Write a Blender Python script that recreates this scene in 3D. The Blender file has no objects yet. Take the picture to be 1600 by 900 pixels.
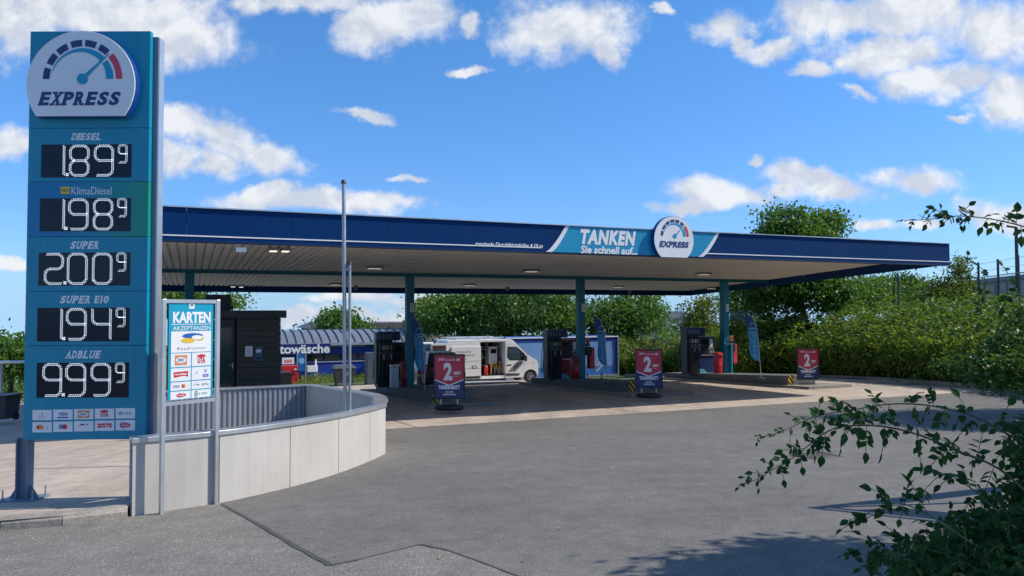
import bpy, math, random
import numpy as np
from mathutils import Vector as V, Matrix
random.seed(7); rng = np.random.default_rng(7)
S = bpy.context.scene
C = S.collection
rad = math.radians

# ------------------------------------------------------------------ camera
CAMZ = 1.5; F = 1180.0
TH = math.atan(40 / F); RO = -0.0032
fw = V((0, math.cos(TH), math.sin(TH))); up0 = V((0, -math.sin(TH), math.cos(TH))); rt0 = V((1, 0, 0))
rt = rt0 * math.cos(RO) + up0 * math.sin(RO); up = up0 * math.cos(RO) - rt0 * math.sin(RO)
cam_d = bpy.data.cameras.new('camera'); cam = bpy.data.objects.new('camera', cam_d); C.objects.link(cam)
cam_d.sensor_width = 36; cam_d.lens = 36 * F / 1600; cam_d.clip_start = 0.05; cam_d.clip_end = 3000
m = Matrix.Identity(4)
for r in range(3):
    m[r][0] = rt[r]; m[r][1] = up[r]; m[r][2] = -fw[r]
m[0][3], m[1][3], m[2][3] = 0, 0, CAMZ
cam.matrix_world = m
S.camera = cam

# ------------------------------------------------------------------ light
SUN_AZ = V((0.9995, 0.03, 0)).normalized(); SUN_EL = rad(42.8)
S.view_settings.view_transform = 'Standard'; S.view_settings.look = 'None'
S.view_settings.exposure = 0.0; S.view_settings.gamma = 1
sun_d = bpy.data.lights.new('sun', 'SUN'); sun = bpy.data.objects.new('sun', sun_d); C.objects.link(sun)
sun_d.energy = 5.0; sun_d.angle = rad(0.5); sun_d.color = (1.0, 0.91, 0.79)
sdir = SUN_AZ * math.cos(SUN_EL) + V((0, 0, math.sin(SUN_EL)))
sun.rotation_euler = sdir.to_track_quat('Z', 'Y').to_euler()

# ------------------------------------------------------------------ geometry of the place
UA = rad(23); U = V((math.cos(UA), math.sin(UA), 0)); N = V((-math.sin(UA), math.cos(UA), 0))
PROF = [(-60, 1.2), (-20, 0.9), (0, 0), (31, -1.674), (39.5, -2.47), (60, -3.35), (95, -4.3), (200, -9), (1500, -62)]
def zv(v):
    for (a, za), (b, zb) in zip(PROF, PROF[1:]):
        if v <= b: return za + (zb - za) * (v - a) / (b - a)
    return PROF[-1][1]
def gz(x, y): return zv(x * N.x + y * N.y)
def uv(u, v, z=None, dz=0.0):
    p = U * u + N * v
    p.z = (zv(v) if z is None else z) + dz
    return p
def ray(px, py): return rt * (px - 800) + up * (450 - py) + fw * F
def atY(px, py, Y):
    d = ray(px, py); k = Y / d.y
    return V((d.x * k, Y, CAMZ + d.z * k))
def atG(px, py, dz=0.0):
    d = ray(px, py); Y = 1.0
    while Y < 600:
        k = Y / d.y
        if CAMZ + d.z * k <= gz(d.x * k, Y) + dz: break
        Y *= 1.004
    lo, hi = Y / 1.004, Y
    for _ in range(20):
        Y = (lo + hi) / 2; k = Y / d.y
        if CAMZ + d.z * k <= gz(d.x * k, Y) + dz: hi = Y
        else: lo = Y
    return V((d.x * k, Y, gz(d.x * k, Y) + dz))
def atP(px, py, p0, n):
    d = ray(px, py); o = V((0, 0, CAMZ))
    return o + d * ((p0 - o).dot(n) / d.dot(n))

# ------------------------------------------------------------------ materials
def lin(r, g, b):
    f = lambda c: (c / 255 / 12.92) if c <= 10 else ((c / 255 + 0.055) / 1.055) ** 2.4
    return (f(r), f(g), f(b))
MATS = {}
def nmat(name):
    m = bpy.data.materials.new(name); m.use_nodes = True
    nt = m.node_tree; b = nt.nodes['Principled BSDF']
    return m, nt, b
def N_(nt, t, **k):
    n = nt.nodes.new(t)
    for a, v in k.items():
        if a.startswith('i_'):
            n.inputs[a[2:].replace('_', ' ')].default_value = v
        else: setattr(n, a, v)
    return n
def pbr(name, col, rough=0.5, metal=0.0, var=0.12, scale=3.0, bump=0.0, bscale=60.0, coat=0.0, emit=None, es=0.0, spec=None, streak=0.0):
    """paint, plastic, metal: base colour with soft uneven wear"""
    if name in MATS: return MATS[name]
    m, nt, b = nmat(name)
    L = nt.links.new
    tc = N_(nt, 'ShaderNodeTexCoord')
    no = N_(nt, 'ShaderNodeTexNoise', i_Scale=scale, i_Detail=6.0, i_Roughness=0.6)
    L(tc.outputs['Object'], no.inputs['Vector'])
    ramp = N_(nt, 'ShaderNodeMapRange', i_From_Min=0.3, i_From_Max=0.7, i_To_Min=1 - var, i_To_Max=1 + var * 0.6)
    L(no.outputs['Fac'], ramp.inputs['Value'])
    mx = N_(nt, 'ShaderNodeVectorMath', operation='SCALE'); mx.inputs[0].default_value = col
    fac = ramp.outputs['Result']
    if streak:   # rain streaks and dust
        mp = N_(nt, 'ShaderNodeMapping'); mp.inputs['Scale'].default_value = (9, 9, .7); L(tc.outputs['Object'], mp.inputs['Vector'])
        n3 = N_(nt, 'ShaderNodeTexNoise', i_Scale=1.6, i_Detail=6.0, i_Roughness=0.7); L(mp.outputs[0], n3.inputs['Vector'])
        r3 = N_(nt, 'ShaderNodeMapRange', i_From_Min=0.3, i_From_Max=0.62, i_To_Min=1 - streak, i_To_Max=1.03); L(n3.outputs['Fac'], r3.inputs['Value'])
        mm = N_(nt, 'ShaderNodeMath', operation='MULTIPLY'); L(fac, mm.inputs[0]); L(r3.outputs['Result'], mm.inputs[1]); fac = mm.outputs[0]
    L(fac, mx.inputs['Scale']); L(mx.outputs[0], b.inputs['Base Color'])
    r2 = N_(nt, 'ShaderNodeMapRange', i_To_Min=max(0.02, rough - 0.08), i_To_Max=min(1, rough + 0.1))
    L(no.outputs['Fac'], r2.inputs['Value']); L(r2.outputs['Result'], b.inputs['Roughness'])
    b.inputs['Metallic'].default_value = metal
    if spec is not None: b.inputs['Specular IOR Level'].default_value = spec
    if coat: b.inputs['Coat Weight'].default_value = coat; b.inputs['Coat Roughness'].default_value = 0.1
    if bump:
        n2 = N_(nt, 'ShaderNodeTexNoise', i_Scale=bscale, i_Detail=4.0); L(tc.outputs['Object'], n2.inputs['Vector'])
        bp = N_(nt, 'ShaderNodeBump', i_Strength=bump, i_Distance=0.01); L(n2.outputs['Fac'], bp.inputs['Height']); L(bp.outputs['Normal'], b.inputs['Normal'])
    if emit: b.inputs['Emission Color'].default_value = (*emit, 1); b.inputs['Emission Strength'].default_value = es
    MATS[name] = m
    return m
def glass(name, col=(0.02, 0.03, 0.035), rough=0.05):
    if name in MATS: return MATS[name]
    m, nt, b = nmat(name)
    tc = N_(nt, 'ShaderNodeTexCoord'); no = N_(nt, 'ShaderNodeTexNoise', i_Scale=2.0)
    nt.links.new(tc.outputs['Object'], no.inputs['Vector'])
    mr = N_(nt, 'ShaderNodeMapRange', i_To_Min=rough, i_To_Max=rough + 0.1); nt.links.new(no.outputs['Fac'], mr.inputs['Value'])
    nt.links.new(mr.outputs['Result'], b.inputs['Roughness'])
    b.inputs['Base Color'].default_value = (*col, 1); b.inputs['Specular IOR Level'].default_value = 0.9
    MATS[name] = m
    return m
def ground_mat(name, base, light, dark, grain, grain_amt, stain, bump=0.4, warm=None, streak=False, patchy=False):
    m, nt, b = nmat(name); L = nt.links.new
    geo = N_(nt, 'ShaderNodeNewGeometry')
    big = N_(nt, 'ShaderNodeTexNoise', i_Scale=0.35, i_Detail=5.0, i_Roughness=0.6); L(geo.outputs['Position'], big.inputs['Vector'])
    mid = N_(nt, 'ShaderNodeTexNoise', i_Scale=4.0, i_Detail=6.0, i_Roughness=0.7); L(geo.outputs['Position'], mid.inputs['Vector'])
    fine = N_(nt, 'ShaderNodeTexVoronoi', i_Scale=grain); L(geo.outputs['Position'], fine.inputs['Vector'])
    fn = N_(nt, 'ShaderNodeTexNoise', i_Scale=grain * 0.7, i_Detail=3.0, i_Roughness=0.8); L(geo.outputs['Position'], fn.inputs['Vector'])
    c1 = N_(nt, 'ShaderNodeMix', data_type='RGBA'); c1.inputs['A'].default_value = (*dark, 1); c1.inputs['B'].default_value = (*base, 1)
    r1 = N_(nt, 'ShaderNodeMapRange', i_From_Min=0.32, i_From_Max=0.62); L(big.outputs['Fac'], r1.inputs['Value'])
    s1 = N_(nt, 'ShaderNodeMath', operation='MULTIPLY_ADD'); s1.inputs[1].default_value = stain; s1.inputs[2].default_value = 1 - stain
    L(r1.outputs['Result'], s1.inputs[0]); L(s1.outputs[0], c1.inputs['Factor'])
    # grains
    sep = N_(nt, 'ShaderNodeSeparateColor'); L(fine.outputs['Color'], sep.inputs['Color'])
    r2 = N_(nt, 'ShaderNodeMapRange', i_From_Min=0.86, i_From_Max=1.0); L(sep.outputs['Red'], r2.inputs['Value'])
    g = N_(nt, 'ShaderNodeMath', operation='MULTIPLY'); g.inputs[1].default_value = grain_amt; L(r2.outputs['Result'], g.inputs[0])
    c2 = N_(nt, 'ShaderNodeMix', data_type='RGBA'); c2.inputs['B'].default_value = (*light, 1)
    L(c1.outputs['Result'], c2.inputs['A']); L(g.outputs[0], c2.inputs['Factor'])
    # value jitter
    a = N_(nt, 'ShaderNodeMath', operation='ADD'); L(mid.outputs['Fac'], a.inputs[0]); L(fn.outputs['Fac'], a.inputs[1])
    r3 = N_(nt, 'ShaderNodeMapRange', i_From_Min=0.6, i_From_Max=1.4, i_To_Min=0.62, i_To_Max=1.35); L(a.outputs[0], r3.inputs['Value'])
    sc = N_(nt, 'ShaderNodeVectorMath', operation='SCALE'); L(c2.outputs['Result'], sc.inputs[0]); L(r3.outputs['Result'], sc.inputs['Scale'])
    out = sc.outputs[0]
    if patchy:   # worn wheel paths, patched and darker areas, oil spots
        mp = N_(nt, 'ShaderNodeMapping'); mp.inputs['Rotation'].default_value = (0, 0, -UA + .25); mp.inputs['Scale'].default_value = (.10, .55, 1)
        L(geo.outputs['Position'], mp.inputs['Vector'])
        st = N_(nt, 'ShaderNodeTexNoise', i_Scale=1.0, i_Detail=6.0, i_Roughness=0.6, i_Distortion=.6); L(mp.outputs[0], st.inputs['Vector'])
        rs = N_(nt, 'ShaderNodeMapRange', i_From_Min=0.35, i_From_Max=0.65, i_To_Min=0.91, i_To_Max=1.07); L(st.outputs['Fac'], rs.inputs['Value'])
        sp_ = N_(nt, 'ShaderNodeTexNoise', i_Scale=2.2, i_Detail=2.0); L(geo.outputs['Position'], sp_.inputs['Vector'])
        ro_ = N_(nt, 'ShaderNodeMapRange', i_From_Min=0.70, i_From_Max=0.78, i_To_Min=1.0, i_To_Max=0.74); L(sp_.outputs['Fac'], ro_.inputs['Value'])
        mq = N_(nt, 'ShaderNodeMath', operation='MULTIPLY'); L(rs.outputs['Result'], mq.inputs[0]); L(ro_.outputs['Result'], mq.inputs[1])
        s2 = N_(nt, 'ShaderNodeVectorMath', operation='SCALE'); L(out, s2.inputs[0]); L(mq.outputs[0], s2.inputs['Scale']); out = s2.outputs[0]
    if streak:
        mp = N_(nt, 'ShaderNodeMapping'); mp.inputs['Rotation'].default_value = (0, 0, -UA); mp.inputs['Scale'].default_value = (1.4, 0.12, 1)
        L(geo.outputs['Position'], mp.inputs['Vector'])
        st = N_(nt, 'ShaderNodeTexNoise', i_Scale=1.0, i_Detail=5.0, i_Roughness=0.65); L(mp.outputs[0], st.inputs['Vector'])
        rs = N_(nt, 'ShaderNodeMapRange', i_From_Min=0.35, i_From_Max=0.6, i_To_Min=0.78, i_To_Max=1.05); L(st.outputs['Fac'], rs.inputs['Value'])
        s2 = N_(nt, 'ShaderNodeVectorMath', operation='SCALE'); L(out, s2.inputs[0]); L(rs.outputs['Result'], s2.inputs['Scale']); out = s2.outputs[0]
    L(out, b.inputs['Base Color'])
    b.inputs['Roughness'].default_value = 0.85; b.inputs['Specular IOR Level'].default_value = 0.35
    bp = N_(nt, 'ShaderNodeBump', i_Strength=bump, i_Distance=0.006); L(fine.outputs['Distance'], bp.inputs['Height']); L(bp.outputs['Normal'], b.inputs['Normal'])
    MATS[name] = m
    return m
def leaf_mat(name, c1, c2, c3, trans=0.35, var_scale=0.6):
    m, nt, b = nmat(name); L = nt.links.new
    geo = N_(nt, 'ShaderNodeNewGeometry')
    no = N_(nt, 'ShaderNodeTexNoise', i_Scale=var_scale, i_Detail=3.0); L(geo.outputs['Position'], no.inputs['Vector'])
    ad = N_(nt, 'ShaderNodeMath', operation='MULTIPLY_ADD'); ad.inputs[1].default_value = 0.55; L(geo.outputs['Random Per Island'], ad.inputs[0])
    m2 = N_(nt, 'ShaderNodeMapRange', i_From_Min=0.3, i_From_Max=0.7, i_To_Min=0.0, i_To_Max=0.45); L(no.outputs['Fac'], m2.inputs['Value']); L(m2.outputs['Result'], ad.inputs[2])
    cr = N_(nt, 'ShaderNodeValToRGB'); cr.color_ramp.elements[0].color = (*c1, 1); cr.color_ramp.elements[1].color = (*c3, 1)
    e = cr.color_ramp.elements.new(0.5); e.color = (*c2, 1)
    L(ad.outputs[0], cr.inputs['Fac']); L(cr.outputs['Color'], b.inputs['Base Color'])
    b.inputs['Roughness'].default_value = 0.5; b.inputs['Specular IOR Level'].default_value = 0.35
    tr = N_(nt, 'ShaderNodeBsdfTranslucent'); hs = N_(nt, 'ShaderNodeVectorMath', operation='MULTIPLY'); hs.inputs[1].default_value = (1.5, 1.5, 0.6)
    L(cr.outputs['Color'], hs.inputs[0]); L(hs.outputs[0], tr.inputs['Color'])
    mx = N_(nt, 'ShaderNodeMixShader'); mx.inputs[0].default_value = trans
    L(b.outputs[0], mx.inputs[1]); L(tr.outputs[0], mx.inputs[2]); L(mx.outputs[0], nt.nodes['Material Output'].inputs['Surface'])
    MATS[name] = m
    return m

# ------------------------------------------------------------------ mesh builder
class M:
    def __init__(s): s.v = []; s.f = []
    def add(s, vs, fs):
        o = len(s.v); s.v += [V(p) for p in vs]; s.f += [tuple(i + o for i in f) for f in fs]; return s
    def quad(s, a, b, c, d): return s.add([a, b, c, d], [(0, 1, 2, 3)])
    def ob(s, c, ax, ay, az):
        """box from centre and three half-axis vectors"""
        c = V(c); ax = V(ax); ay = V(ay); az = V(az); vs = []
        for k in (-1, 1):
            for i, j in ((-1, -1), (1, -1), (1, 1), (-1, 1)): vs.append(c + ax * i + ay * j + az * k)
        fs = [(3, 2, 1, 0), (4, 5, 6, 7), (0, 1, 5, 4), (1, 2, 6, 5), (2, 3, 7, 6), (3, 0, 4, 7)]
        if ax.cross(ay).dot(az) < 0: fs = [f[::-1] for f in fs]
        return s.add(vs, fs)
    def box(s, x0, x1, y0, y1, z0, z1):
        return s.ob(((x0 + x1) / 2, (y0 + y1) / 2, (z0 + z1) / 2), ((x1 - x0) / 2, 0, 0), (0, (y1 - y0) / 2, 0), (0, 0, (z1 - z0) / 2))
    def prism(s, pts, d):
        """closed polygon (3-D points, CCW seen from outside) pushed back by vector d"""
        n = len(pts); pts = [V(p) for p in pts]; d = V(d)
        s.add(pts + [p + d for p in pts], [tuple(range(n)), tuple(range(2 * n - 1, n - 1, -1))] + [(i, i + n, (i + 1) % n + n, (i + 1) % n) for i in range(n)])
        return s
    def tube(s, path, r, seg=8, cap=True):
        path = [V(p) for p in path]; n = len(path); rs = r if isinstance(r, (list, tuple)) else [r] * n
        o = len(s.v); ref = None
        for i, p in enumerate(path):
            t = (path[min(i + 1, n - 1)] - path[max(i - 1, 0)]).normalized()
            if ref is None: ref = t.orthogonal().normalized()
            ref = (ref - t * ref.dot(t)).normalized(); bi = t.cross(ref)
            for k in range(seg):
                a = 2 * math.pi * k / seg; s.v.append(p + (ref * math.cos(a) + bi * math.sin(a)) * rs[i])
        for i in range(n - 1):
            for k in range(seg):
                a = o + i * seg + k; b = o + i * seg + (k + 1) % seg; s.f.append((a, b, b + seg, a + seg))
        if cap: s.f.append(tuple(o + k for k in range(seg))[::-1]); s.f.append(tuple(o + (n - 1) * seg + k for k in range(seg)))
        return s
    def lathe(s, c, prof, seg=20, ax=V((0, 0, 1)), ref=None):
        """profile of (radius, height) turned about ax through c"""
        ax = V(ax).normalized(); ref = V(ref) if ref else ax.orthogonal().normalized(); bi = ax.cross(ref); o = len(s.v); c = V(c)
        for r, h in prof:
            for k in range(seg):
                a = 2 * math.pi * k / seg; s.v.append(c + ax * h + (ref * math.cos(a) + bi * math.sin(a)) * r)
        for i in range(len(prof) - 1):
            for k in range(seg):
                a = o + i * seg + k; b = o + i * seg + (k + 1) % seg; s.f.append((a, b, b + seg, a + seg))
        s.f.append(tuple(o + k for k in range(seg))[::-1]); s.f.append(tuple(o + (len(prof) - 1) * seg + k for k in range(seg)))
        return s

def rootmat(o):
    while o.parent: o = o.parent
    return Matrix.Translation(o.location) @ Matrix.Rotation(o.rotation_euler.z, 4, 'Z') @ Matrix.Diagonal((*o.scale, 1))
def part(name, b, mt, parent=None, world=True, smooth=False, bevel=0.0, kind=None, label=None, origin=None):
    me = bpy.data.meshes.new(name); vs = b.v
    if parent is not None and world:
        inv = rootmat(parent).inverted(); vs = [inv @ p for p in vs]
    if origin is not None: vs = [p - V(origin) for p in vs]
    me.from_pydata([tuple(p) for p in vs], [], b.f)
    me.materials.append(mt)
    if smooth:
        me.polygons.foreach_set('use_smooth', [True] * len(me.polygons))
        try: me.set_sharp_from_angle(angle=rad(40))
        except Exception: pass
    me.update()
    o = bpy.data.objects.new(name, me); C.objects.link(o)
    if origin is not None: o.location = origin
    if parent is not None: o.parent = parent
    if bevel:
        md = o.modifiers.new('bevel', 'BEVEL'); md.width = bevel; md.segments = 2; md.limit_method = 'ANGLE'
    if kind: o['kind'] = kind
    if label: o['label'] = label
    return o
def tag(o, label=None, cat=None, group=None, kind=None):
    if label: o['label'] = label
    if cat: o['category'] = cat
    if group: o['group'] = group
    if kind: o['kind'] = kind
    return o
def thing(name, label, cat, loc=(0, 0, 0), rz=0.0, group=None):
    o = bpy.data.objects.new(name, None); C.objects.link(o); o.location = loc; o.rotation_euler = (0, 0, rz)
    o.empty_display_size = 0.2
    return tag(o, label, cat, group)
def copy_tree(o, parent=None):
    c = o.copy(); C.objects.link(c)
    if parent: c.parent = parent
    for ch in [x for x in KIDS(o)]: copy_tree(ch, c)
    return c
def KIDS(o): return list(o.children)

# ------------------------------------------------------------------ flat lettering (built-in face), as real thin meshes
TX = {}
def text2d(s, bold=0.0, shear=0.0, space=1.0):
    k = (s, bold, shear, space)
    if k in TX: return TX[k]
    cu = bpy.data.curves.new('t', 'FONT'); cu.body = s; cu.offset = bold; cu.shear = shear; cu.space_character = space
    cu.resolution_u = 3; cu.fill_mode = 'FRONT'
    ob = bpy.data.objects.new('t', cu); C.objects.link(ob)
    dg = bpy.context.evaluated_depsgraph_get(); dg.update()
    me = bpy.data.meshes.new_from_object(ob.evaluated_get(dg))
    vs = [(p.co.x, p.co.y) for p in me.vertices]; fs = [tuple(p.vertices) for p in me.polygons]
    bpy.data.objects.remove(ob); bpy.data.curves.remove(cu); bpy.data.meshes.remove(me)
    x0 = min(p[0] for p in vs); x1 = max(p[0] for p in vs); y0 = min(p[1] for p in vs); y1 = max(p[1] for p in vs)
    vs = [((p[0] - x0) / (x1 - x0), (p[1] - y0) / (y1 - y0)) for p in vs]
    TX[k] = (vs, fs, (x1 - x0) / (y1 - y0)); return TX[k]
def put_text(b, s, fn, x0, x1, y0, y1, bold=0.02, shear=0.0, space=1.0):
    """fn(a, b) maps face coordinates to a 3-D point; text fills the box x0..x1, y0..y1"""
    vs, fs, _ = text2d(s, bold, shear, space)
    return b.add([fn(x0 + (x1 - x0) * p[0], y0 + (y1 - y0) * p[1]) for p in vs], fs)
# ------------------------------------------------------------------ sky
W = bpy.data.worlds.new('World'); S.world = W; W.use_nodes = True
nt = W.node_tree; nt.nodes.clear(); L = nt.links.new
SKY_STR = 0.1
sky = N_(nt, 'ShaderNodeTexSky', sky_type='NISHITA'); sky.sun_disc = False
sky.sun_elevation = SUN_EL; sky.sun_rotation = math.atan2(SUN_AZ.x, SUN_AZ.y)
sky.air_density = 1.0; sky.dust_density = 0.3; sky.ozone_density = 1.2; sky.altitude = 300
gain = N_(nt, 'ShaderNodeVectorMath', operation='MULTIPLY'); gain.inputs[1].default_value = (0.56, 0.98, 1.55)
L(sky.outputs[0], gain.inputs[0])
_t = N_(nt, 'ShaderNodeTexCoord'); _s = N_(nt, 'ShaderNodeSeparateXYZ'); _c = N_(nt, 'ShaderNodeCombineXYZ'); _m = N_(nt, 'ShaderNodeMath', operation='MAXIMUM'); _m.inputs[1].default_value = .035
L(_t.outputs['Generated'], _s.inputs[0]); L(_s.outputs['Z'], _m.inputs[0]); L(_s.outputs['X'], _c.inputs[0]); L(_s.outputs['Y'], _c.inputs[1]); L(_m.outputs[0], _c.inputs[2]); L(_c.outputs[0], sky.inputs[0])
tc = N_(nt, 'ShaderNodeTexCoord'); sp = N_(nt, 'ShaderNodeSeparateXYZ'); L(tc.outputs['Generated'], sp.inputs[0])
ge = N_(nt, 'ShaderNodeMapRange', i_From_Min=0.0, i_From_Max=0.38); L(sp.outputs['Z'], ge.inputs['Value'])
gm_ = N_(nt, 'ShaderNodeMix', data_type='RGBA'); gm_.inputs['A'].default_value = (0.66, 0.97, 1.62, 1); gm_.inputs['B'].default_value = (0.66, 1.30, 1.90, 1)
L(ge.outputs['Result'], gm_.inputs['Factor']); L(gm_.outputs['Result'], gain.inputs[1])
def Mt(op, a, b=None, c=None, clamp=False):
    n = N_(nt, 'ShaderNodeMath', operation=op); n.use_clamp = clamp
    for i, x in enumerate((a, b, c)):
        if x is None: continue
        if isinstance(x, (int, float)): n.inputs[i].default_value = x
        else: L(x, n.inputs[i])
    return n.outputs[0]
ysafe = Mt('MAXIMUM', sp.outputs['Y'], 0.02)
A = Mt('DIVIDE', sp.outputs['X'], ysafe); B = Mt('DIVIDE', sp.outputs['Z'], ysafe)
# uneven edges: warp the position with noise
cmb = N_(nt, 'ShaderNodeCombineXYZ'); L(A, cmb.inputs[0]); L(B, cmb.inputs[1])
wn = N_(nt, 'ShaderNodeTexNoise', i_Scale=9.0, i_Detail=8.0, i_Roughness=0.62); L(cmb.outputs[0], wn.inputs['Vector'])
ws = N_(nt, 'ShaderNodeSeparateColor'); L(wn.outputs['Color'], ws.inputs['Color'])
A2 = Mt('MULTIPLY_ADD', Mt('SUBTRACT', ws.outputs['Red'], 0.5), 0.11, A)
B2 = Mt('MULTIPLY_ADD', Mt('SUBTRACT', ws.outputs['Green'], 0.5), 0.065, B)
CL = [(120, 12, 250, 50, 0), (275, 55, 120, 45, 10), (215, 30, 150, 60, 0), (15, 40, 70, 55, 0), (455, 5, 130, 16, 0),
      (612, 30, 88, 42, -5), (560, 35, 45, 22, 0), (660, 18, 60, 30, 0), (732, 37, 24, 16, 0), (728, 103, 30, 9, -10),
      (885, 42, 110, 44, -8), (850, 60, 60, 25, 0), (955, 70, 35, 26, 20), (1040, 15, 15, 10, 0),
      (1120, 35, 60, 34, 0), (1150, 65, 40, 22, 30), (1210, 75, 60, 18, -10), (1300, 30, 110, 34, 0), (1420, 25, 130, 45, 0), (1540, 45, 110, 60, 0),
      (1400, 85, 100, 35, 0), (1480, 125, 110, 28, -5), (1570, 140, 60, 40, 10), (1270, 106, 38, 14, 0), (1340, 98, 40, 18, 0), (1575, 170, 34, 14, 0),
      (573, 180, 46, 11, 8), (350, 215, 85, 34, 24), (425, 245, 62, 26, 20), (290, 190, 55, 26, 12), (262, 248, 44, 32, 8), (330, 250, 60, 24, 10), (14, 225, 32, 28, 0),
      (500, 318, 160, 17, 3), (420, 302, 60, 15, 0), (590, 318, 70, 15, 4), (634, 284, 32, 7, 0),
      (1135, 305, 75, 22, 8), (1085, 322, 75, 14, 0), (1270, 280, 95, 20, 8), (1230, 296, 60, 16, 0), (1430, 280, 66, 27, 5), (1172, 255, 16, 7, 0),
      (1364, 356, 30, 11, 0), (1570, 335, 70, 24, 0), (1300, 300, 80, 18, 0), (1503, 180, 26, 7, 0), (1335, 140, 30, 10, 20),
      (600, 497, 90, 14, 0), (470, 490, 55, 14, 0), (560, 465, 60, 8, 0), (20, 410, 40, 9, 0), (700, 470, 120, 10, 0), (1440, 350, 50, 8, 0)]
best = None
for (cx, cy, rx, ry, an) in CL:
    d = ray(cx, cy); a0, b0 = d.x / d.y, d.z / d.y
    k = 1 / (F * math.cos(TH)); rx, ry = rx * k * 1.12, ry * k * 1.15
    ca, sa = math.cos(rad(-an)), math.sin(rad(-an))
    da = Mt('SUBTRACT', A2, a0); db = Mt('SUBTRACT', B2, b0)
    p = Mt('MULTIPLY_ADD', da, ca / rx, Mt('MULTIPLY', db, sa / rx)); q = Mt('MULTIPLY_ADD', da, -sa / ry, Mt('MULTIPLY', db, ca / ry))
    r2 = Mt('MULTIPLY_ADD', p, p, Mt('MULTIPLY', q, q))
    best = r2 if best is None else Mt('MINIMUM', best, r2)
mask = Mt('SUBTRACT', 1.0, Mt('SQRT', best))                # 1 in the heart of a cloud, 0 at its rim, below 0 outside
# general cloud cover for the rest of the sky (behind, beside and overhead)
zs = Mt('MAXIMUM', sp.outputs['Z'], 0.06)
c3 = N_(nt, 'ShaderNodeCombineXYZ'); L(Mt('DIVIDE', sp.outputs['X'], zs), c3.inputs[0]); L(Mt('DIVIDE', sp.outputs['Y'], zs), c3.inputs[1])
gn = N_(nt, 'ShaderNodeTexNoise', i_Scale=0.9, i_Detail=7.0, i_Roughness=0.55); L(c3.outputs[0], gn.inputs['Vector'])
gm = Mt('MULTIPLY', Mt('SUBTRACT', gn.outputs['Fac'], 0.56), 3.0)
infr = Mt('MULTIPLY', Mt('MULTIPLY', Mt('GREATER_THAN', sp.outputs['Y'], 0.05), Mt('LESS_THAN', Mt('ABSOLUTE', A), 0.75)), Mt('LESS_THAN', B, 0.5))
sel = N_(nt, 'ShaderNodeMix', data_type='FLOAT'); L(infr, sel.inputs[0]); L(gm, sel.inputs[2]); L(mask, sel.inputs[3])
fb = N_(nt, 'ShaderNodeTexNoise', i_Scale=26.0, i_Detail=8.0, i_Roughness=0.62); L(cmb.outputs[0], fb.inputs['Vector'])
fb2 = N_(nt, 'ShaderNodeTexNoise', i_Scale=9.0, i_Detail=4.0, i_Roughness=0.6, i_Distortion=0.3); L(cmb.outputs[0], fb2.inputs['Vector'])
nz = Mt('ADD', Mt('MULTIPLY', Mt('SUBTRACT', fb.outputs['Fac'], 0.5), 1.1), Mt('MULTIPLY', Mt('SUBTRACT', fb2.outputs['Fac'], 0.5), 1.3))
den = Mt('ADD', sel.outputs[0], nz)
alpha = N_(nt, 'ShaderNodeMapRange', interpolation_type='SMOOTHSTEP', i_From_Min=-0.16, i_From_Max=0.60, i_To_Min=0.0, i_To_Max=0.95); L(den, alpha.inputs['Value'])
# brighter puffs towards the sun side, greyer bases: the same noise looked up a little lower right
off = N_(nt, 'ShaderNodeVectorMath', operation='ADD'); off.inputs[1].default_value = (0.012, 0.018, 0); L(cmb.outputs[0], off.inputs[0])
fb3 = N_(nt, 'ShaderNodeTexNoise', i_Scale=9.0, i_Detail=6.0, i_Roughness=0.6, i_Distortion=0.3); L(off.outputs[0], fb3.inputs['Vector'])
lit = N_(nt, 'ShaderNodeMapRange', i_From_Min=-0.07, i_From_Max=0.08, i_To_Min=0.0, i_To_Max=1.0); L(Mt('SUBTRACT', fb2.outputs['Fac'], fb3.outputs['Fac']), lit.inputs['Value'])
cc = N_(nt, 'ShaderNodeMix', data_type='RGBA'); cc.inputs['A'].default_value = (6.3, 6.8, 7.8, 1); cc.inputs['B'].default_value = (8.9, 9.1, 9.4, 1); L(lit.outputs['Result'], cc.inputs['Factor'])
mxs = N_(nt, 'ShaderNodeMix', data_type='RGBA'); L(alpha.outputs['Result'], mxs.inputs['Factor']); L(gain.outputs[0], mxs.inputs['A']); L(cc.outputs['Result'], mxs.inputs['B'])
bg = N_(nt, 'ShaderNodeBackground'); bg.inputs['Strength'].default_value = SKY_STR; L(mxs.outputs['Result'], bg.inputs['Color'])
wo = N_(nt, 'ShaderNodeOutputWorld'); L(bg.outputs[0], wo.inputs['Surface'])

# ------------------------------------------------------------------ ground
MASPH = ground_mat('asphalt', (0.168, 0.161, 0.146), (0.35, 0.34, 0.31), (0.128, 0.122, 0.112), 90, 0.42, 0.8, patchy=True)
MASPHC = ground_mat('coarse_asphalt', (0.200, 0.188, 0.163), (0.46, 0.44, 0.40), (0.155, 0.146, 0.128), 80, 0.6, 0.5, bump=0.7, patchy=True)
MCONC = ground_mat('concrete_paving', (0.50, 0.42, 0.34), (0.56, 0.49, 0.41), (0.39, 0.33, 0.275), 60, 0.3, 0.7, bump=0.15, streak=True)
MKERB = ground_mat('kerb_concrete', (0.34, 0.31, 0.26), (0.45, 0.42, 0.37), (0.20, 0.18, 0.155), 50, 0.4, 0.8, bump=0.3)
MTAR = ground_mat('bitumen', (0.085, 0.083, 0.082), (0.13, 0.13, 0.12), (0.07, 0.07, 0.07), 60, 0.3, 0.5, bump=0.2)
MSOIL = ground_mat('soil', (0.09, 0.075, 0.05), (0.14, 0.12, 0.08), (0.06, 0.05, 0.035), 25, 0.5, 0.6)
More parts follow.
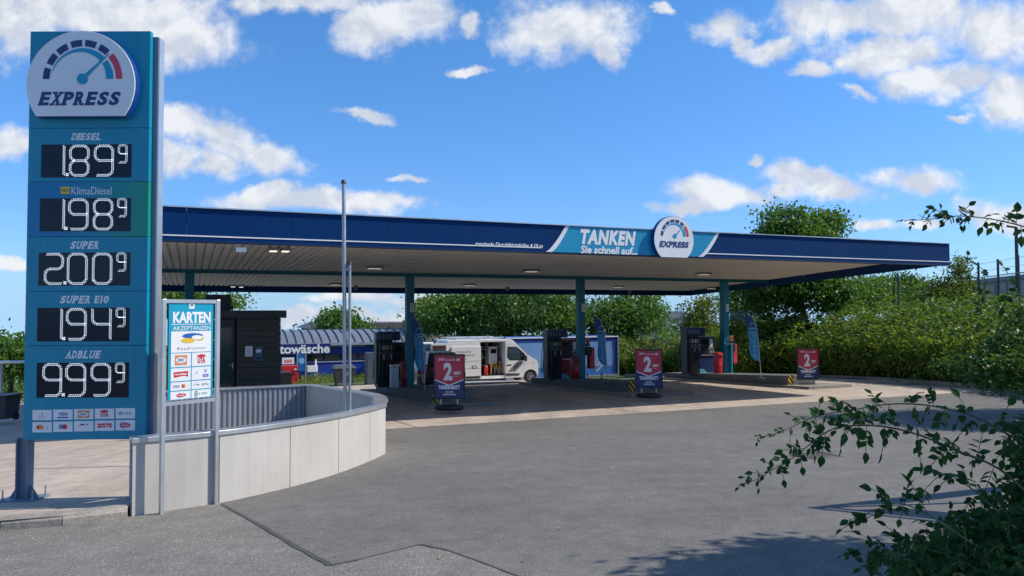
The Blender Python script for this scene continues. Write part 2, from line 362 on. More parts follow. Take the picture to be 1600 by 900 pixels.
MGRASSG = ground_mat('meadow', (0.09, 0.13, 0.035), (0.17, 0.17, 0.06), (0.05, 0.085, 0.025), 12, 0.7, 0.8)
def sheet(name, poly_uv, mt, dz, kind='structure'):
    """polygon in (u, v) laid on the ground: cut at the breaks of the slope"""
    b = M(); brk = [-1e9] + [p[0] for p in PROF] + [1e9]
    for lo, hi in zip(brk, brk[1:]):
        P = poly_uv
        for lim, sgn in ((lo, 1), (hi, -1)):
            Q = []
            for (a, c) in zip(P, P[1:] + P[:1]):
                da, dc = sgn * (a[1] - lim), sgn * (c[1] - lim)
                if da >= 0: Q.append(a)
                if da * dc < 0:
                    t = da / (da - dc); Q.append((a[0] + (c[0] - a[0]) * t, a[1] + (c[1] - a[1]) * t))
            P = Q
            if len(P) < 3: break
        if len(P) >= 3: b.add([uv(u, v, dz=dz) for u, v in P], [tuple(range(len(P)))])
    return part(name, b, mt, kind=kind)
def W2(p): return (p.x * U.x + p.y * U.y, p.x * N.x + p.y * N.y)
b = M(); us = [-1500, -200, -60, -20, 0, 20, 60, 200, 1500]; vs_ = [p[0] for p in PROF]
b.v = [uv(u, v) for v in vs_ for u in us]; nu = len(us)
b.f = [(j * nu + i, j * nu + i + 1, (j + 1) * nu + i + 1, (j + 1) * nu + i) for j in range(len(vs_) - 1) for i in range(nu - 1)]
part('ground', b, MGRASSG, kind='structure')
sheet('asphalt_road', [(-60, -40), (30, -40), (24.3, 14), (23.0, 22), (22, 56), (-60, 56)], MASPH, 0.006)
# concrete forecourt (shape follows the low wall at its left) and the paved corner left of the wall
VAP = 14.95
kr = [W2(atG(1290, 590)), W2(atG(1440, 599)), W2(atG(1600, 612))]
sheet('concrete_forecourt', [(-40, VAP), (kr[2][0] + 1.5, VAP), kr[2], kr[1], (kr[0][0] + 0.3, 25), (23.2, 36), (23, 44.5), (-40, 44.5)], MCONC, 0.010)
wl = [W2(atG(*p)) for p in ((205, 808), (342, 787), (453, 762), (529, 740), (578, 721), (602.5, 709.5))]
KZ = 0.10
kl = [W2(atG(-700, 905)), W2(atG(0, 831)), W2(atG(97, 823)), W2(atG(200, 810))]
sheet('paved_corner', [kl[0], kl[1], kl[2], kl[3]] + [W2(V((*(uv(*wl[0]).xy), 0)) + V((-.064, .077, 0))), W2(V((*(uv(*wl[1]).xy), 0)) + V((-.07, .07, 0))), (wl[1][0] + 1, VAP), (-40, VAP), (-40, 3)], MCONC, KZ)
# near asphalt patch with coarser stones, edged by a bitumen seam
seam = [(347, 790), (400, 819), (460, 855), (516, 886), (560, 877), (612, 864), (656, 853), (700, 862), (750, 880), (810, 903), (900, 940), (1010, 1010)]
sw = [W2(atG(*p)) for p in seam]
sheet('coarse_asphalt_patch', [kl[0], kl[1], kl[2], kl[3], wl[1]] + sw + [(12, -25), (-30, -25), (-30, 0)][0:3], MASPHC, 0.010)
b = M()
for i in range(len(sw) - 1):
    p, q = V((*sw[i], 0)), V((*sw[i + 1], 0)); d = (q - p).normalized(); n = V((-d.y, d.x, 0))
    w0 = (0.035, 0.045, 0.045, 0.03, 0.018, 0.02, 0.03, 0.016, 0.016, 0.02, 0.02, 0.02)[i]
    k = 6
    for j in range(k):
        a = p.lerp(q, j / k) + n * (w0 * 0.3 * math.sin(i * 5 + j * 2.1) * 0.4); c = p.lerp(q, (j + 1) / k) + n * (w0 * 0.3 * math.sin(i * 5 + (j + 1) * 2.1) * 0.4)
        for (s0, s1, z) in ((-1, 1, 0.0145),):
            b.add([uv(x.x, x.y, dz=z) for x in (a - n * w0 * .5, c - n * w0 * .5, c + n * w0 * .5, a + n * w0 * .5)], [(0, 1, 2, 3)])
part('bitumen_seam', b, MTAR, kind='structure')
# fine joints between the concrete slabs of the forecourt
for v in (19.5, 24.5, 29.5, 36, 41): sheet('slab_joint', [(-20, v), (22, v), (22, v + .03), (-20, v + .03)], MTAR, 0.014)
for u in (0.6, 4.2, 9.6, 11.4, 16.8, 18.4): sheet('slab_joint', [(u, VAP), (u + .025, VAP), (u + .025, 43), (u, 43)], MTAR, 0.014)
sheet('slab_joint', [(-20, 9.4), (-4.2, 9.4), (-4.2, 9.43), (-20, 9.43)], MTAR, KZ + .004)
# planting bed under the hedge
hp = [(975, 587), (1130, 587), (1290, 590), (1440, 599), (1600, 612), (1760, 628), (2050, 660)]
HB = [atG(*p) for p in hp]
# ------------------------------------------------------------------ shared materials
TEAL = pbr('teal_panel', (0.0, 0.245, 0.375), 0.35, var=0.08, streak=.12)
TEALB = pbr('bright_teal', (0.0, 0.32, 0.48), 0.4, var=0.05)
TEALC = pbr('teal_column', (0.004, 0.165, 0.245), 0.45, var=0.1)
NAVY = pbr('navy_panel', (0.004, 0.055, 0.26), 0.4, var=0.08)
NAVYD = pbr('dark_navy', (0.006, 0.02, 0.075), 0.45)
WHITE = pbr('white_paint', (0.78, 0.78, 0.78), 0.4, var=0.05)
WHITEB = pbr('white_board', (0.72, 0.74, 0.76), 0.45, var=0.05)
RED = pbr('red_paint', (0.55, 0.02, 0.03), 0.35, var=0.08)
REDL = pbr('red_print', (0.62, 0.05, 0.10), 0.4)
INK = pbr('navy_ink', (0.012, 0.04, 0.15), 0.5, var=0.03)
BLACK = pbr('black_plastic', (0.015, 0.015, 0.017), 0.45, var=0.2)
DGREY = pbr('dark_grey', (0.05, 0.052, 0.058), 0.5)
MGREY = pbr('mid_grey', (0.22, 0.23, 0.24), 0.5)
GALV = pbr('galvanised_steel', (0.42, 0.45, 0.48), 0.42, metal=0.6, var=0.18, scale=5, streak=.2)
ALU = pbr('aluminium_trim', (0.62, 0.64, 0.66), 0.32, metal=0.75, var=0.12, scale=4)
CLAD = pbr('light_grey_cladding', (0.50, 0.475, 0.43), 0.55, var=0.12, scale=1.2, streak=.06)
SLATE = pbr('slate_blue_steel', (0.14, 0.20, 0.27), 0.4, var=0.1)
YEL = pbr('yellow_paint', (0.75, 0.42, 0.02), 0.45)
LED = pbr('white_led', (0.8, 0.85, 0.9), 0.5, emit=(0.85, 0.93, 1.0), es=0.75, var=0.02)
SCREEN = glass('display_glass', (0.004, 0.010, 0.022), 0.12); SCREEN.node_tree.nodes['Principled BSDF'].inputs['Specular IOR Level'].default_value = .3
DGLASS = glass('dark_glass', (0.012, 0.018, 0.024), 0.04)
OR_ = pbr('orange_print', (0.62, 0.24, 0.10), 0.5); GRN = pbr('green_print', (0.05, 0.26, 0.11), 0.5)
GINK = pbr('grey_print', (0.20, 0.22, 0.24), 0.5); BLUP = pbr('blue_print', (0.01, 0.10, 0.42), 0.5)
YELP = pbr('yellow_print', (0.72, 0.50, 0.03), 0.5); CYANP = pbr('cyan_print', (0.0, 0.30, 0.50), 0.5)
OCHRE = pbr('orange_disc', (0.70, 0.28, 0.04), 0.5)

# ------------------------------------------------------------------ drawing on a face: fn(a, b, h) -> point, h = height above the face
def fR(b, fn, x0, x1, y0, y1, h): return b.add([fn(x0, y0, h), fn(x1, y0, h), fn(x1, y1, h), fn(x0, y1, h)], [(0, 1, 2, 3)])
def fPoly(b, fn, pts, h): return b.add([fn(x, y, h) for x, y in pts], [tuple(range(len(pts)))])
def fEll(b, fn, cx, cy, rx, ry, h, a0=0, a1=360, n=24):
    return fPoly(b, fn, [(cx + rx * math.cos(rad(a0 + (a1 - a0) * k / n)), cy + ry * math.sin(rad(a0 + (a1 - a0) * k / n))) for k in range(n + (0 if a1 - a0 >= 360 else 1))], h)
def fRing(b, fn, cx, cy, ro, ri, a0, a1, h, n=12, ro1=None, ri1=None, sq=1.0):
    """ring sector; ro/ri may run to ro1/ri1"""
    ro1 = ro if ro1 is None else ro1; ri1 = ri if ri1 is None else ri1; vs = []
    for k in range(n + 1):
        t = k / n; a = rad(a0 + (a1 - a0) * t); o = ro + (ro1 - ro) * t; i = ri + (ri1 - ri) * t
        vs += [fn(cx + i * math.cos(a) * sq, cy + i * math.sin(a), h), fn(cx + o * math.cos(a) * sq, cy + o * math.sin(a), h)]
    return b.add(vs, [(2 * k, 2 * k + 1, 2 * k + 3, 2 * k + 2) if a1 > a0 else (2 * k, 2 * k + 2, 2 * k + 3, 2 * k + 1) for k in range(n)])
def fTxt(b, s, fn, x0, x1, y0, y1, h, bold=0.02, shear=0.0, space=1.0):
    return put_text(b, s, lambda a, c: fn(a, c, h), x0, x1, y0, y1, bold, shear, space)
def slab_word(b, s, fn, x0, x1, y0, y1, h, shear=0.28, bold=0.045, gap=0.12):
    """heavy italic slab lettering: each letter with serif bars"""
    wd = [(0.62 if c in 'IJ' else 1.0) for c in s]; tot = sum(wd) + gap * (len(s) - 1); u = (x1 - x0 - shear * (y1 - y0)) / tot; x = x0; H = y1 - y0
    for c, w in zip(s, wd):
        def g(a, d, hh, x=x): return fn(x + a + shear * (d - y0), d, hh)
        W_ = u * w
        fTxt(b, c, g, W_ * 0.04, W_ * 0.97, y0, y1, h, bold)
        t = H * 0.15; q = h + 0.0004
        sl = {'E': [(0, .55, 1), (0, .55, 0)], 'X': [(-.02, .45, 1), (.58, 1.02, 1), (-.02, .42, 0), (.55, 1.04, 0)], 'P': [(-.03, .4, 1), (-.03, .5, 0)],
              'R': [(-.03, .4, 1), (-.03, .45, 0), (.6, 1.03, 0)], 'D': [(-.03, .4, 1), (-.03, .4, 0)], 'I': [(-.1, 1.1, 1), (-.1, 1.1, 0)], 'L': [(-.03, .5, 1), (-.03, .5, 0)],
              'A': [(-.04, .34, 0), (.6, 1.04, 0)], 'U': [(-.04, .4, 1), (.62, 1.04, 1)], 'B': [(-.03, .4, 1), (-.03, .4, 0)], 'T': [(.25, .75, 0)], 'N': [(-.04, .38, 1), (.62, 1.04, 1), (-.04, .38, 0)], 'K': [(-.04, .4, 1), (.6, 1.02, 1), (-.04, .4, 0), (.62, 1.04, 0)]}.get(c, [])
        for a0, a1, tp in sl:
            yy = (y1 - t, y1) if tp else (y0, y0 + t); fR(b, g, W_ * a0, W_ * a1, yy[0], yy[1], q)
        x += W_ + u * gap
def gauge(parent, fn, cx, cy, R, h, world, logo_word='EXPRESS', slab=True):
    hx, hy = cx + 0.035 * R, cy + 0.10 * R
    for a0, a1 in ((162.5, 180), (138, 156), (115, 133), (91.5, 109), (69, 86.6), (47, 63)):
        b = M(); fRing(b, fn, hx, hy, 0.72 * R, 0.60 * R, a0, a1, h, 5); part('dial_segment', b, INK, parent, world)
    b = M(); fRing(b, fn, hx, hy, 0.725 * R, 0.61 * R, 0, 40.5, h, 8); part('red_dial_segment', b, REDL, parent, world)
    b = M(); fRing(b, fn, hx, hy, 0.563 * R, 0.425 * R, 0, 38, h, 8, ri1=0.45 * R); fRing(b, fn, hx, hy, 0.563 * R, 0.455 * R, 46, 168, h, 24, ro1=0.57 * R, ri1=0.563 * R)
    part('dial_arc', b, CYANP, parent, world)
    b = M(); a = rad(44); ca, sa = math.cos(a), math.sin(a)
    P = lambda r, w: (hx + (r * ca - w * sa) * R, hy + (r * sa + w * ca) * R)
    fPoly(b, fn, [P(.10, -.035), P(.66, -.008), P(.66, .008), P(.10, .035)], h + .001); fEll(b, fn, hx, hy, .1 * R, .1 * R, h + .0015)
    part('needle', b, CYANP, parent, world)
    b = M()
    if slab: slab_word(b, logo_word, fn, cx - .77 * R, cx + .76 * R, cy - .385 * R, cy - .135 * R, h)
    else: fTxt(b, logo_word, fn, cx - .77 * R, cx + .76 * R, cy - .40 * R, cy - .13 * R, h, .05, .2, 1.08)
    part('lettering', b, INK, parent, world)
def disc_pts(cx, cy, R, n=40, cut=-0.585):
    a0 = math.asin(cut); a1 = math.pi - a0
    return [(cx + R * math.cos(a0 + (a1 - a0) * k / n), cy + R * math.sin(a0 + (a1 - a0) * k / n)) for k in range(n + 1)]
# small card logos drawn in a cell
def card(fn, parent, kind, x0, x1, y0, y1, h):
    w, H = x1 - x0, y1 - y0; cx, cy = (x0 + x1) / 2, (y0 + y1) / 2; q = h + .0015; q2 = q + .001; q3 = q + .002
    b = M(); fR(b, fn, x0, x1, y0, y1, h); pl = part('card_plate', b, WHITEB, parent)
    def B_(mt, f): b = M(); f(b); part('card_mark', b, mt, pl)
    if kind == 'amp': B_(GINK, lambda b: (fTxt(b, 'A', fn, cx - w * .05, cx + w * .05, cy - H * .02, cy + H * .25, q), fTxt(b, 'amplus', fn, cx - w * .2, cx + w * .2, cy - H * .25, cy - H * .12, q)))
    if kind == 'visa': B_(BLUP, lambda b: (fTxt(b, 'VISA', fn, cx - w * .22, cx + w * .24, cy - H * .10, cy + H * .22, q, .03, .2), fR(b, fn, cx - w * .28, cx + w * .28, cy - H * .34, cy - H * .22, q)))
    if kind == 'dkv':
        B_(OR_, lambda b: fR(b, fn, cx - w * .30, cx + w * .30, cy - H * .36, cy + H * .36, q)); B_(WHITEB, lambda b: fEll(b, fn, cx, cy, w * .26, H * .22, q2)); B_(INK, lambda b: fTxt(b, 'DKV', fn, cx - w * .18, cx + w * .18, cy - H * .11, cy + H * .11, q3, .03, .3))
    if kind == 'uta':
        B_(RED, lambda b: (fTxt(b, 'UTA', fn, cx - w * .20, cx + w * .20, cy - H * .32, cy + H * .18, q, .05), fPoly(b, fn, [(cx - w * .24, cy + H * .18), (cx + w * .24, cy + H * .18), (cx + w * .2, cy + H * .3), (cx, cy + H * .38), (cx - w * .2, cy + H * .3)], q)))
    if kind == 'e100': B_(GRN, lambda b: (fRing(b, fn, cx - w * .26, cy, w * .09, w * .06, 0, 360, q), fEll(b, fn, cx - w * .26, cy, w * .035, w * .035, q), fTxt(b, '100', fn, cx - w * .10, cx + w * .32, cy - H * .14, cy + H * .14, q, .0)))
    if kind == 'mc':
        B_(RED, lambda b: fEll(b, fn, cx - w * .18, cy, H * .22, H * .22, q)); B_(OCHRE, lambda b: fEll(b, fn, cx - w * .04, cy, H * .22, H * .22, q2)); B_(GINK, lambda b: fRing(b, fn, cx + w * .2, cy, H * .16, H * .12, -60, 60, q))
    if kind == 'maestro':
        B_(CYANP, lambda b: fEll(b, fn, cx - w * .09, cy, H * .24, H * .24, q)); B_(RED, lambda b: fEll(b, fn, cx + w * .09, cy, H * .24, H * .24, q2))
    if kind == 'bird': B_(BLACK, lambda b: (fPoly(b, fn, [(cx - w * .25, cy + H * .05), (cx - w * .1, cy + H * .25), (cx + w * .05, cy + H * .22), (cx + w * .02, cy + H * .12)], q), fEll(b, fn, cx + w * .16, cy + H * .18, w * .035, H * .1, q)))
    if kind == 'novo':
        B_(RED, lambda b: fPoly(b, fn, [(cx - w * .36, cy + H * .2), (cx + w * .36, cy + H * .24), (cx + w * .36, cy - H * .22), (cx + w * .2, cy - H * .1), (cx - w * .34, cy - H * .22)], q)); B_(WHITEB, lambda b: fTxt(b, 'novofleet', fn, cx - w * .30, cx + w * .30, cy - H * .05, cy + H * .13, q2, .03))
    if kind == 'red_oval':
        B_(BLUP, lambda b: fRing(b, fn, cx - w * .02, cy, H * .34, H * .26, 100, 260, q, sq=1.5)); B_(RED, lambda b: fEll(b, fn, cx + w * .03, cy, w * .24, H * .22, q2)); B_(WHITEB, lambda b: fTxt(b, 'avia', fn, cx - w * .13, cx + w * .18, cy - H * .08, cy + H * .08, q3, .03))
    if kind == 'vpay':
        B_(GINK, lambda b: fTxt(b, 'A', fn, cx - w * .28, cx - w * .20, cy - H * .02, cy + H * .18, q)); B_(BLUP, lambda b: (fTxt(b, 'V', fn, cx + w * .15, cx + w * .3, cy, cy + H * .3, q), fR(b, fn, cx + w * .08, cx + w * .38, cy - H * .3, cy - H * .1, q)))
        B_(WHITEB, lambda b: fTxt(b, 'PAY', fn, cx + w * .12, cx + w * .34, cy - H * .25, cy - H * .15, q2, .02))
    if kind == 'visamc':
        B_(GINK, lambda b: fTxt(b, 'VISA', fn, x0 + w * .1, x0 + w * .45, cy - H * .18, cy + H * .18, q, .02, .2)); B_(RED, lambda b: fEll(b, fn, cx + w * .10, cy, H * .24, H * .24, q)); B_(OCHRE, lambda b: fEll(b, fn, cx + w * .19, cy, H * .24, H * .24, q2)); B_(GINK, lambda b: fRing(b, fn, cx + w * .34, cy, H * .18, H * .12, -60, 60, q))
    if kind == 'gpay': B_(GINK, lambda b: (fTxt(b, 'G Pay', fn, x0 + w * .1, x0 + w * .42, cy - H * .14, cy + H * .16, q), fTxt(b, 'Pay', fn, x0 + w * .66, x0 + w * .92, cy - H * .16, cy + H * .16, q, .02), fEll(b, fn, x0 + w * .58, cy, w * .04, H * .15, q)))

# ------------------------------------------------------------------ LED digits: every digit a net of small diodes
def digit(b, fn, ch, x0, x1, y0, y1, h, step, rows=2):
    ym = (y0 + y1) / 2; c = (x1 - x0) * .2; e = c * .5
    tl, tr, br, bl = (x0, y1), (x1, y1), (x1, y0), (x0, y0)
    top = [(x0, ym + c), (x0, y1 - c), (x0 + c, y1), (x1 - c, y1), (x1, y1 - c)]
    G = {'0': [[(x0, y0 + c), (x0, y1 - c), (x0 + c, y1), (x1 - c, y1), (x1, y1 - c), (x1, y0 + c), (x1 - c, y0), (x0 + c, y0), (x0, y0 + c)]],
         '1': [[(x1, y1), (x1, y0)]],
         '2': [[(x0 + c * .4, y1), (x1 - c, y1), (x1, y1 - c), (x1, ym + c), (x1 - c, ym), (x0 + c, ym), (x0, ym - c), (x0, y0 + c), (x0 + c, y0), (x1 - c * .2, y0)]],
         '4': [[(x0, y1), (x0, ym + c), (x0 + c, ym), (x1, ym)], [(x1, y1), (x1, y0)]],
         '8': [[(x0 + c, ym), (x0, ym + c), (x0, y1 - c), (x0 + c, y1), (x1 - c, y1), (x1, y1 - c), (x1, ym + c), (x1 - c, ym), (x0 + c, ym)], [(x0 + c, ym), (x0, ym - c), (x0, y0 + c), (x0 + c, y0), (x1 - c, y0), (x1, y0 + c), (x1, ym - c), (x1 - c, ym)]],
         '9': [[(x1, ym), (x0 + c, ym), (x0, ym + c), (x0, y1 - c), (x0 + c, y1), (x1 - c, y1), (x1, y1 - c), (x1, y0 + c), (x1 - c, y0), (x0 + c * .5, y0)]]}[ch]
    r = step * .37
    for pl in G:
        for row in range(rows):
            off = (row - (rows - 1) / 2) * step * .78; carry = step * .5 * row
            for (ax, ay), (bx, by) in zip(pl, pl[1:]):
                ln = math.hypot(bx - ax, by - ay); dx, dy = (bx - ax) / ln, (by - ay) / ln; t = carry
                while t < ln:
                    x, y = ax + dx * t - dy * off, ay + dy * t + dx * off
                    fPoly(b, fn, [(x + r, y), (x, y + r), (x - r, y), (x, y - r)], h); t += step
                carry = t - ln

# ================================================================== PRICE PYLON
YP = 7.7
xz = lambda px, py: (lambda p: (p.x, p.z))(atY(px, py, YP))
PX0 = (xz(47, 50)[0] + xz(35, 690)[0]) / 2 + .005; PX1 = (xz(234, 47)[0] + xz(228, 684)[0]) / 2
PZ0 = xz(130, 687)[1]; PZ1 = xz(140, 48.5)[1]
pyl = thing('price_pylon', 'tall teal fuel price pylon with white EXPRESS gauge logo and five LED price displays', 'price sign', (0.5 * (PX0 + PX1), YP + .1, gz(-5, 7.8) + KZ))
fp = lambda a, c, h: V((a, YP - h, c))
ROWS = [(49, 200), (200, 284), (284, 370), (370, 455), (455, 540), (540, 690)]
KLIMA, ntk, bk = nmat('blue_to_green_print')
_tc = N_(ntk, 'ShaderNodeTexCoord'); _sp = N_(ntk, 'ShaderNodeSeparateXYZ'); ntk.links.new(_tc.outputs['Generated'], _sp.inputs[0])
_cr = N_(ntk, 'ShaderNodeValToRGB'); _cr.color_ramp.elements[0].color = (0.0, 0.17, 0.38, 1); _cr.color_ramp.elements[0].position = .35; _cr.color_ramp.elements[1].color = (0.0, 0.26, 0.19, 1)
_no = N_(ntk, 'ShaderNodeTexNoise', i_Scale=2.0); _ad = N_(ntk, 'ShaderNodeMath', operation='MULTIPLY_ADD'); _ad.inputs[1].default_value = .1
ntk.links.new(_tc.outputs['Object'], _no.inputs['Vector']); ntk.links.new(_no.outputs['Fac'], _ad.inputs[0]); ntk.links.new(_sp.outputs['X'], _ad.inputs[2])
ntk.links.new(_ad.outputs[0], _cr.inputs['Fac']); ntk.links.new(_cr.outputs['Color'], bk.inputs['Base Color']); bk.inputs['Roughness'].default_value = .35
for i, (a, c) in enumerate(ROWS):
    z1, z0 = xz(130, a)[1], xz(130, c)[1]
    if i == 0: z1 = PZ1
    if i == 5: z0 = PZ0
    b = M().box(PX0, PX1, YP, YP + .06, z0 + .002, z1 - .002); part('front_panel', b, KLIMA if i == 2 else TEAL, pyl, bevel=.002)
b = M().box(PX0 - .045, PX1 + .05, YP + .075, YP + .20, PZ0 - .0, PZ1 - .035); part('back_casing', b, SLATE, pyl, bevel=.004)
b = M().box(PX1 + .051, PX1 + .057, YP + .085, YP + .195, PZ0 + .0, PZ1 - .045); part('side_strip', b, ALU, pyl)  # lit side of the casing, its brightness put in as a pale strip
b = M().box(PX0 + .01, PX1 - .01, YP + .055, YP + .08, PZ0 + .01, PZ1 - .06); part('panel_core', b, NAVYD, pyl)
for xa, nm in ((PX0 - .125, 'post'), (PX1 - .06, 'post')):
    b = M(); zb = gz(xa, YP + .1) + KZ
    b.box(xa, xa + .012, YP + .08, YP + .195, zb, PZ0); b.box(xa + .012, xa + .108, YP + .13, YP + .142, zb, PZ0); b.box(xa + .108, xa + .12, YP + .08, YP + .195, zb, PZ0)
    po = part(nm, b, SLATE, pyl)
    b = M().box(xa - .12, xa + .24, YP + .0, YP + .28, zb, zb + .02)
    for s in (0, 1): b.prism([(xa + .12 * s + (.0 if s else 0), YP + .135, zb + .02), (xa + .12 * s + (.09 if s else -.09), YP + .135, zb + .02), (xa + .12 * s, YP + .135, zb + .16)][::(1 if not s else -1)], (0, .01, 0))
    part('base_plate', b, SLATE, pyl)
    for dx in (-.09, .21):
        for dy in (.03, .25): b = M().lathe((xa + dx, YP + dy, zb + .02), [(.014, 0), (.014, .018), (.007, .018), (.007, .10)], 8); part('anchor_bolt', b, GALV, pyl, smooth=False)
# round logo
dc = xz(134.5, 136.5); DR = (xz(216, 137)[0] - xz(130, 137)[0]) * .985
b = M(); pts = disc_pts(dc[0], dc[1], DR); b.prism([fp(x, z, .085) for x, z in pts][::1], (0, .085, 0)); dsc = part('logo_disc', b, NAVY, pyl)
b = M(); b.prism([fp(x, z, .10) for x, z in disc_pts(dc[0], dc[1], DR * .99)], (0, .0149, 0)); part('disc_face', b, WHITEB, dsc, bevel=.004)
# the logo marks are sub-parts of the disc
gauge(dsc, fp, dc[0], dc[1], DR, .1035, True)
# price displays
LBL = [('DIESEL', 111, 160, 208, 219), None, ('SUPER', 109, 157, 377, 389), ('SUPER E10', 93, 170, 462, 474), ('ADBLUE', 102, 159, 548, 560)]
DISP = [((65, 226, 205, 277), '189', (0.20, 0.325, .60)), ((63, 310, 204, 361), '198', None), ((61, 395, 203, 446), '200', None), ((59, 481, 202, 533), '194', None), ((58, 567, 201, 621), '999', None)]
for i, ((x0, y0, x1, y1), num, _) in enumerate(DISP):
    X0, Z1 = xz(x0, y0); X1, Z0 = xz(x1, y1); b = M().box(X0, X1, YP - .004, YP + .001, Z0, Z1)
    d_ = part('price_display', b, SCREEN, pyl, label='LED display reading %s.%s%s and a small raised 9' % tuple(num))
    w = X1 - X0; st = w / 140 * 2.9
    sl = [(.075, .265), (.325, .525), (.60, .795)]
    for k, ch in enumerate(num):
        a, c = sl[k]
        if i == 0 and k == 0: a, c = .10, .255
        b = M(); digit(b, fp, ch, X0 + w * a, X0 + w * c, Z0 + (Z1 - Z0) * .06, Z0 + (Z1 - Z0) * .955, .006, st); part('digit', b, LED, d_, kind='stuff')
    b = M(); digit(b, fp, '9', X0 + w * .855, X0 + w * .955, Z0 + (Z1 - Z0) * .43, Z0 + (Z1 - Z0) * .99, .006, st * .72, 1); digit(b, fp, '9', X0 + w * .87, X0 + w * .94, Z0 + (Z1 - Z0) * .47, Z0 + (Z1 - Z0) * .95, .006, st * .72, 1); part('small_digit', b, LED, d_, kind='stuff')
    b = M(); r = st * .42
    for dx, dz in ((-1, -1), (1, -1), (0, 0), (-1, 1), (1, 1)):
        x, z = X0 + w * .293 + dx * st * .5, Z0 + (Z1 - Z0) * .085 + dz * st * .5; fPoly(b, fp, [(x + r, z), (x, z + r), (x - r, z), (x, z - r)], .006)
    part('decimal_point', b, LED, d_, kind='stuff')
    if LBL[i]:
        s, a, c, e, g = LBL[i]; b = M(); A0, B1 = xz(a, e); A1, B0 = xz(c, g)
        slab_word(b, s.replace(' ', ' '), fp, A0, A1, B0, B1, .002) if ' ' not in s else (slab_word(b, 'SUPER', fp, A0, A0 + (A1 - A0) * .66, B0, B1, .002), fTxt(b, 'E10', fp, A0 + (A1 - A0) * .70, A1, B0, B1, .002, .05, .2))
        part('fuel_name', b, WHITEB, pyl)
    else:
        A0, B1 = xz(95, 292); A1, B0 = xz(109, 303); b = M(); fR(b, fp, A0, A1, B0, B1, .002); t_ = part('yellow_tag', b, YELP, pyl)
        b = M(); fTxt(b, 'NEU', fp, A0 + .01, A1 - .01, B0 + .02, B1 - .02, .004, .0); part('tag_lettering', b, INK, t_)
        A0, B1 = xz(112, 292); A1, B0 = xz(174.5, 304); b = M(); fTxt(b, 'KlimaDiesel', fp, A0, A1, B0, B1, .002, .0); part('fuel_name', b, WHITEB, pyl)
for r, row in enumerate([('amp', 'visa', 'dkv', 'uta', 'e100'), ('mc', 'maestro', 'bird', 'novo', 'red_oval')]):
    for k, kd in enumerate(row):
        x0 = 51 + k * 32.5; y0 = (640.5 - k * .7, 659.5 - k * .8)[r]; X0, Z1 = xz(x0, y0); X1, Z0 = xz(x0 + 30, y0 + 16); card(fp, pyl, kd, X0, X1, Z0, Z1, .002)

# ================================================================== CARD SIGN
k0, k1 = atG(252, 805), atG(337, 789)
kd = (k1 - k0); kd.z = 0; KW = kd.length; kx = kd.normalized(); kn = V((kx.y, -kx.x, 0))
ks = thing('card_sign', 'teal KARTEN AKZEPTANZEN board of card logos on two slim posts before the wall', 'information sign', k0)
kz = lambda px, py: atP(px, py, k0, kn).z
KZT = kz(253, 467.5); KZB = kz(253, 632); 
fk = lambda a, c, h: k0 * 1 + kx * (a * KW) + kn * h + V((0, 0, (KZB + (KZT - KZB) * c) - k0.z))
for t, pb in ((0, k0), (1, k1)):
    b = M().ob((pb.x, pb.y, (pb.z + KZT) / 2), kx * .019, kn * .019, (0, 0, (KZT - pb.z) / 2)); part('post', b, ALU, ks, bevel=.002)
for z in (KZT - .018, KZB): 
    b = M(); c = (k0 + k1) / 2; c.z = z; b.ob(c, kx * (KW / 2 - .02), kn * .015, (0, 0, .018)); part('frame_rail', b, ALU, ks)
b = M(); c = (k0 + k1) / 2; c.z = (KZB + KZT) / 2; b.ob(c, kx * (KW / 2 - .05), kn * .004, (0, 0, (KZT - KZB) / 2 - .03)); bd = part('banner', b, TEALB, ks)
for a in (.08, .36, .64, .92):
    for c_ in (.03, .965): b = M(); fEll(b, fk, a, c_, .012, .005, .006, n=8); part('eyelet', b, ALU, bd)
for c_ in (.2, .4, .6, .8):
    b = M(); fEll(b, fk, .93, c_, .012, .005, .006, n=8); part('eyelet', b, ALU, bd)
b = M(); fTxt(b, 'KARTEN', fk, .16, .86, .77, .88, .006, .045); part('lettering', b, WHITE, bd)
b = M(); fTxt(b, 'AKZEPTANZEN', fk, .16, .86, .70, .74, .006, .005); fR(b, fk, .13, .87, .755, .761, .006); part('lettering', b, WHITE, bd)
b = M(); fR(b, fk, .45, .55, .91, .965, .006); sk = part('sticker', b, WHITE, bd); b = M(); fR(b, fk, .475, .525, .935, .955, .008); part('sticker_mark', b, GINK, sk)
b = M(); fR(b, fk, .13, .87, .485, .69, .006); pl = part('card_plate', b, WHITE, bd)
b = M(); fEll(b, fk, .52, .645, .19, .026, .008); part('card_mark', b, BLUP, pl)
b = M(); fEll(b, fk, .44, .60, .13, .026, .008); fEll(b, fk, .66, .615, .07, .02, .008); part('card_mark', b, YELP, pl)
b = M(); fEll(b, fk, .60, .628, .10, .022, .0095); part('card_mark', b, WHITE, pl)
b = M(); fTxt(b, 'Roadrunner', fk, .24, .78, .51, .54, .008, .0, .15, 1.4); part('card_mark', b, GINK, pl)
ys = [(.345, .478, 'dkv', 'uta'), (.21, .335, 'novo', 'vpay'), (.12, .20, 'visamc', 'gpay'), (.035, .11, 'red_oval', 'e100')]
for y0, y1, a, c_ in ys: card(fk, bd, a, .13, .493, y0, y1, .006); card(fk, bd, c_, .51, .87, y0, y1, .006)

# ================================================================== LOW CLAD WALL round the tank area
HW = .76
wb = [atG(*p) for p in ((205, 808), (342, 787), (453, 762), (529, 740), (578, 721), (602.5, 709.5))]
wt = [p + V((0, 0, HW)) for p in wb]
wall = thing('clad_wall', 'curved low wall with light grey cladding panels and a metal coping, in front of the forecourt', 'wall', wb[0])
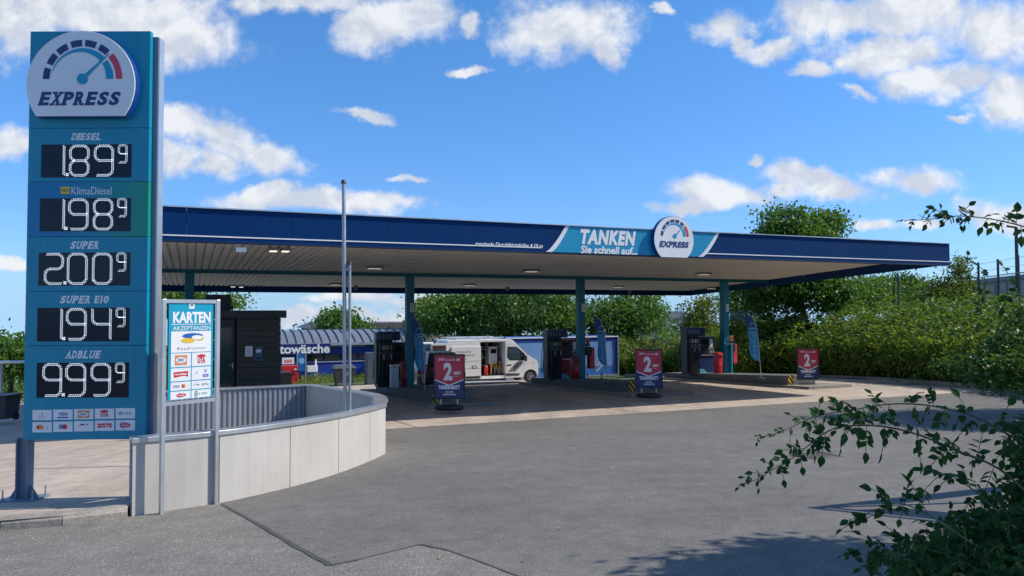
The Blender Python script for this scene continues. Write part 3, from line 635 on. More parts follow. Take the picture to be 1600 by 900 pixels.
# smooth curve through the corner points
def catmull(P, n=6):
    P = [P[0] * 2 - P[1]] + P + [P[-1] * 2 - P[-2]]; out = []
    for i in range(1, len(P) - 2):
        for k in range(n):
            t = k / n; a, b_, c, d = P[i - 1:i + 3]
            out.append(((b_ * 2) + (c - a) * t + (a * 2 - b_ * 5 + c * 4 - d) * t * t + (b_ * 3 - a - c * 3 + d) * t ** 3) * .5)
    return out + [P[-2]]
base = catmull(wb, 5)
def wn(P, i):
    t = (P[min(i + 1, len(P) - 1)] - P[max(i - 1, 0)]); t.z = 0; t.normalize(); return V((t.y, -t.x, 0))
TH_ = .09
ends = [0, 5, 10, 15, 20, 25]
for s in range(5):
    seg = range(ends[s], ends[s + 1] + 1); b = M(); o = []
    for i in seg:
        n = wn(base, i); p = base[i].copy(); tn = (base[min(i + 1, 25)] - base[max(i - 1, 0)]).normalized()
        if i == ends[s]: p += tn * .006
        if i == ends[s + 1]: p -= tn * .006
        o.append((p, n))
    vs, fs = [], []
    for p, n in o:
        zt = V((0, 0, HW - .035)); vs += [p + V((0, 0, -.05)), p + zt, p - n * .03 + zt, p - n * .03 + V((0, 0, -.05))]
    for k in range(len(o) - 1):
        a = 4 * k; fs += [(a + 0, a + 4, a + 5, a + 1), (a + 1, a + 5, a + 6, a + 2), (a + 2, a + 6, a + 7, a + 3)]
    fs += [(0, 1, 2, 3), (len(vs) - 4, len(vs) - 1, len(vs) - 2, len(vs) - 3)]
    b.add(vs, fs); part('cladding_panel', b, CLAD, wall)
# inner body, far side walls and the corrugated back
inner = [atG(602.5, 709.5)]
def atL(px, py, h):   # point whose height above the ground is h
    return atG(px, py, dz=h) - V((0, 0, h))
cR = base[25]; HC = .93; cB = atL(483, 600.6, HC); cC = atL(436, 603.8, HC); cL = atL(215, 612, HC)
b = M(); vs, fs = [], []
for i in range(26):
    n = wn(base, i); p = base[i] - n * .031; q = base[i] - n * TH_
    vs += [p + V((0, 0, -.05)), p + V((0, 0, HW - .03)), q + V((0, 0, HW - .03)), q + V((0, 0, -.05))]
for k in range(25): a = 4 * k; fs += [(a, a + 4, a + 5, a + 1), (a + 1, a + 5, a + 6, a + 2), (a + 2, a + 6, a + 7, a + 3)]
fs += [(0, 1, 2, 3)]; b.add(vs, fs); part('wall_core', b, SLATE, wall)
b = M(); vs, fs = [], []
for i in range(26):
    n = wn(base, i); p = base[i] + n * .018; q = base[i] - n * (TH_ + .02); zt = HW - .028
    vs += [p + V((0, 0, zt - .03)), p + V((0, 0, zt + .022)), q + V((0, 0, zt + .030)), q + V((0, 0, zt - .03))]
for k in range(25): a = 4 * k; fs += [(a, a + 4, a + 5, a + 1), (a + 1, a + 5, a + 6, a + 2), (a + 2, a + 6, a + 7, a + 3), (a + 3, a + 7, a + 4, a)]
fs += [(0, 1, 2, 3), (103, 102, 101, 100)]; b.add(vs, fs); part('coping', b, ALU, wall, bevel=.006)
# return wall from the round end to the corner, then the corrugated back wall
turn = [cR + V((-.12, .0, 0)), cR + V((-.16, .45, 0)), cR + V((-.50, 1.1, 0))]
for p in turn[1:]: p.z = gz(p.x, p.y)
path2 = catmull(turn + [cB], 5)
rw = thing('return_wall', 'grey flat inner wall of the tank enclosure, behind the curved wall', 'wall', path2[0])
def ribbon(b, P, z0_, z1_, th, rise=0.0):
    vs, fs = [], []
    for i, p in enumerate(P):
        k_ = rise * i / (len(P) - 1); z0 = z0_ + (k_ if z0_ > 0 else 0); z1 = z1_ + k_
        n = wn(P, i); vs += [p + n * th / 2 + V((0, 0, z0)), p + n * th / 2 + V((0, 0, z1)), p - n * th / 2 + V((0, 0, z1)), p - n * th / 2 + V((0, 0, z0))]
    for k in range(len(P) - 1): a = 4 * k; fs += [(a, a + 4, a + 5, a + 1), (a + 1, a + 5, a + 6, a + 2), (a + 2, a + 6, a + 7, a + 3)]
    e = len(vs) - 4; fs += [(0, 1, 2, 3), (e + 3, e + 2, e + 1, e)]; b.add(vs, fs)
b = M(); ribbon(b, path2, -.05, HW - .03, .14, HC - HW); part('wall_panel', b, CLAD, rw)
b = M(); ribbon(b, path2, HW - .03, HW + .0, .22, HC - HW); part('coping', b, ALU, rw, bevel=.004)
bw = thing('corrugated_wall', 'corrugated grey sheet wall at the back of the tank enclosure, before the dark kiosk', 'wall', cC)
d1 = (cB - cL).normalized(); nn = V((d1.y, -d1.x, 0)); nn.z = 0; nn.normalize()
CORR = pbr('corrugated_grey', (0.31, 0.34, 0.38), 0.5, metal=.2, var=.1, scale=2, streak=.25)
b = M(); LN = (cB - cL).length; pit = .095; n_ = int(LN / pit); vs = []; fs = []
for k in range(n_):
    for a, h in ((0, 0), (.42, 0), (.54, .024), (.88, .024)):
        p = cL + d1 * ((k + a) * pit) + nn * h; g = gz(p.x, p.y); vs += [V((p.x, p.y, g - .02)), V((p.x, p.y, g + HC - .03))]
fs = [(2 * k, 2 * k + 2, 2 * k + 3, 2 * k + 1) for k in range(len(vs) // 2 - 1)]; b.add(vs, fs); part('corrugated_sheet', b, CORR, bw)
b = M(); ribbon(b, [cL - nn * .05, cB - nn * .05], HC - .03, HC, .2); part('coping', b, ALU, bw)
b = M(); ribbon(b, [cL - nn * .08, cB - nn * .08], -.05, HC - .035, .1); part('wall_core', b, MGREY, bw)

# ================================================================== VENT PIPES
VY = 10.2
def pipe(px0, px1, ptop, pbot, r, lab):
    t = atY(px0, ptop, VY); q = atY(px1, pbot, VY); zb = gz(q.x, VY); top = V((q.x, VY, t.z)); o = thing('vent_pipe', lab, 'pipe', (q.x, VY, zb), group='vent pipes behind the low wall')
    b = M().tube([(q.x, VY, zb), (q.x + (t.x - q.x), VY, t.z)], r, 10); part('pipe', b, GALV, o, smooth=True)
    b = M().tube([(t.x, VY, t.z), (t.x, VY, t.z + .05)], [r * 1.5, r * 1.1], 10); part('vent_cap', b, DGREY, o, smooth=True)
    b = M().box(q.x - .07, q.x + .07, VY - .07, VY + .07, zb, zb + .015); part('base_plate', b, GALV, o)
    return t, q
GALVP = GALV
t1, q1 = pipe(537, 540, 287, 650, .026, 'tall thin grey vent pipe rising above the canopy edge behind the low wall')
t2, q2 = pipe(546.5, 547, 414, 648, .019, 'shorter slim vent pipe clamped beside the tall one behind the low wall')
o = thing('pipe_clamp', 'small steel clamp joining the two vent pipes near the top of the short one', 'clamp', (q1.x, VY, atY(540, 420, VY).z))
b = M(); z = atY(540, 421, VY).z; b.box(q1.x - .04, q2.x + .025, VY - .035, VY - .025, z - .01, z + .012); part('clamp_bar', b, GALV, o)
b = M(); z = atY(540, 644, VY).z; b.box(q1.x - .05, q2.x + .04, VY - .05, VY - .035, z - .03, z + .0); part('bracket_plate', b, GALV, o)

# ================================================================== KERB STONES at the left
kp = [atG(-520, 870), atG(-200, 843), atG(0, 831), atG(97, 823.5), atG(200, 811)]
for i in range(4):
    a, c = kp[i], kp[i + 1]; d = (c - a); d.z = 0; ln = d.length; d.normalize(); n = V((-d.y, d.x, 0)); mid = (a + c) / 2
    b = M(); vs = []
    prof = [(0, -.1), (0, .07), (.035, KZ + .012), (.16, KZ + .012), (.16, -.1)]
    for e, s in ((a, .004), (c, -.004)):
        for w, z in prof: vs.append(V((e.x, e.y, gz(e.x, e.y))) + d * s + n * w + V((0, 0, z)))
    b.add(vs, [(0, 1, 2, 3, 4), (9, 8, 7, 6, 5)] + [(k, k + 5, (k + 1) % 5 + 5, (k + 1) % 5) for k in range(5)])
    o = part('kerb_stone', b, MKERB, None, origin=(a.x, a.y, gz(a.x, a.y)))
    tag(o, ['worn concrete kerb stone at the far left edge under the price pylon', 'second worn kerb stone from the left below the pylon', 'worn kerb stone below the left post of the price pylon', 'worn kerb stone ending at the clad wall, below the pylon'][i], 'kerb', 'kerb stones under the price pylon')

# ================================================================== DRAIN GRATE in the asphalt
g0 = atG(1281, 714); o = thing('drain_cover', 'rusty square drain cover set in the asphalt near the overhanging branch', 'drain cover', g0)
b = M(); 
for s, a in ((-1, 0), (1, 0), (-1, 1), (1, 1)):
    d = U if a == 0 else N; e = N if a == 0 else U; b.ob(g0 + e * (.24 * s) + V((0, 0, .012)), d * .25, e * .018, V((0, 0, .006)) )
part('frame', b, pbr('rusty_iron', (.13, .115, .10), .7, var=.4, scale=9), o)
for k in range(9):
    b = M(); b.ob(g0 + N * (-.19 + .0475 * k) + V((0, 0, .009)), U * .21, N * .010, V((0, 0, .006))); part('grate_bar', b, MATS['rusty_iron'], o)
# ================================================================== CANOPY
VF, VB, VC = 15.2, 36.0, 26.2
zB = lambda v: CAMZ + 1.373 - .018 * (v - VF)       # underside of the fascia
FH = .612
UL, UR0, UR1 = -2.0, 20.28, 26.45
ur = lambda v: UR0 + (UR1 - UR0) * (v - VF) / (VB - VF)
CP = lambda u, v, z: U * u + N * v + V((0, 0, z))
can = thing('petrol_canopy', 'long flat filling station canopy with navy fascia, TANKEN lettering and round EXPRESS gauge', 'canopy', CP(UL + 11, VC, gz(*(U * 9 + N * VC).xy)))
SOF = pbr('soffit_steel', (0.80, 0.74, 0.66), 0.5, metal=.0, var=.12, scale=.8, streak=.1)
NAVYF = pbr('navy_fascia', (0.002, 0.036, 0.135), 0.5, spec=.1, var=.07, scale=.7, streak=.12)
# front fascia in cassettes with open joints
def fpan(b, u0, u1, v, zlo, zhi, th): b.prism([CP(u0, v, zlo), CP(u1, v, zlo), CP(u1, v, zhi), CP(u0, v, zhi)], N * th); return b
pxu = lambda px, v=VF: (lambda t: (t * U.x + U.y) * v / (t * N.x + N.y))(ray(px, 450).x / ray(px, 450).y)
uT0, uT1 = pxu(872), pxu(1108)
edges = [UL + i * 1.9 for i in range(20) if UL + i * 1.9 < UR0 - .4] + [UR0]
for a, c in zip(edges, edges[1:]):
    b = M(); fpan(b, a + .002, c - .002, VF, zB(VF), zB(VF) + FH, .12); part('fascia_panel', b, NAVYF, can)
# other three sides
def side(name, u0, v0, u1, v1, n):
    for k in range(n):
        t0, t1 = k / n, (k + 1) / n; ua, va, ub, vb = u0 + (u1 - u0) * t0, v0 + (v1 - v0) * t0, u0 + (u1 - u0) * t1, v0 + (v1 - v0) * t1
        P = [CP(ua, va, zB(va)), CP(ub, vb, zB(vb)), CP(ub, vb, zB(vb) + FH), CP(ua, va, zB(va) + FH)]; d = (P[1] - P[0]).normalized(); n_ = V((-d.y, d.x, 0)) * .12
        P[0] += d * .002; P[3] += d * .002; P[1] -= d * .002; P[2] -= d * .002
        b = M().prism(P, n_); part(name, b, NAVYF, can)
side('fascia_panel', UR0, VF + .12, UR1, VB, 12); side('fascia_panel', UR1, VB + .0, UL, VB, 16); side('fascia_panel', UL, VB - .12, UL, VF + .12, 12)
# light line along the fascia and metal edge on top
fz = zB(VF)
for a, c in ((UL, pxu(846)), (pxu(1104), UR0)):
    b = M(); fpan(b, a, c, VF - .012, fz + .078, fz + .102, .011); part('white_stripe', b, WHITE, can)
b = M(); b.ob(CP((UL + UR0) / 2, VF + .05, fz + FH + .012), U * (UR0 - UL) / 2, N * .09, V((0, 0, .012))); part('top_trim', b, ALU, can)
b = M(); b.ob(CP((UL + UR0) / 2, VF + .10, fz - .012), U * (UR0 - UL) / 2, N * .10, V((0, 0, .0115))); part('bottom_trim', b, NAVYD, can)
# teal sign part with curved white borders
ff = lambda a, c, h: CP(a, VF - h, c)
def slant(x0, w, lean, n=10, flip=False):
    """curved edge from bottom (x0) leaning right to the top"""
    out = []
    for k in range(n + 1):
        t = k / n; out.append((x0 + lean * (t ** .75 if not flip else t ** 1.5), fz + .004 + (FH - .006) * t))
    return out
xl0, xl1 = pxu(853), pxu(884); xr0, xr1 = pxu(1091), pxu(1120)
Ls = slant(xl0, 0, xl1 - xl0); Rs = slant(xr0, 0, xr1 - xr0)
TEALF = pbr('teal_fascia', (0.0, 0.27, 0.46), 0.4, var=.05)
b = M(); b.add([ff(x, z, .008) for x, z in Ls] + [ff(x, z, .008) for x, z in Rs], [(i, i + 11, i + 12, i + 1) for i in range(10)]); part('teal_sign_field', b, TEALF, can)
for Q, s in ((Ls, 1), (Rs, -1)):
    w = .13; b = M(); b.add([ff(x, z, .013) for x, z in Q] + [ff(x + w * (1.1 - .4 * k / 10) * 1, z, .013) for k, (x, z) in enumerate(Q)], [(i, i + 11, i + 12, i + 1) for i in range(10)]); part('white_border', b, WHITE, can)
zz = lambda px, py: (lambda p: p.z)(atP(px, py, CP(0, VF, 0), N))
b = M(); H0, H1 = zz(950, 383), zz(950, 359.5)
fTxt(b, 'TANKEN', ff, pxu(907), pxu(994), H0, H1, .014, .055, .22, 1.12); part('lettering', b, WHITE, can)
b = M(); fTxt(b, 'Sie schnell auf...', ff, pxu(907), pxu(996), zz(950, 397), zz(950, 385), .014, .035, .15); part('lettering', b, WHITE, can)
b = M(); fTxt(b, 'maximale Durchfahrtshöhe 4,10 m', ff, pxu(742), pxu(848), zz(795, 386.5), zz(795, 379.5), .014, .02, .25); part('lettering', b, WHITE, can)
# round EXPRESS gauge in front of the fascia
cu_, R_ = pxu(1048.5), (pxu(1081) - pxu(1017)) / 2 * .97; cz_ = zz(1048, 375.5)
rd = thing('round_gauge_sign', 'round white EXPRESS gauge sign mounted on the teal part of the canopy fascia', 'sign', CP(cu_, VF, fz)) if False else None
b = M(); b.prism([ff(x, z, .14) for x, z in disc_pts(cu_, cz_, R_, cut=-.75)], N * .12); dsc = part('logo_disc', b, NAVY, can)
b = M(); b.prism([ff(x, z, .15) for x, z in disc_pts(cu_, cz_, R_ * .985, cut=-.75)], N * .0095); part('disc_face', b, WHITE, dsc)
gauge(dsc, ff, cu_, cz_ + .06 * R_, R_ * .97, .155, True, slab=False)
# corrugated soffit sheets, ribs running front to back
zS = lambda v: zB(v) + .27
pw = 1.0; k = 0; u = UL + .13
while u < UR1 - .2:
    u2 = min(u + pw, UR1 - .13); b = M(); vs = []; fs = []
    n = 5; prof = []
    for i in range(n):
        a = u + (u2 - u) * i / n; w = (u2 - u) / n; prof += [(a, 0), (a + w * .62, 0), (a + w * .70, .045), (a + w * .92, .045)]
    prof.append((u2, 0))
    for a, h in prof:
        va = VF + .12 if a < UR0 - .15 else VF + (a + .15 - UR0) * (VB - VF) / (UR1 - UR0) + .2
        va = min(va, VB - .2); vs += [CP(a, va, zS(va) + h), CP(a, VB - .12, zS(VB) + h)]
    b.add(vs, [(2 * i, 2 * i + 1, 2 * i + 3, 2 * i + 2) for i in range(len(prof) - 1)]); part('soffit_sheet', b, SOF, can); u = u2; k += 1
# roof deck over it
b = M(); b.add([CP(UL + .1, VF + .1, zB(VF) + FH - .06), CP(UR0, VF + .1, zB(VF) + FH - .06), CP(UR1, VB - .1, zB(VB) + FH - .06), CP(UL + .1, VB - .1, zB(VB) + FH - .06)], [(0, 1, 2, 3)]); part('roof_deck', b, MGREY, can)
# beams
zb_ = CAMZ + 1.34
for v, h in ((VC, zS(VC) - zb_), ):
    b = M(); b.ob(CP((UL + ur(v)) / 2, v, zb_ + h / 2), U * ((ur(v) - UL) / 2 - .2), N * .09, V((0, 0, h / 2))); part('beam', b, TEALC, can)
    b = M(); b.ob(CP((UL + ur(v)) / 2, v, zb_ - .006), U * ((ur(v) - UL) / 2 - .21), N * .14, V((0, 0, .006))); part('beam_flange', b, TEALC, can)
# columns
colX = []
for px in (295.6, 640, 907, 1132):
    t = ray(px, 500).x / ray(px, 500).y; Y = VC / (N.x * t + N.y); p = V((t * Y, Y, 0)); colX.append(p)
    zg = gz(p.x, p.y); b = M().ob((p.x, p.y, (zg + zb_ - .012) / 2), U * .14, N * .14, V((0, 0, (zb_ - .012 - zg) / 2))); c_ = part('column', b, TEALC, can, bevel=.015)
    if px > 300:
        b = M().ob(CP(*W2(p), 0) + V((0, 0, 0)) - N * .146 + U * .05 + V((0, 0, CAMZ + .22)), U * .07, N * .003, V((0, 0, .16))); part('notice', b, WHITEB, c_)
        b = M(); p2 = p - N * .1501 + U * .05; p2.z = CAMZ + .22
        for q in range(5): b.ob(p2 + V((0, 0, .11 - .05 * q)), U * .045, N * .0005, V((0, 0, .008)))
        part('notice_print', b, GINK, c_, kind='stuff')
        if px < 1000: b = M(); p3 = p - N * .148; p3.z = 0
COLS = colX
# lamps under the soffit (photo position on the soffit plane)
def onS(px, py):
    d = ray(px, py); Y = 5.0
    while Y < 90:
        k = Y / d.y; x = d.x * k; v = x * N.x + Y * N.y
        if CAMZ + d.z * k >= zS(v): break
        Y += .02
    return V((x, Y, zS(v)))
LAMP = pbr('lamp_glass', (0.8, 0.8, 0.75), 0.3, emit=(1.0, 0.93, 0.78), es=1.0, var=.02)
LAMPO = pbr('lamp_glass_dim', (0.75, 0.73, 0.68), 0.3, emit=(1.0, 0.85, 0.62), es=.35, var=.02)
lm = [(427, 387.5, 1, 'front left bright ceiling lamp of the close pair under the canopy'), (446, 388, 1, 'right bright ceiling lamp of the close pair under the canopy front'),
      (585, 416, 0, 'ceiling lamp under the canopy, left of the first visible pump column'), (830, 421, 0, 'ceiling lamp under the canopy below the TANKEN lettering'),
      (1099, 426, 0, 'ceiling lamp under the canopy below the round gauge'), (1268, 429.5, 0, 'ceiling lamp under the far right tip of the canopy'),
      (524, 442.5, 0, 'ceiling lamp in the rear row, just left of the vent pipes'), (734, 443.5, 0, 'ceiling lamp in the rear row between first and second pump columns'),
      (966, 446.5, 0, 'ceiling lamp in the rear row right of the middle pump column'), (1112, 449, 0, 'ceiling lamp in the rear row beside the right pump column'),
      (364, 445.5, 1, 'left bright lamp of the rear pair above the kiosk'), (377, 446, 1, 'right bright lamp of the rear pair above the kiosk')]
for x, y, on, lab in lm:
    p = onS(x, y); sc = p.y / 22
    o = thing('ceiling_lamp', lab, 'lamp', p, group='lamps under the canopy')
    b = M().ob(p - V((0, 0, .035)), U * (.11 if on else .24), N * .20, V((0, 0, .034))); part('housing', b, MGREY, o, bevel=.006)
    b = M().ob(p - V((0, 0, .078)), U * (.08 if on else .19), N * .15, V((0, 0, .008))); part('diffuser', b, LAMP if on else LAMPO, o)
for x, y, lab in ((555, 449.5, 'small round loudspeaker at the rear canopy edge left'), (792, 451, 'small round loudspeaker at the rear edge above the white van'), (982, 456.5, 'small round loudspeaker at the rear edge near the middle column')):
    p = onS(x, y - 3); o = thing('loudspeaker', lab, 'loudspeaker', p, group='loudspeakers at the rear canopy edge')
    b = M().tube([p - V((0, 0, .1)) - N * .1, p - V((0, 0, .1)) + N * .1], [.12, .06], 10); part('horn', b, MGREY, o, smooth=True)
    b = M().tube([p, p - V((0, 0, .1))], .015, 6); part('bracket', b, MGREY, o)
p = onS(377, 383.5); o = thing('emergency_sign', 'small pale blue box light hanging at the canopy front edge on the left', 'sign', p)
b = M().ob(p - V((0, 0, .10)), U * .11, N * .05, V((0, 0, .05))); part('light_box', b, pbr('pale_blue_box', (.35, .5, .75), .4, emit=(.5, .7, 1), es=.25), o)
b = M().tube([p, p - V((0, 0, .06))], .012, 6); part('bracket', b, MGREY, o)
# roof ventilator
p = CP(pxu(402, 17.5), 17.5, zB(VF) + FH - .06); o = thing('roof_ventilator', 'small grey box ventilator on the canopy roof near its left end', 'ventilator', p)
b = M().box(p.x - .07, p.x + .07, p.y - .07, p.y + .07, p.z, p.z + .20); part('shaft', b, MGREY, o)
b = M().box(p.x - .10, p.x + .10, p.y - .10, p.y + .10, p.z + .20, p.z + .30); part('hood', b, pbr('weathered_grey', (.28, .28, .28), .6, var=.3, scale=9), o, bevel=.01)

# ================================================================== KIOSK
VK = 21.5; KR = pxu(438, VK); KL = pxu(262, VK); zKT = atP(400, 485, CP(0, VK - .08, 0), N).z; zKE = atP(400, 497, CP(0, VK - .08, 0), N).z
kio = thing('kiosk', 'dark brown clad flat roofed kiosk with a glazed door under the canopy', 'kiosk', CP((KL + KR) / 2, VK + 1.7, zv(VK)))
BRN = pbr('dark_brown_cladding', (0.050, 0.043, 0.038), 0.6, var=.2, scale=2); ANTH = pbr('anthracite_fascia', (0.018, 0.022, 0.032), 0.45, var=.15)
zk = zv(VK) - .1
uD = pxu(371, VK)
b = M(); b.ob(CP((uD + KR) / 2, VK + 1.8, (zk + zKE) / 2), U * (KR - uD) / 2, N * 1.76, V((0, 0, (zKE - zk) / 2))); b.ob(CP((uD + KL) / 2, VK + 1.9, (zk + zKE) / 2), U * ((uD - KL) / 2), N * 1.66, V((0, 0, (zKE - zk) / 2))); part('wall', b, BRN, kio)
n = 16; hh = (zKE - zk) / n
for i in range(n):
    for a, c in ((uD, KR + .02),):
        b = M(); fpan(b, a, c, VK, zk + i * hh + .008, zk + (i + 1) * hh - .008, .03 + (i % 3) * .003); part('cladding_board', b, BRN, kio)
b = M(); b.ob(CP((KL + KR) / 2 + .03, VK + 1.75, (zKE + zKT) / 2), U * ((KR - KL) / 2 + .12), N * 1.93, V((0, 0, (zKT - zKE) / 2))); rf = part('roof', b, ANTH, kio, bevel=.01)
b = M(); u0, u1 = pxu(321, VK + 1), pxu(361, VK + 1); z1 = atP(340, 460, CP(0, VK + 1, 0), N).z; b.ob(CP((u0 + u1) / 2, VK + 1.6, (zKT + z1) / 2), U * (u1 - u0) / 2, N * .6, V((0, 0, (z1 - zKT) / 2))); part('roof_box', b, ANTH, rf)
b = M(); b.ob(CP(pxu(360, VK + 1), VK + 1.2, zKT + .08), U * .09, N * .1, V((0, 0, .06))); part('roof_unit', b, ANTH, rf)
# door section
dz0, dz1 = zk + .05, zKE - .03; ud0, ud1 = pxu(338, VK + .1), pxu(367.5, VK + .1)
b = M()
for a, c, z0, z1 in ((ud0, ud0 + .07, dz0, dz1), (ud1 - .07, ud1, dz0, dz1), (ud0 + .07, ud1 - .07, dz1 - .22, dz1), (ud0 + .07, ud1 - .07, dz0, dz0 + .3)): fpan(b, a, c, VK + .12, z0, z1, .06)
dr = part('door', b, ANTH, kio)
b = M(); fpan(b, ud0 + .07, ud1 - .07, VK + .15, dz0 + .3, dz1 - .22, .012); part('door_pane', b, glass('green_glass', (.03, .05, .05), .05), dr)
b = M(); q = CP(ud1 - .05, VK + .10, atP(364, 572, CP(0, VK, 0), N).z); b.ob(q, U * .012, N * .008, V((0, 0, .07))); b.tube([q - V((0, 0, -.02)) - N * .008, q - N * .05 + V((0, 0, .02)), q - N * .05 - U * .10 + V((0, 0, .02))], .009, 6); part('door_handle', b, ALU, dr)
for a, c in ((KL + .1, KL + .9), (KL + .95, ud0 - .06)):
    b = M(); fpan(b, a, c, VK + .15, dz0 + .5, dz1 - .2, .05); w_ = part('window', b, ANTH, kio); b = M(); fpan(b, a + .05, c - .05, VK + .14, dz0 + .55, dz1 - .25, .008); part('pane', b, DGLASS, w_)
def kpl(x0, x1, y0, y1, off, th, nm, mt, par=kio):
    P0 = CP(0, VK - off, 0); b = M(); fpan(b, pxu(x0, VK - off), pxu(x1, VK - off), VK - off, atP(x0, y1, P0, N).z, atP(x0, y0, P0, N).z, th); return part(nm, b, mt, par)
nt_ = kpl(384, 395.5, 541, 557, .012, .01, 'notice', WHITEB); b = M()
for q in range(5): fpan(b, pxu(386.5, VK), pxu(393, VK), VK - .014, atP(390, 544 + q * 2.6, CP(0, VK, 0), N).z - .012, atP(390, 544 + q * 2.6, CP(0, VK, 0), N).z, .001)
part('notice_print', b, GINK, nt_, kind='stuff')
nb = kpl(399.5, 410.5, 542, 564, .012, .01, 'picture_notice', pbr('blue_picture', (.02, .12, .22), .3, var=.5, scale=8)); kpl(401, 409, 546, 551, .014, .001, 'picture_band', WHITEB, nb); kpl(401, 409, 558, 562, .014, .001, 'picture_band', BLACK, nb)
# ================================================================== ISLANDS
MISL = ground_mat('island_concrete', (0.30, 0.28, 0.25), (0.40, 0.38, 0.34), (0.18, 0.17, 0.155), 50, 0.3, 0.7, bump=.2)
MPL = ground_mat('plinth_concrete', (0.16, 0.165, 0.17), (0.26, 0.26, 0.26), (0.10, 0.105, 0.11), 50, 0.3, 0.7, bump=.2)
STRIPE, nts, bs = nmat('black_yellow_stripes')
_tc = N_(nts, 'ShaderNodeTexCoord'); _mp = N_(nts, 'ShaderNodeMapping'); _mp.inputs['Rotation'].default_value = (0, rad(40), 0)
_w = N_(nts, 'ShaderNodeTexWave', i_Scale=2.6); _w.bands_direction = 'X'; nts.links.new(_tc.outputs['Object'], _mp.inputs['Vector']); nts.links.new(_mp.outputs[0], _w.inputs['Vector'])
_cr = N_(nts, 'ShaderNodeValToRGB'); _cr.color_ramp.interpolation = 'CONSTANT'; _cr.color_ramp.elements[0].color = (.012, .012, .012, 1); _cr.color_ramp.elements[1].color = (.75, .45, .02, 1); _cr.color_ramp.elements[1].position = .5
nts.links.new(_w.outputs['Fac'], _cr.inputs['Fac']); nts.links.new(_cr.outputs['Color'], bs.inputs['Base Color']); bs.inputs['Roughness'].default_value = .5
ISL = [dict(s0=(5.93, 19.9), s1=(6.3, 28.9), p0=(6.35, 20.8), pu=6.85, lab='first pump island from the left, behind the low clad wall', mk='black and yellow striped plate on the first island, left of the nearest poster stand'),
       dict(s0=(12.3, 20.05), s1=(13.3, 29.4), p0=(12.98, 21.0), pu=13.7, lab='middle pump island beneath the round gauge sign', mk='black and yellow striped plate at the near end of the middle island'),
       dict(s0=(18.7, 19.4), s1=(20.1, 28.7), p0=(19.1, 20.5), pu=20.6, lab='right pump island, partly in sunlight by the hedge', mk='black and yellow striped plate at the near end of the right island')]
for I in ISL:
    (a0, b0), (a1, b1) = I['s0'], I['s1']; sl = lambda v: a0 + (a1 - a0) * (v - b0) / (b1 - b0)
    pa = lambda v: I['p0'][0] + (I['pu'] - I['p0'][0]) * (v - I['p0'][1]) / (30 - I['p0'][1])
    W_ = 1.25; o = thing('pump_island', I['lab'], 'pump island', uv(sl(25) + 1, 25), group='pump islands')
    L_ = 31.0; b0 = b0 - .3; segs = 9
    for side_ in (0, 1):
        for k in range(segs):
            v0, v1 = b0 + (L_ - b0) * k / segs + .006, b0 + (L_ - b0) * (k + 1) / segs - .006
            f_ = (lambda v: sl(v)) if side_ == 0 else (lambda v: pa(v) + W_ + .45)
            g = 1 if side_ == 0 else -1; b = M(); q0, q1 = f_(v0), f_(v1)
            pts = [uv(q0, v0, dz=.10), uv(q1, v1, dz=.10), uv(q1 + .15 * g, v1, dz=.10), uv(q0 + .15 * g, v0, dz=.10)]
            if side_ == 0: pts = pts[::-1]
            b.prism(pts, (0, 0, -.16)); part('kerb_stone', b, MISL, o)
    b = M(); v0, v1 = b0 + .0, L_
    b.prism([uv(sl(v0) + .155, v0, dz=.096), uv(pa(v0) + W_ + .295, v0, dz=.096), uv(pa(v1) + W_ + .295, v1, dz=.096), uv(sl(v1) + .155, v1, dz=.096)], (0, 0, -.15)); part('slab', b, MISL, o)
    v0 = I['p0'][1]; h0_, h1_ = .42, .31
    b = M(); b.prism([uv(pa(v0), v0, dz=h0_), uv(pa(v0) + W_, v0, dz=h0_), uv(pa(30.2) + W_, 30.2, dz=h1_), uv(pa(30.2), 30.2, dz=h1_)], (0, 0, -.33)); part('plinth', b, MPL, o, bevel=.012)
    I['ph'] = lambda v, v0=v0: h0_ + (h1_ - h0_) * (v - v0) / (30 - v0)
    q = uv(pa(v0) + .12, v0 - .012, dz=.27)
    b = M().ob((0, 0, 0), (.11, 0, 0), (0, .008, 0), (0, 0, .17)); mk = part('striped_plate', b, STRIPE); mk.location = q; mk.rotation_euler = (0, 0, UA)
    tag(mk, I['mk'], 'warning plate', 'striped plates on the island ends')

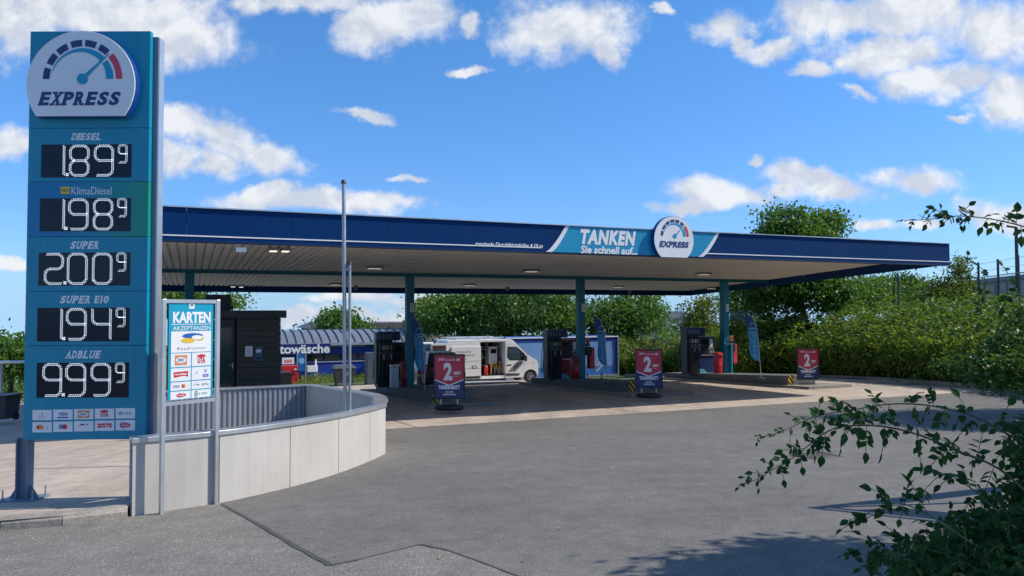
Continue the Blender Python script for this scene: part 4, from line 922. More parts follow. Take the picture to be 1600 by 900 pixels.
# ================================================================== FUEL PUMPS
PBLUE = pbr('pump_navy', (0.008, 0.03, 0.12), 0.4, var=.1); PDARK = pbr('pump_dark', (0.012, 0.016, 0.024), 0.4, var=.2); HOSE = pbr('rubber_hose', (0.035, 0.036, 0.038), 0.4)
def make_pump(loc, lab, low):
    o = thing('fuel_pump', lab, 'fuel pump', loc, UA, 'fuel pumps on the islands'); W = False
    b = M().box(-.70, -.16, -.30, .30, 0, 1.70); part('hose_module', b, PDARK, o, W, bevel=.02)
    b = M().box(-.72, .12, -.33, .33, 1.70, 2.02); part('header', b, PBLUE, o, W, bevel=.02)
    for k in range(4): b = M().box(-.66 + .13 * k, -.62 + .13 * k, -.336, -.33, 1.76, 1.95); part('header_mark', b, MGREY, o, W)
    b = M().box(-.155, .66, -.28, .28, .0, 1.62); bd = part('body', b, low, o, W, bevel=.02)
    b = M().box(-.12, .62, -.30, -.281, .86, 1.56); part('display_panel', b, PDARK, o, W, bevel=.006)
    b = M().box(-.02, .22, -.304, -.3005, 1.30, 1.50); sc = part('display', b, SCREEN, o, W)
    b = M().box(.36, .52, -.304, -.3005, 1.18, 1.52); part('price_strip', b, WHITEB, o, W)
    b = M(); fTxt(b, 'express', lambda a, c, h: V((a, -.302 - h, c)), .30, .58, 1.08, 1.14, .001, .02); part('pump_lettering', b, WHITEB, o, W)
    b = M().box(.34, .60, -.305, -.3005, .90, 1.04); kp_ = part('keypad', b, MGREY, o, W)
    b = M().box(-.12, .62, -.33, -.281, .80, .84); part('ledge', b, ALU, o, W)
    # pale chevron along the foot
    b = M(); fPoly(b, lambda a, c, h: V((a, -.283 - h, c)), [(-.15, .02), (.64, .02), (.64, .05), (.2, .07), (.06, .22), (-.15, .24)], .002); part('chevron', b, pbr('pale_teal', (.12, .38, .5), .4), o, W)
    for k in range(4):
        x = -.64 + .135 * k
        for s in (-1, 1):
            y = -.315 if s < 0 else .315
            b = M(); b.box(x - .03, x + .03, min(y, y + s * .05), max(y, y + s * .05), 1.05, 1.20); b.tube([(x, y + s * .03, 1.2), (x, y + s * .07, 1.12), (x, y + s * .09, 1.0)], [.022, .02, .014], 6)
            nz_ = part('nozzle', b, (BLACK, ALU, MGREY, ALU)[k], o, W)
            b = M(); path = []
            for j in range(15):
                t = j / 14; path.append((x - .06 * math.sin(math.pi * t) - .03 * (k % 2), y + s * (.05 + .13 * math.sin(math.pi * t)), 1.68 - 1.45 * math.sin(math.pi * t * .62) * (1 - .0 * t) if t < .81 else 1.68 - 1.45 * math.sin(math.pi * .5022) * (1 - (t - .81) / .19 * .62)))
            b.tube(path, .016, 6); part('hose', b, HOSE, o, W, smooth=True)
    for k in range(4):
        x = -.64 + .135 * k; b = M().box(x - .045, x + .045, -.306, -.3005, 1.36, 1.52); part('fuel_label', b, (GRN, WHITEB, WHITEB, YELP)[k], o, W)
        b = M().tube([(x - .04, -.40, 1.16), (x - .05, -.43, 1.26), (x + .02, -.44, 1.30), (x + .04, -.40, 1.20)], .012, 5); part('nozzle_guard', b, ALU, o, W)
    # side rail with mirror-like plate on the outer edge
    b = M().box(-.745, -.705, -.2, .2, .1, 1.98); part('side_post', b, PDARK, o, W)
    return o
pl_ = []
for px, py, I, lab, low in ((617, 603, ISL[0], 'fuel pump on the first island beside the grey cabinet', PDARK), (878, 592, ISL[1], 'fuel pump on the middle island, before the blue trailer, with a red base panel', pbr('pump_red', (.30, .015, .03), .4)), (1092, 584, ISL[2], 'navy fuel pump on the right island in front of the hedge', PBLUE)):
    q = atG(px, py, .32); make_pump(q, lab, low)

# ================================================================== TALL RED BINS beside the pumps
for px, py, lab in ((633, 605, 'tapered red waste bin, colour darkened for shade, squeezed between first pump and column'), (898.5, 594, 'tapered red waste bin left of the middle column'), (1122.5, 585, 'bright red rounded waste bin left of the right column')):
    q = atG(px, py, .32); o = thing('waste_bin', lab, 'waste bin', q, UA, 'red waste bins beside the columns'); o.scale = (.74, .8, .88)
    b = M(); pr = []
    n = 20
    vs = []
    for z, r in ((0, .17), (.04, .19), (.5, .215), (.95, .23), (1.02, .21), (1.05, .15)):
        for k in range(n):
            a = 2 * math.pi * k / n; c, s = math.cos(a), math.sin(a); sq = 1 / (abs(c) ** 4 + abs(s) ** 4) ** .25; vs.append(V((r * c * sq, r * s * sq * .85, z)))
    b.add(vs, [(i * n + k, i * n + (k + 1) % n, (i + 1) * n + (k + 1) % n, (i + 1) * n + k) for i in range(5) for k in range(n)] + [tuple(range(5 * n, 6 * n)), tuple(range(n))[::-1]])
    part('bin_body', b, RED if px > 1000 else pbr('shaded_red', (.26, .012, .018), .4), o, False, smooth=True)  # darker red puts the shade on the first two bins into their colour
    b = M().box(-.13, .13, -.20, -.185, .80, .92); part('bin_opening', b, BLACK, o, False)
    b = M(); b.box(-.10, .10, -.192, -.184, .4, .6); part('bin_label', b, REDL, o, False)

# ================================================================== THINGS ON THE COLUMNS
for c_, lab in zip(COLS[1:], ('first', 'middle', 'right')):
    q = c_ + U * .0; zg = gz(q.x, q.y) + .32
    o = thing('towel_dispenser', f'black paper towel and wiper bucket unit on the {lab} pump column under an orange label', 'dispenser', q + V((0, 0, zg + .95)), UA, 'dispensers on the pump columns')
    b = M().box(.145, .40, -.20, .06, 0, .34); part('bucket', b, BLACK, o, False, bevel=.02)
    b = M().box(.16, .34, -.16, .02, .36, .46); part('towel_roll_cover', b, PDARK, o, False, bevel=.02)
    b = M().box(.12, .28, -.215, -.205, .44, .68); part('orange_label', b, pbr('orange_label', (.55, .13, .05), .5), o, False); 
    b = M().box(.17, .23, -.218, -.2155, .47, .60); part('label_mark', b, BLACK, o, False)
    b = M().tube([(.28, -.1, .34), (.30, -.12, .62)], .012, 6); part('wiper_handle', b, DGREY, o, False)
    o = thing('fire_extinguisher_box', f'upright red box fixed right of the {lab} pump column', 'extinguisher box', q + V((0, 0, zg + .45)), UA, 'red boxes on the pump columns')
    b = M().box(.33, .56, -.12, .12, -.02, .80); part('cabinet', b, RED, o, False, bevel=.02)
    b = M().box(.35, .54, -.128, -.121, .05, .70); part('cabinet_door', b, REDL, o, False, bevel=.004)
    if lab == 'right':
        o = thing('side_panel', 'turquoise panel, sunlight put into its colour, standing against the right pump column', 'panel', q + V((0, 0, zg)), UA)
        b = M().box(.145, .19, -.26, .10, .0, 1.26); part('panel', b, pbr('turquoise', (.02, .42, .58), .4), o, False, bevel=.006)  # lighter teal puts the sunlight on the column side into the colour
        b = M().box(-.10, .19, -.262, .10, 1.262, 1.28); part('panel_edge', b, ALU, o, False)

# ================================================================== POSTER STANDS
def make_stand(loc, lab, rz):
    o = thing('poster_stand', lab, 'poster stand', loc, rz, 'discount poster stands'); W = False; o.scale = (.94, .94, .93)
    b = M(); vs = []
    n = 24
    for z, r in ((0, .36), (.05, .40), (.11, .36), (.14, .22)):
        for k in range(n):
            a = 2 * math.pi * k / n; c, s = math.cos(a), math.sin(a); vs.append(V((r * c * 1.0, r * s * .72, z)))
    b.add(vs, [(i * n + k, i * n + (k + 1) % n, (i + 1) * n + (k + 1) % n, (i + 1) * n + k) for i in range(3) for k in range(n)] + [tuple(range(3 * n, 4 * n)), tuple(range(n))[::-1]])
    part('foot', b, BLACK, o, W, smooth=True)
    for s in (-1, 1): b = M().box(s * .22 - .02, s * .22 + .02, -.02, .02, .10, .30); part('leg', b, GALV, o, W)
    b = M(); z0, z1, w = .28, 1.47, .41
    b.box(-w, w, -.025, .025, z0, z0 + .035); b.box(-w, w, -.025, .025, z1 - .035, z1); b.box(-w, -w + .035, -.025, .025, z0 + .035, z1 - .035); b.box(w - .035, w, -.025, .025, z0 + .035, z1 - .035)
    part('frame', b, BLACK, o, W)
    z0 += .035; z1 -= .035; w -= .035; f = lambda a, c, h: V((a, -.012 - h, c)); zm = z0 + (z1 - z0) * .44
    b = M().box(-w, w, -.012, .012, z0, z1); pst = part('poster', b, pbr('poster_navy', (.012, .035, .15), .4), o, W)
    b = M(); fPoly(b, f, [(-w, z1), (-w, zm), (0, zm - .15), (w, zm), (w, z1)], .002); part('red_field', b, pbr('poster_red', (.50, .03, .07), .4), pst, W)
    b = M(); b.add([f(-w, zm, .004), f(0, zm - .15, .004), f(w, zm, .004), f(w, zm - .03, .004), f(0, zm - .185, .004), f(-w, zm - .03, .004)], [(0, 5, 4, 1), (1, 4, 3, 2)]); part('white_chevron', b, WHITEB, pst, W)
    b = M(); fR(b, f, -.1, .25, z1 - .06, z1, .004); part('faded_tape', b, pbr('brown_print', (.16, .08, .06), .6), pst, W)
    b = M(); fTxt(b, 'JETZT', f, -.28, -.12, z1 - .145, z1 - .08, .005, .06); fTxt(b, 'NOCH MEHR TANKEN', f, -.10, .16, z1 - .14, z1 - .105, .005, .03); fTxt(b, 'AB', f, .18, .28, z1 - .145, z1 - .08, .005, .06)
    fTxt(b, '2', f, -.15, .08, zm - .03, z1 - .19, .005, .045); fTxt(b, 'CENT', f, .11, .30, zm + .12, zm + .20, .005, .06); fTxt(b, 'je Liter', f, .12, .24, zm + .06, zm + .09, .005, .01)
    fTxt(b, 'TANKRABATT', f, -.28, .28, z0 + .22, z0 + .33, .005, .07); fTxt(b, 'AN DER', f, -.11, .11, z0 + .135, z0 + .175, .005, .05); fTxt(b, 'ZAPFSAEULE', f, -.17, .17, z0 + .065, z0 + .11, .005, .05)
    part('poster_lettering', b, WHITEB, pst, W, kind='stuff')
    return o
s0 = make_stand(atG(702, 640, .10), 'red and navy 2 CENT poster stand before the dark hatchback, leftmost of the three', rad(2))
for px, py, rz, lab in ((1014, 621, rad(-4), '2 CENT TANKRABATT poster stand at the near end of the middle pump island'), (1263, 605, rad(3), '2 CENT TANKRABATT poster stand on sunlit concrete by the hedge, farthest right')):
    c = copy_tree(s0); c.location = atG(px, py, .10 if px < 1100 else 0); c.rotation_euler = (0, 0, rz); c['label'] = lab

# ================================================================== FEATHER FLAGS
FNAVY = pbr('flag_navy', (.02, .06, .20), .7, var=.25, scale=6); FTEAL = pbr('flag_blue', (.04, .26, .50), .7, var=.3, scale=5); FPALE = pbr('flag_pale', (.16, .45, .66), .7)
def make_flag(loc, lab, rz):
    o = thing('feather_flag', lab, 'flag', loc, rz, 'feather flags on the islands'); W = False; Hh = 2.25; K = Hh / 76
    P = [(0, 0), (-1.5, 22), (-3, 44), (-5, 59), (-11, 71), (-19, 76)]; Lf = [(-1.5, 19), (-12, 23), (-14.5, 30), (-17, 46), (-20, 60), (-21, 73), (-19, 76)]
    def interp(Q, z):
        for (x0, z0), (x1, z1) in zip(Q, Q[1:]):
            if z0 <= z <= z1: return x0 + (x1 - x0) * (z - z0) / (z1 - z0 + 1e-9)
        return Q[-1][0]
    b = M().tube([(x * K, 0, z * K) for x, z in P], [.014, .014, .012, .01, .008, .006], 6); part('pole', b, ALU, o, W, smooth=True)
    b = M().lathe((0, 0, -.02), [(.16, 0), (.16, .02), (.03, .05)], 12); part('foot', b, DGREY, o, W)
    for nm, za, zb2, mt in (('navy_cloth', 56, 76, FNAVY), ('blue_cloth', 19, 55.7, FTEAL)):
        b = M(); n = 12; vs = []
        for i in range(n + 1):
            z = za + (zb2 - za) * i / n; xr_, xl_ = interp(P, z), interp(Lf, z)
            for j in range(4):
                t = j / 3; x = xr_ + (xl_ - xr_) * t; vs.append(V((x * K - .008, .04 * math.sin(t * 3 + z * .16) * t, z * K)))
        b.add(vs, [(4 * i + j, 4 * i + j + 1, 4 * i + j + 5, 4 * i + j + 4) for i in range(n) for j in range(3)]); cl = part(nm, b, mt, o, W, smooth=True)
        if nm == 'navy_cloth':
            b = M(); fRing(b, lambda a, c, h: V((a, -.03 - h, c)), -12 * K, 60.5 * K, .14, .11, 10, 170, .005, 8); fTxt(b, 'EXPRESS', lambda a, c, h: V((a, -.03 - h, c)), -18 * K, -6 * K, 57 * K, 59.5 * K, .005, .04); part('flag_print', b, FPALE, cl, W)
        else:
            b = M()
            for q in range(5): fTxt(b, 'TANK!'[q], lambda a, c, h: V((a, -.03 - h, c)), -11.5 * K, -8 * K, (47 - 5.5 * q) * K, (50.5 - 5.5 * q) * K, .005, .03)
            part('flag_print', b, FPALE, cl, W)
    return o
f0 = make_flag(atG(664.5, 611, .36), 'narrow blue feather flag standing right of the first pump column', rad(58))
for px, py, rz, lab in ((949.5, 598.5, rad(42), 'blue feather flag in front of the blue trailer, right of the middle column'), (1189, 590.5, rad(22), 'blue feather flag with navy tip in front of the hedge on the right island')):
    c = copy_tree(f0); c.location = atG(px, py, .36); c.rotation_euler = (0, 0, rz); c['label'] = lab
# steel bin with lid beside the first pump, small boxes
q = atG(616, 606, .36); o = thing('steel_bin', 'small stainless steel bin in front of the first fuel pump', 'bin', q, UA)
b = M().box(-.13, .13, -.12, .12, 0, .72); part('bin_body', b, GALV, o, False, bevel=.02); b = M().box(-.15, .15, -.14, .14, .73, .78); part('lid', b, ALU, o, False, bevel=.01)
# cabinet, shelf rack
q = atG(580, 601); o = thing('grey_cabinet', 'tall slate grey equipment cabinet left of the first fuel pump', 'cabinet', q, UA)
b = M().box(-.34, .30, -.30, .30, 0, 1.92); part('housing', b, pbr('slate_cabinet', (.06, .085, .11), .5), o, False, bevel=.015); b = M().box(-.30, .26, -.312, -.301, .08, 1.84); part('cabinet_door', b, pbr('slate_cabinet', (.06, .085, .11)), o, False, bevel=.004)
q = q + U * .58; o = thing('shelf_rack', 'open wire shelf rack with cans between the grey cabinet and the first pump', 'rack', q, UA)
for x in (-.18, .18):
    for y in (-.2, .2): b = M().box(x - .015, x + .015, y - .015, y + .015, 0, 1.75); part('rack_post', b, ALU, o, False)
for z in (.15, .5, .85, 1.2, 1.55, 1.75): b = M().box(-.165, .165, -.2, .2, z, z + .025); part('shelf', b, ALU, o, False)
for k in range(4):
    qq = q + V((0, 0, 0)) + V((0, 0, (.175, .525, .875, 1.225)[k])); oo = thing('oil_can', ['yellow oil cans on the lowest shelf of the wire rack', 'dark oil cans on the second shelf of the rack', 'grey oil cans on the third shelf of the rack', 'dark oil cans on the fourth shelf of the rack'][k], 'oil can', qq, UA, 'oil cans on the shelf rack')
    b = M().box(-.14, -.01, -.12, .12, 0, .24); part('can', b, (YEL, BLACK, MGREY, BLACK)[k], oo, False, bevel=.02)
    b = M().box(.01, .14, -.12, .12, 0, .22); part('can', b, (YEL, BLACK, MGREY, BLACK)[k], oo, False, bevel=.02)

# ================================================================== VAN
WV = pbr('van_white', (0.78, 0.78, 0.77), 0.3, var=.05, coat=.3); TYRE = pbr('tyre_rubber', (0.02, 0.02, 0.021), 0.8); RIM = pbr('wheel_rim', (0.45, 0.46, 0.48), .35, metal=.7)
def make_wheel(parent, x, y, r, w=.2, side_=-1, world=False):
    b = M().lathe((x, y, r), [(r * .62, -w / 2), (r * .92, -w / 2), (r, -w * .36), (r, w * .36), (r * .92, w / 2), (r * .62, w / 2)], 24, ax=V((0, 1, 0))); wh = part('wheel', b, TYRE, parent, world, smooth=True)
    b = M().lathe((x, y + side_ * w * .34, r), [(r * .60, 0), (r * .60, .03), (r * .52, .045)], 20, ax=V((0, side_, 0))); part('rim', b, BLACK, wh, world, smooth=True)
    b = M()
    for k in range(5):
        a = 2 * math.pi * k / 5 + .3; c, s = math.cos(a), math.sin(a); q0 = V((x + c * r * .1, y + side_ * (w * .34 + .055), r + s * r * .1)); q1 = V((x + c * r * .56, y + side_ * (w * .34 + .045), r + s * r * .56)); t = V((-s, 0, c))
        b.prism([q0 - t * r * .09, q0 + t * r * .09, q1 + t * r * .06, q1 - t * r * .06][::side_ * -1], (0, -side_ * .02, 0))
    b.lathe((x, y + side_ * w * .34, r), [(r * .16, 0), (r * .14, .06)], 12, ax=V((0, side_, 0))); b.lathe((x, y + side_ * w * .34, r), [(r * .62, .0), (r * .62, .05), (r * .55, .052), (r * .55, .0)], 20, ax=V((0, side_, 0)))
    part('hub_cap', b, RIM, wh, world)
VV = 39.5; uw = pxu(828.5, VV); van = thing('service_van', 'white high roofed service van with open sliding door showing hoses and tools', 'van', uv(uw - 4.78 * 1.06, VV, dz=.02), UA); van.scale = (1.06,) * 3
def arch(cx, r, n=8): return [(cx + r * math.cos(math.pi - math.pi * k / n), .32 + r * math.sin(math.pi - math.pi * k / n)) for k in range(n + 1)]
wr = .335
def vp(pts, y0, y1, name, mt, par=van, bev=.03):
    b = M().prism([V((x, y0, z)) for x, z in pts], (0, y1 - y0, 0)); return part(name, b, mt, par, False, bevel=bev)
rear = [(0.02, .32), (.62 - .39, .32)] + arch(.62, .39) + [(1.02, .32), (1.88, .30), (1.88, 2.215), (.06, 2.215)]
front = [(3.30, .30), (4.38, .30)] + arch(4.78, .39)[0:] + [(5.19, .36), (5.24, .42), (5.24, .98), (5.16, 1.18), (4.60, 1.50), (3.86, 2.215), (3.30, 2.215)]
vp(rear, 0, 2.0, 'body_rear', WV); body = vp(front, 0, 2.0, 'body_front', WV)
vp([(.06, 2.217), (3.85, 2.217), (3.72, 2.33), (3.5, 2.36), (.16, 2.36), (.07, 2.32)], .04, 1.96, 'roof', WV)
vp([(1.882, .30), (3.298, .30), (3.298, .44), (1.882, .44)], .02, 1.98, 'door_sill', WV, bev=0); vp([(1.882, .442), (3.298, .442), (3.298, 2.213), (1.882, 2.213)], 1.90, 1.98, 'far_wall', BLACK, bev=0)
vp([(1.95, .30), (3.0, .30), (3.0, .345), (1.95, .345)], -.06, .0, 'step', WHITE, bev=0)
sd = vp([(.27, .46), (1.90, .46), (1.90, 2.02), (.27, 2.02)], -.075, -.015, 'sliding_door', WV, bev=.02)
vp([(.27, 1.975), (3.3, 1.975), (3.3, 1.995), (.27, 1.995)], -.012, -.001, 'door_rail', DGREY, bev=0)
fv = lambda a, c, h: V((a, -.076 - h, c))
b = M(); 
for (s, x0, x1, z0, z1) in (('• Tanktechnik', .42, 1.35, 1.70, 1.80), ('• Gebäudetechnik', .42, 1.52, 1.52, 1.62), ('• Service', .42, 1.1, 1.34, 1.44), ('24h', .72, .88, 1.05, 1.12)): fTxt(b, s, fv, x0, x1, z0, z1, .002, .01)
part('door_lettering', b, GINK, sd, False)
b = M(); fR(b, fv, .42, 1.86, .865, .885, .002); fEll(b, fv, 1.52, .93, .16, .10, .002, n=16); part('door_mark', b, GINK, sd, False); b = M(); fEll(b, fv, 1.54, .94, .08, .04, .004, n=12); part('door_mark', b, WHITE, sd, False)
vp([(.27, 1.25), (1.9, 1.25), (1.9, 1.262), (.27, 1.262)], -.082, -.076, 'door_crease', MGREY, sd, 0)
vp([(1.02, .36), (1.88, .36), (1.88, .45), (1.02, .45)], -.02, -.001, 'side_strip', DGREY, bev=0); vp([(3.32, .42), (4.10, .42), (4.16, .52), (3.32, .56)], -.02, -.001, 'side_strip', DGREY, bev=0)
wn_ = vp([(3.42, 1.42), (3.56, 1.25), (4.34, 1.22), (4.50, 1.40), (4.44, 1.56), (3.98, 1.94), (3.45, 1.96)], -.010, .0, 'window_seal', BLACK, bev=0)
vp([(3.47, 1.44), (3.60, 1.30), (4.16, 1.27), (4.16, 1.70), (3.94, 1.88), (3.49, 1.90)], -.016, -.011, 'window', glass('van_glass', (.03, .06, .09), .04), bev=0)
fd = lambda a, c, h: V((a, -.001 - h, c))
b = M(); fPoly(b, fd, [(3.34, .95), (3.50, 1.04), (3.72, 1.02), (3.6, .92)], .002); fPoly(b, fd, [(3.45, .62), (3.95, 1.14), (4.25, 1.12), (4.22, 1.0), (3.72, .62)], .002); part('door_decal', b, pbr('grey_decal', (.17, .21, .24), .4), body, False)
b = M(); fRing(b, fd, 4.02, 1.04, .12, .10, 0, 360, .004, 12); part('door_decal', b, WHITE, body, False)
b = M(); b.box(3.48, 3.66, -.03, -.002, 1.02, 1.06); part('door_handle', b, WV, van, False)
vp([(3.36, .60), (3.367, .60), (3.367, 2.1), (3.36, 2.1)], -.004, -.001, 'door_gap', DGREY, bev=0); vp([(4.26, .62), (4.268, .62), (4.50, 1.2), (4.49, 1.2)], -.004, -.001, 'door_gap', DGREY, bev=0)
b = M().ob((4.42, -.14, 1.33), (.07, 0, 0), (0, .10, 0), (0, 0, .15)); part('wing_mirror', b, DGREY, van, False, bevel=.03)
b = M(); b.prism([V((3.99, .12, 2.13)), V((4.55, .12, 1.56)), V((4.55, 1.88, 1.56)), V((3.99, 1.88, 2.13))], V((.02, 0, .02))); part('windscreen', b, MATS['van_glass'], van, False)
b = M(); b.prism([V((5.243, .05, .80)), V((5.18, .05, 1.10)), V((4.95, -.004, 1.18)), V((4.98, -.004, .95))], (0, .03, 0)); part('headlight', b, glass('lamp_lens', (.4, .42, .45), .1), van, False)
b = M().box(5.22, 5.30, .1, 1.9, .34, .62); part('bumper', b, DGREY, van, False, bevel=.03)
for x in (.62, 4.78):
    b = M(); fn_ = [V((x + .40 * math.cos(math.pi * k / 10), -.012, .32 + .40 * math.sin(math.pi * k / 10))) for k in range(11)] + [V((x + .375 * math.cos(math.pi * k / 10), -.012, .32 + .375 * math.sin(math.pi * k / 10))) for k in range(10, -1, -1)]
    b.prism(fn_[::-1], (0, .02, 0)); part('arch_trim', b, DGREY, van, False)
    b = M().box(x - .38, x + .38, .25, .9, .3, .7); part('wheel_well', b, BLACK, van, False)
    make_wheel(van, x, .12, wr); make_wheel(van, x, 1.86, wr, side_=1)
# roof rails and load tube
for y in (.25, 1.75): b = M().tube([(.5, y, 2.46), (3.3, y, 2.46)], .025, 6); part('roof_rail', b, ALU, van, False)
for x in (.6, 1.9, 3.1): b = M().box(x - .03, x + .03, .2, 1.8, 2.37, 2.44); part('roof_bar', b, ALU, van, False)
# rear doors swung open
for y, s in ((-.02, -1), (2.02, 1)):
    b = M().ob((-.42, y + s * .12, 1.27), V((.42, s * .06, 0)), V((0, .03, 0)), V((0, 0, .93))); rdr = part('rear_door', b, WV, van, False, bevel=.03)
    b = M().ob((-.42, y + s * .12 - .034, 1.66), V((.34, s * .05, 0)), V((0, .003, 0)), V((0, 0, .44))); part('door_window', b, pbr('brown_reflection', (.10, .05, .035), .5, var=.4, scale=5) if s < 0 else MATS['van_glass'], rdr, False)  # near window: a brown reflection painted in as its colour
    b = M().ob((-.42, y + s * .12 - .04, 1.60), V((.34, s * .05, 0)), V((0, .003, 0)), V((0, 0, .02))); part('window_bar', b, WHITEB, rdr, False)
# load in the open doorway
rk = vp([(1.9, .45), (3.28, .45), (3.28, .47), (1.9, .47)], .1, 1.7, 'load_floor', DGREY, bev=0)
b = M()
for z in (.95, 1.35, 1.8): b.box(1.92, 2.5, .55, 1.0, z, z + .03)
b.box(2.48, 2.52, .55, 1.0, .47, 2.15); part('tool_shelf', b, MGREY, van, False)
o = thing('pump_machine', 'pale grey machine with dark display standing in the van doorway', 'machine', rootmat(van) @ V((2.78, .5, .47)), UA)
b = M().box(-.22, .24, -.1, .5, .60, 1.58); part('housing', b, WHITEB, o, False, bevel=.02); b = M().box(-.16, .18, -.108, -.1, 1.2, 1.45); part('display', b, SCREEN, o, False); b = M().box(-.2, .22, -.05, .45, 0, .6); part('frame', b, DGREY, o, False)
for k, (x, c, z0, z1) in enumerate(((2.60, YEL, .5, 1.10), (2.70, YEL, .9, 1.12), (2.80, GALV, .5, 1.0), (2.90, YEL, .7, 1.14), (3.0, GALV, .5, .95), (3.08, YEL, .5, 1.2), (3.16, BLUP, .5, 1.0), (3.22, OCHRE, .5, 1.1))):
    o = thing('hanging_hose', ['yellow', 'yellow', 'grey', 'yellow', 'grey', 'yellow', 'blue', 'orange'][k] + ' hose hanging in the open van doorway, number %d place from the left' % (k + 1), 'hose', rootmat(van) @ V((x, .3, z0)), UA, 'hoses hanging in the van')
    o['label'] = {0: 'long yellow hose at the left of the bundle in the van doorway', 1: 'short yellow hose beside the long one in the van doorway', 2: 'grey hose left of the middle in the van doorway', 3: 'middle yellow hose in the van doorway', 4: 'grey hose right of the middle in the van doorway', 5: 'tallest yellow hose in the van doorway', 6: 'blue hose near the right edge of the van doorway', 7: 'orange hose at the right edge of the van doorway'}[k]
    b = M().tube([(0, 0, 0), (.01 * (k % 3), -.03, (z1 - z0) * .5), (0, 0, z1 - z0)], .033, 7); part('tube', b, c, o, False, smooth=True)
o = thing('red_canister', 'red canister on the van floor just inside the sliding door', 'canister', rootmat(van) @ V((2.30, .25, .47)), UA)
b = M().lathe((0, 0, 0), [(.10, 0), (.11, .03), (.11, .42), (.07, .5), (.03, .55)], 12); part('tank', b, RED, o, False, smooth=True); b = M().tube([(-.05, 0, .5), (0, 0, .6), (.05, 0, .5)], .012, 6); part('handle', b, BLACK, o, False)
o = thing('green_cable_coil', 'green cable coil hanging at the left of the van doorway', 'cable coil', rootmat(van) @ V((2.02, .45, 1.45)), UA)
for k in range(5): 
    b = M().tube([(.02 * k + .13 * math.cos(a), .02 * k, .26 * math.sin(a)) for a in [2 * math.pi * j / 14 for j in range(15)]], .012, 5); part('loop', b, pbr('green_cable', (.12, .30, .06), .5), o, False)

# ================================================================== BLUE BOX TRAILER
TV = 43.0; xa, xb = pxu(790, TV), pxu(966, TV); P0 = CP(0, TV, 0); zt_ = atP(960, 525, P0, N).z; zl_ = atP(960, 586, P0, N).z
tr = thing('blue_trailer', 'long blue box trailer with pale curtain side parked behind the van', 'trailer', uv((xa + xb) / 2, TV + 1.2))
TB = pbr('trailer_blue', (.03, .14, .42), .4, var=.1); TD = pbr('trailer_navy', (.01, .035, .20), .45, var=.1); TP = pbr('trailer_pale', (.13, .27, .50), .5, var=.12, scale=1)
b = M(); b.ob(CP((xa + xb) / 2, TV + 1.2, (zt_ + zl_) / 2), U * (xb - xa) / 2, N * 1.15, V((0, 0, (zt_ - zl_) / 2))); part('box_body', b, TB, tr, bevel=.02)
fT = lambda a, c, h: CP(a, TV + .05 - h, c)
b = M(); fR(b, fT, xa, xb - .1, zt_ - .32, zt_ - .08, .006); part('top_band', b, TD, tr)
b = M(); fR(b, fT, xa + .1, xb - .5, zl_ + .62, zt_ - .36, .006); part('pale_field', b, TP, tr)
b = M(); fPoly(b, fT, [(xb - .5, zl_ + .1), (xb - .12, zl_ + .1), (xb - .12, zt_ - .36), (xb - .5, zt_ - .36), (xb - .32, (zl_ + zt_) / 2 + .1)][::1], .007); part('dark_curve', b, TD, tr)
b = M(); b.ob(CP(xb - .04, TV + .02, (zt_ + zl_) / 2), U * .045, N * .04, V((0, 0, (zt_ - zl_) / 2))); part('corner_post', b, ALU, tr)
b = M(); b.ob(CP((xa + xb) / 2, TV + .02, zt_ - .03), U * (xb - xa) / 2, N * .04, V((0, 0, .035))); part('top_rail', b, WHITEB, tr)
b = M(); b.ob(CP((xa + xb) / 2, TV + .02, zl_ + .0), U * (xb - xa) / 2, N * .045, V((0, 0, .045))); part('lower_rail', b, GALV, tr)
b = M()
for q in range(7): cx = pxu(933 + (q % 3) * 3, TV); cz = zl_ + .35 + q * .12; fEll(b, fT, cx, cz, .10 - .01 * q, .07, .009, a0=q * 30, n=7)
part('splash_print', b, pbr('pale_print', (.5, .42, .42), .5), tr, kind='stuff')
for u_ in (xb - .6, xb - 1.6, xb - 4.2):
    for dv in (.25, 2.1):
        p = uv(u_, TV + dv); b = M().lathe(p + V((0, 0, .33)), [(.12, -.11), (.33, -.11), (.34, 0), (.33, .11), (.12, .11)], 16, ax=N); w_ = part('wheel', b, TYRE, tr, smooth=True)
        b = M().lathe(p + V((0, 0, .33)) - N * .115, [(.16, 0), (.15, .02)], 12, ax=-N); part('rim', b, RIM, w_)
b = M(); b.ob(CP((xa + xb) / 2, TV + 1.2, zl_ - .14), U * (xb - xa) / 2.02, N * .5, V((0, 0, .08))); part('chassis', b, DGREY, tr)
for px, lab in ((918, 'left wheel chock shaped red and white cone under the trailer edge'), (940, 'small red and white bollard in front of the trailer')):
    q = atG(px, 595); o = thing('traffic_cone', {918: 'small red and white traffic cone at the left below the trailer', 940: 'small red and white traffic cone at the right below the trailer'}[px], 'traffic cone', q, 0, 'small cones below the trailer')
    b = M().lathe((0, 0, 0), [(.17, 0), (.17, .03), (.11, .04), (.03, .42)], 12); part('cone', b, pbr('cone_red', (.5, .08, .04), .6), o, False); b = M().lathe((0, 0, .16), [(.087, 0), (.062, .11)], 12); part('white_band', b, WHITE, o, False)

# ================================================================== DARK HATCHBACK behind the first poster stand
cq = atG(697, 609.5); car = thing('dark_hatchback', 'dark car seen from behind at the first pump, mostly hidden by the poster stand', 'car', cq, UA)
CARP = pbr('car_black_red', (.025, .006, .010), .25, coat=.6, var=.1)
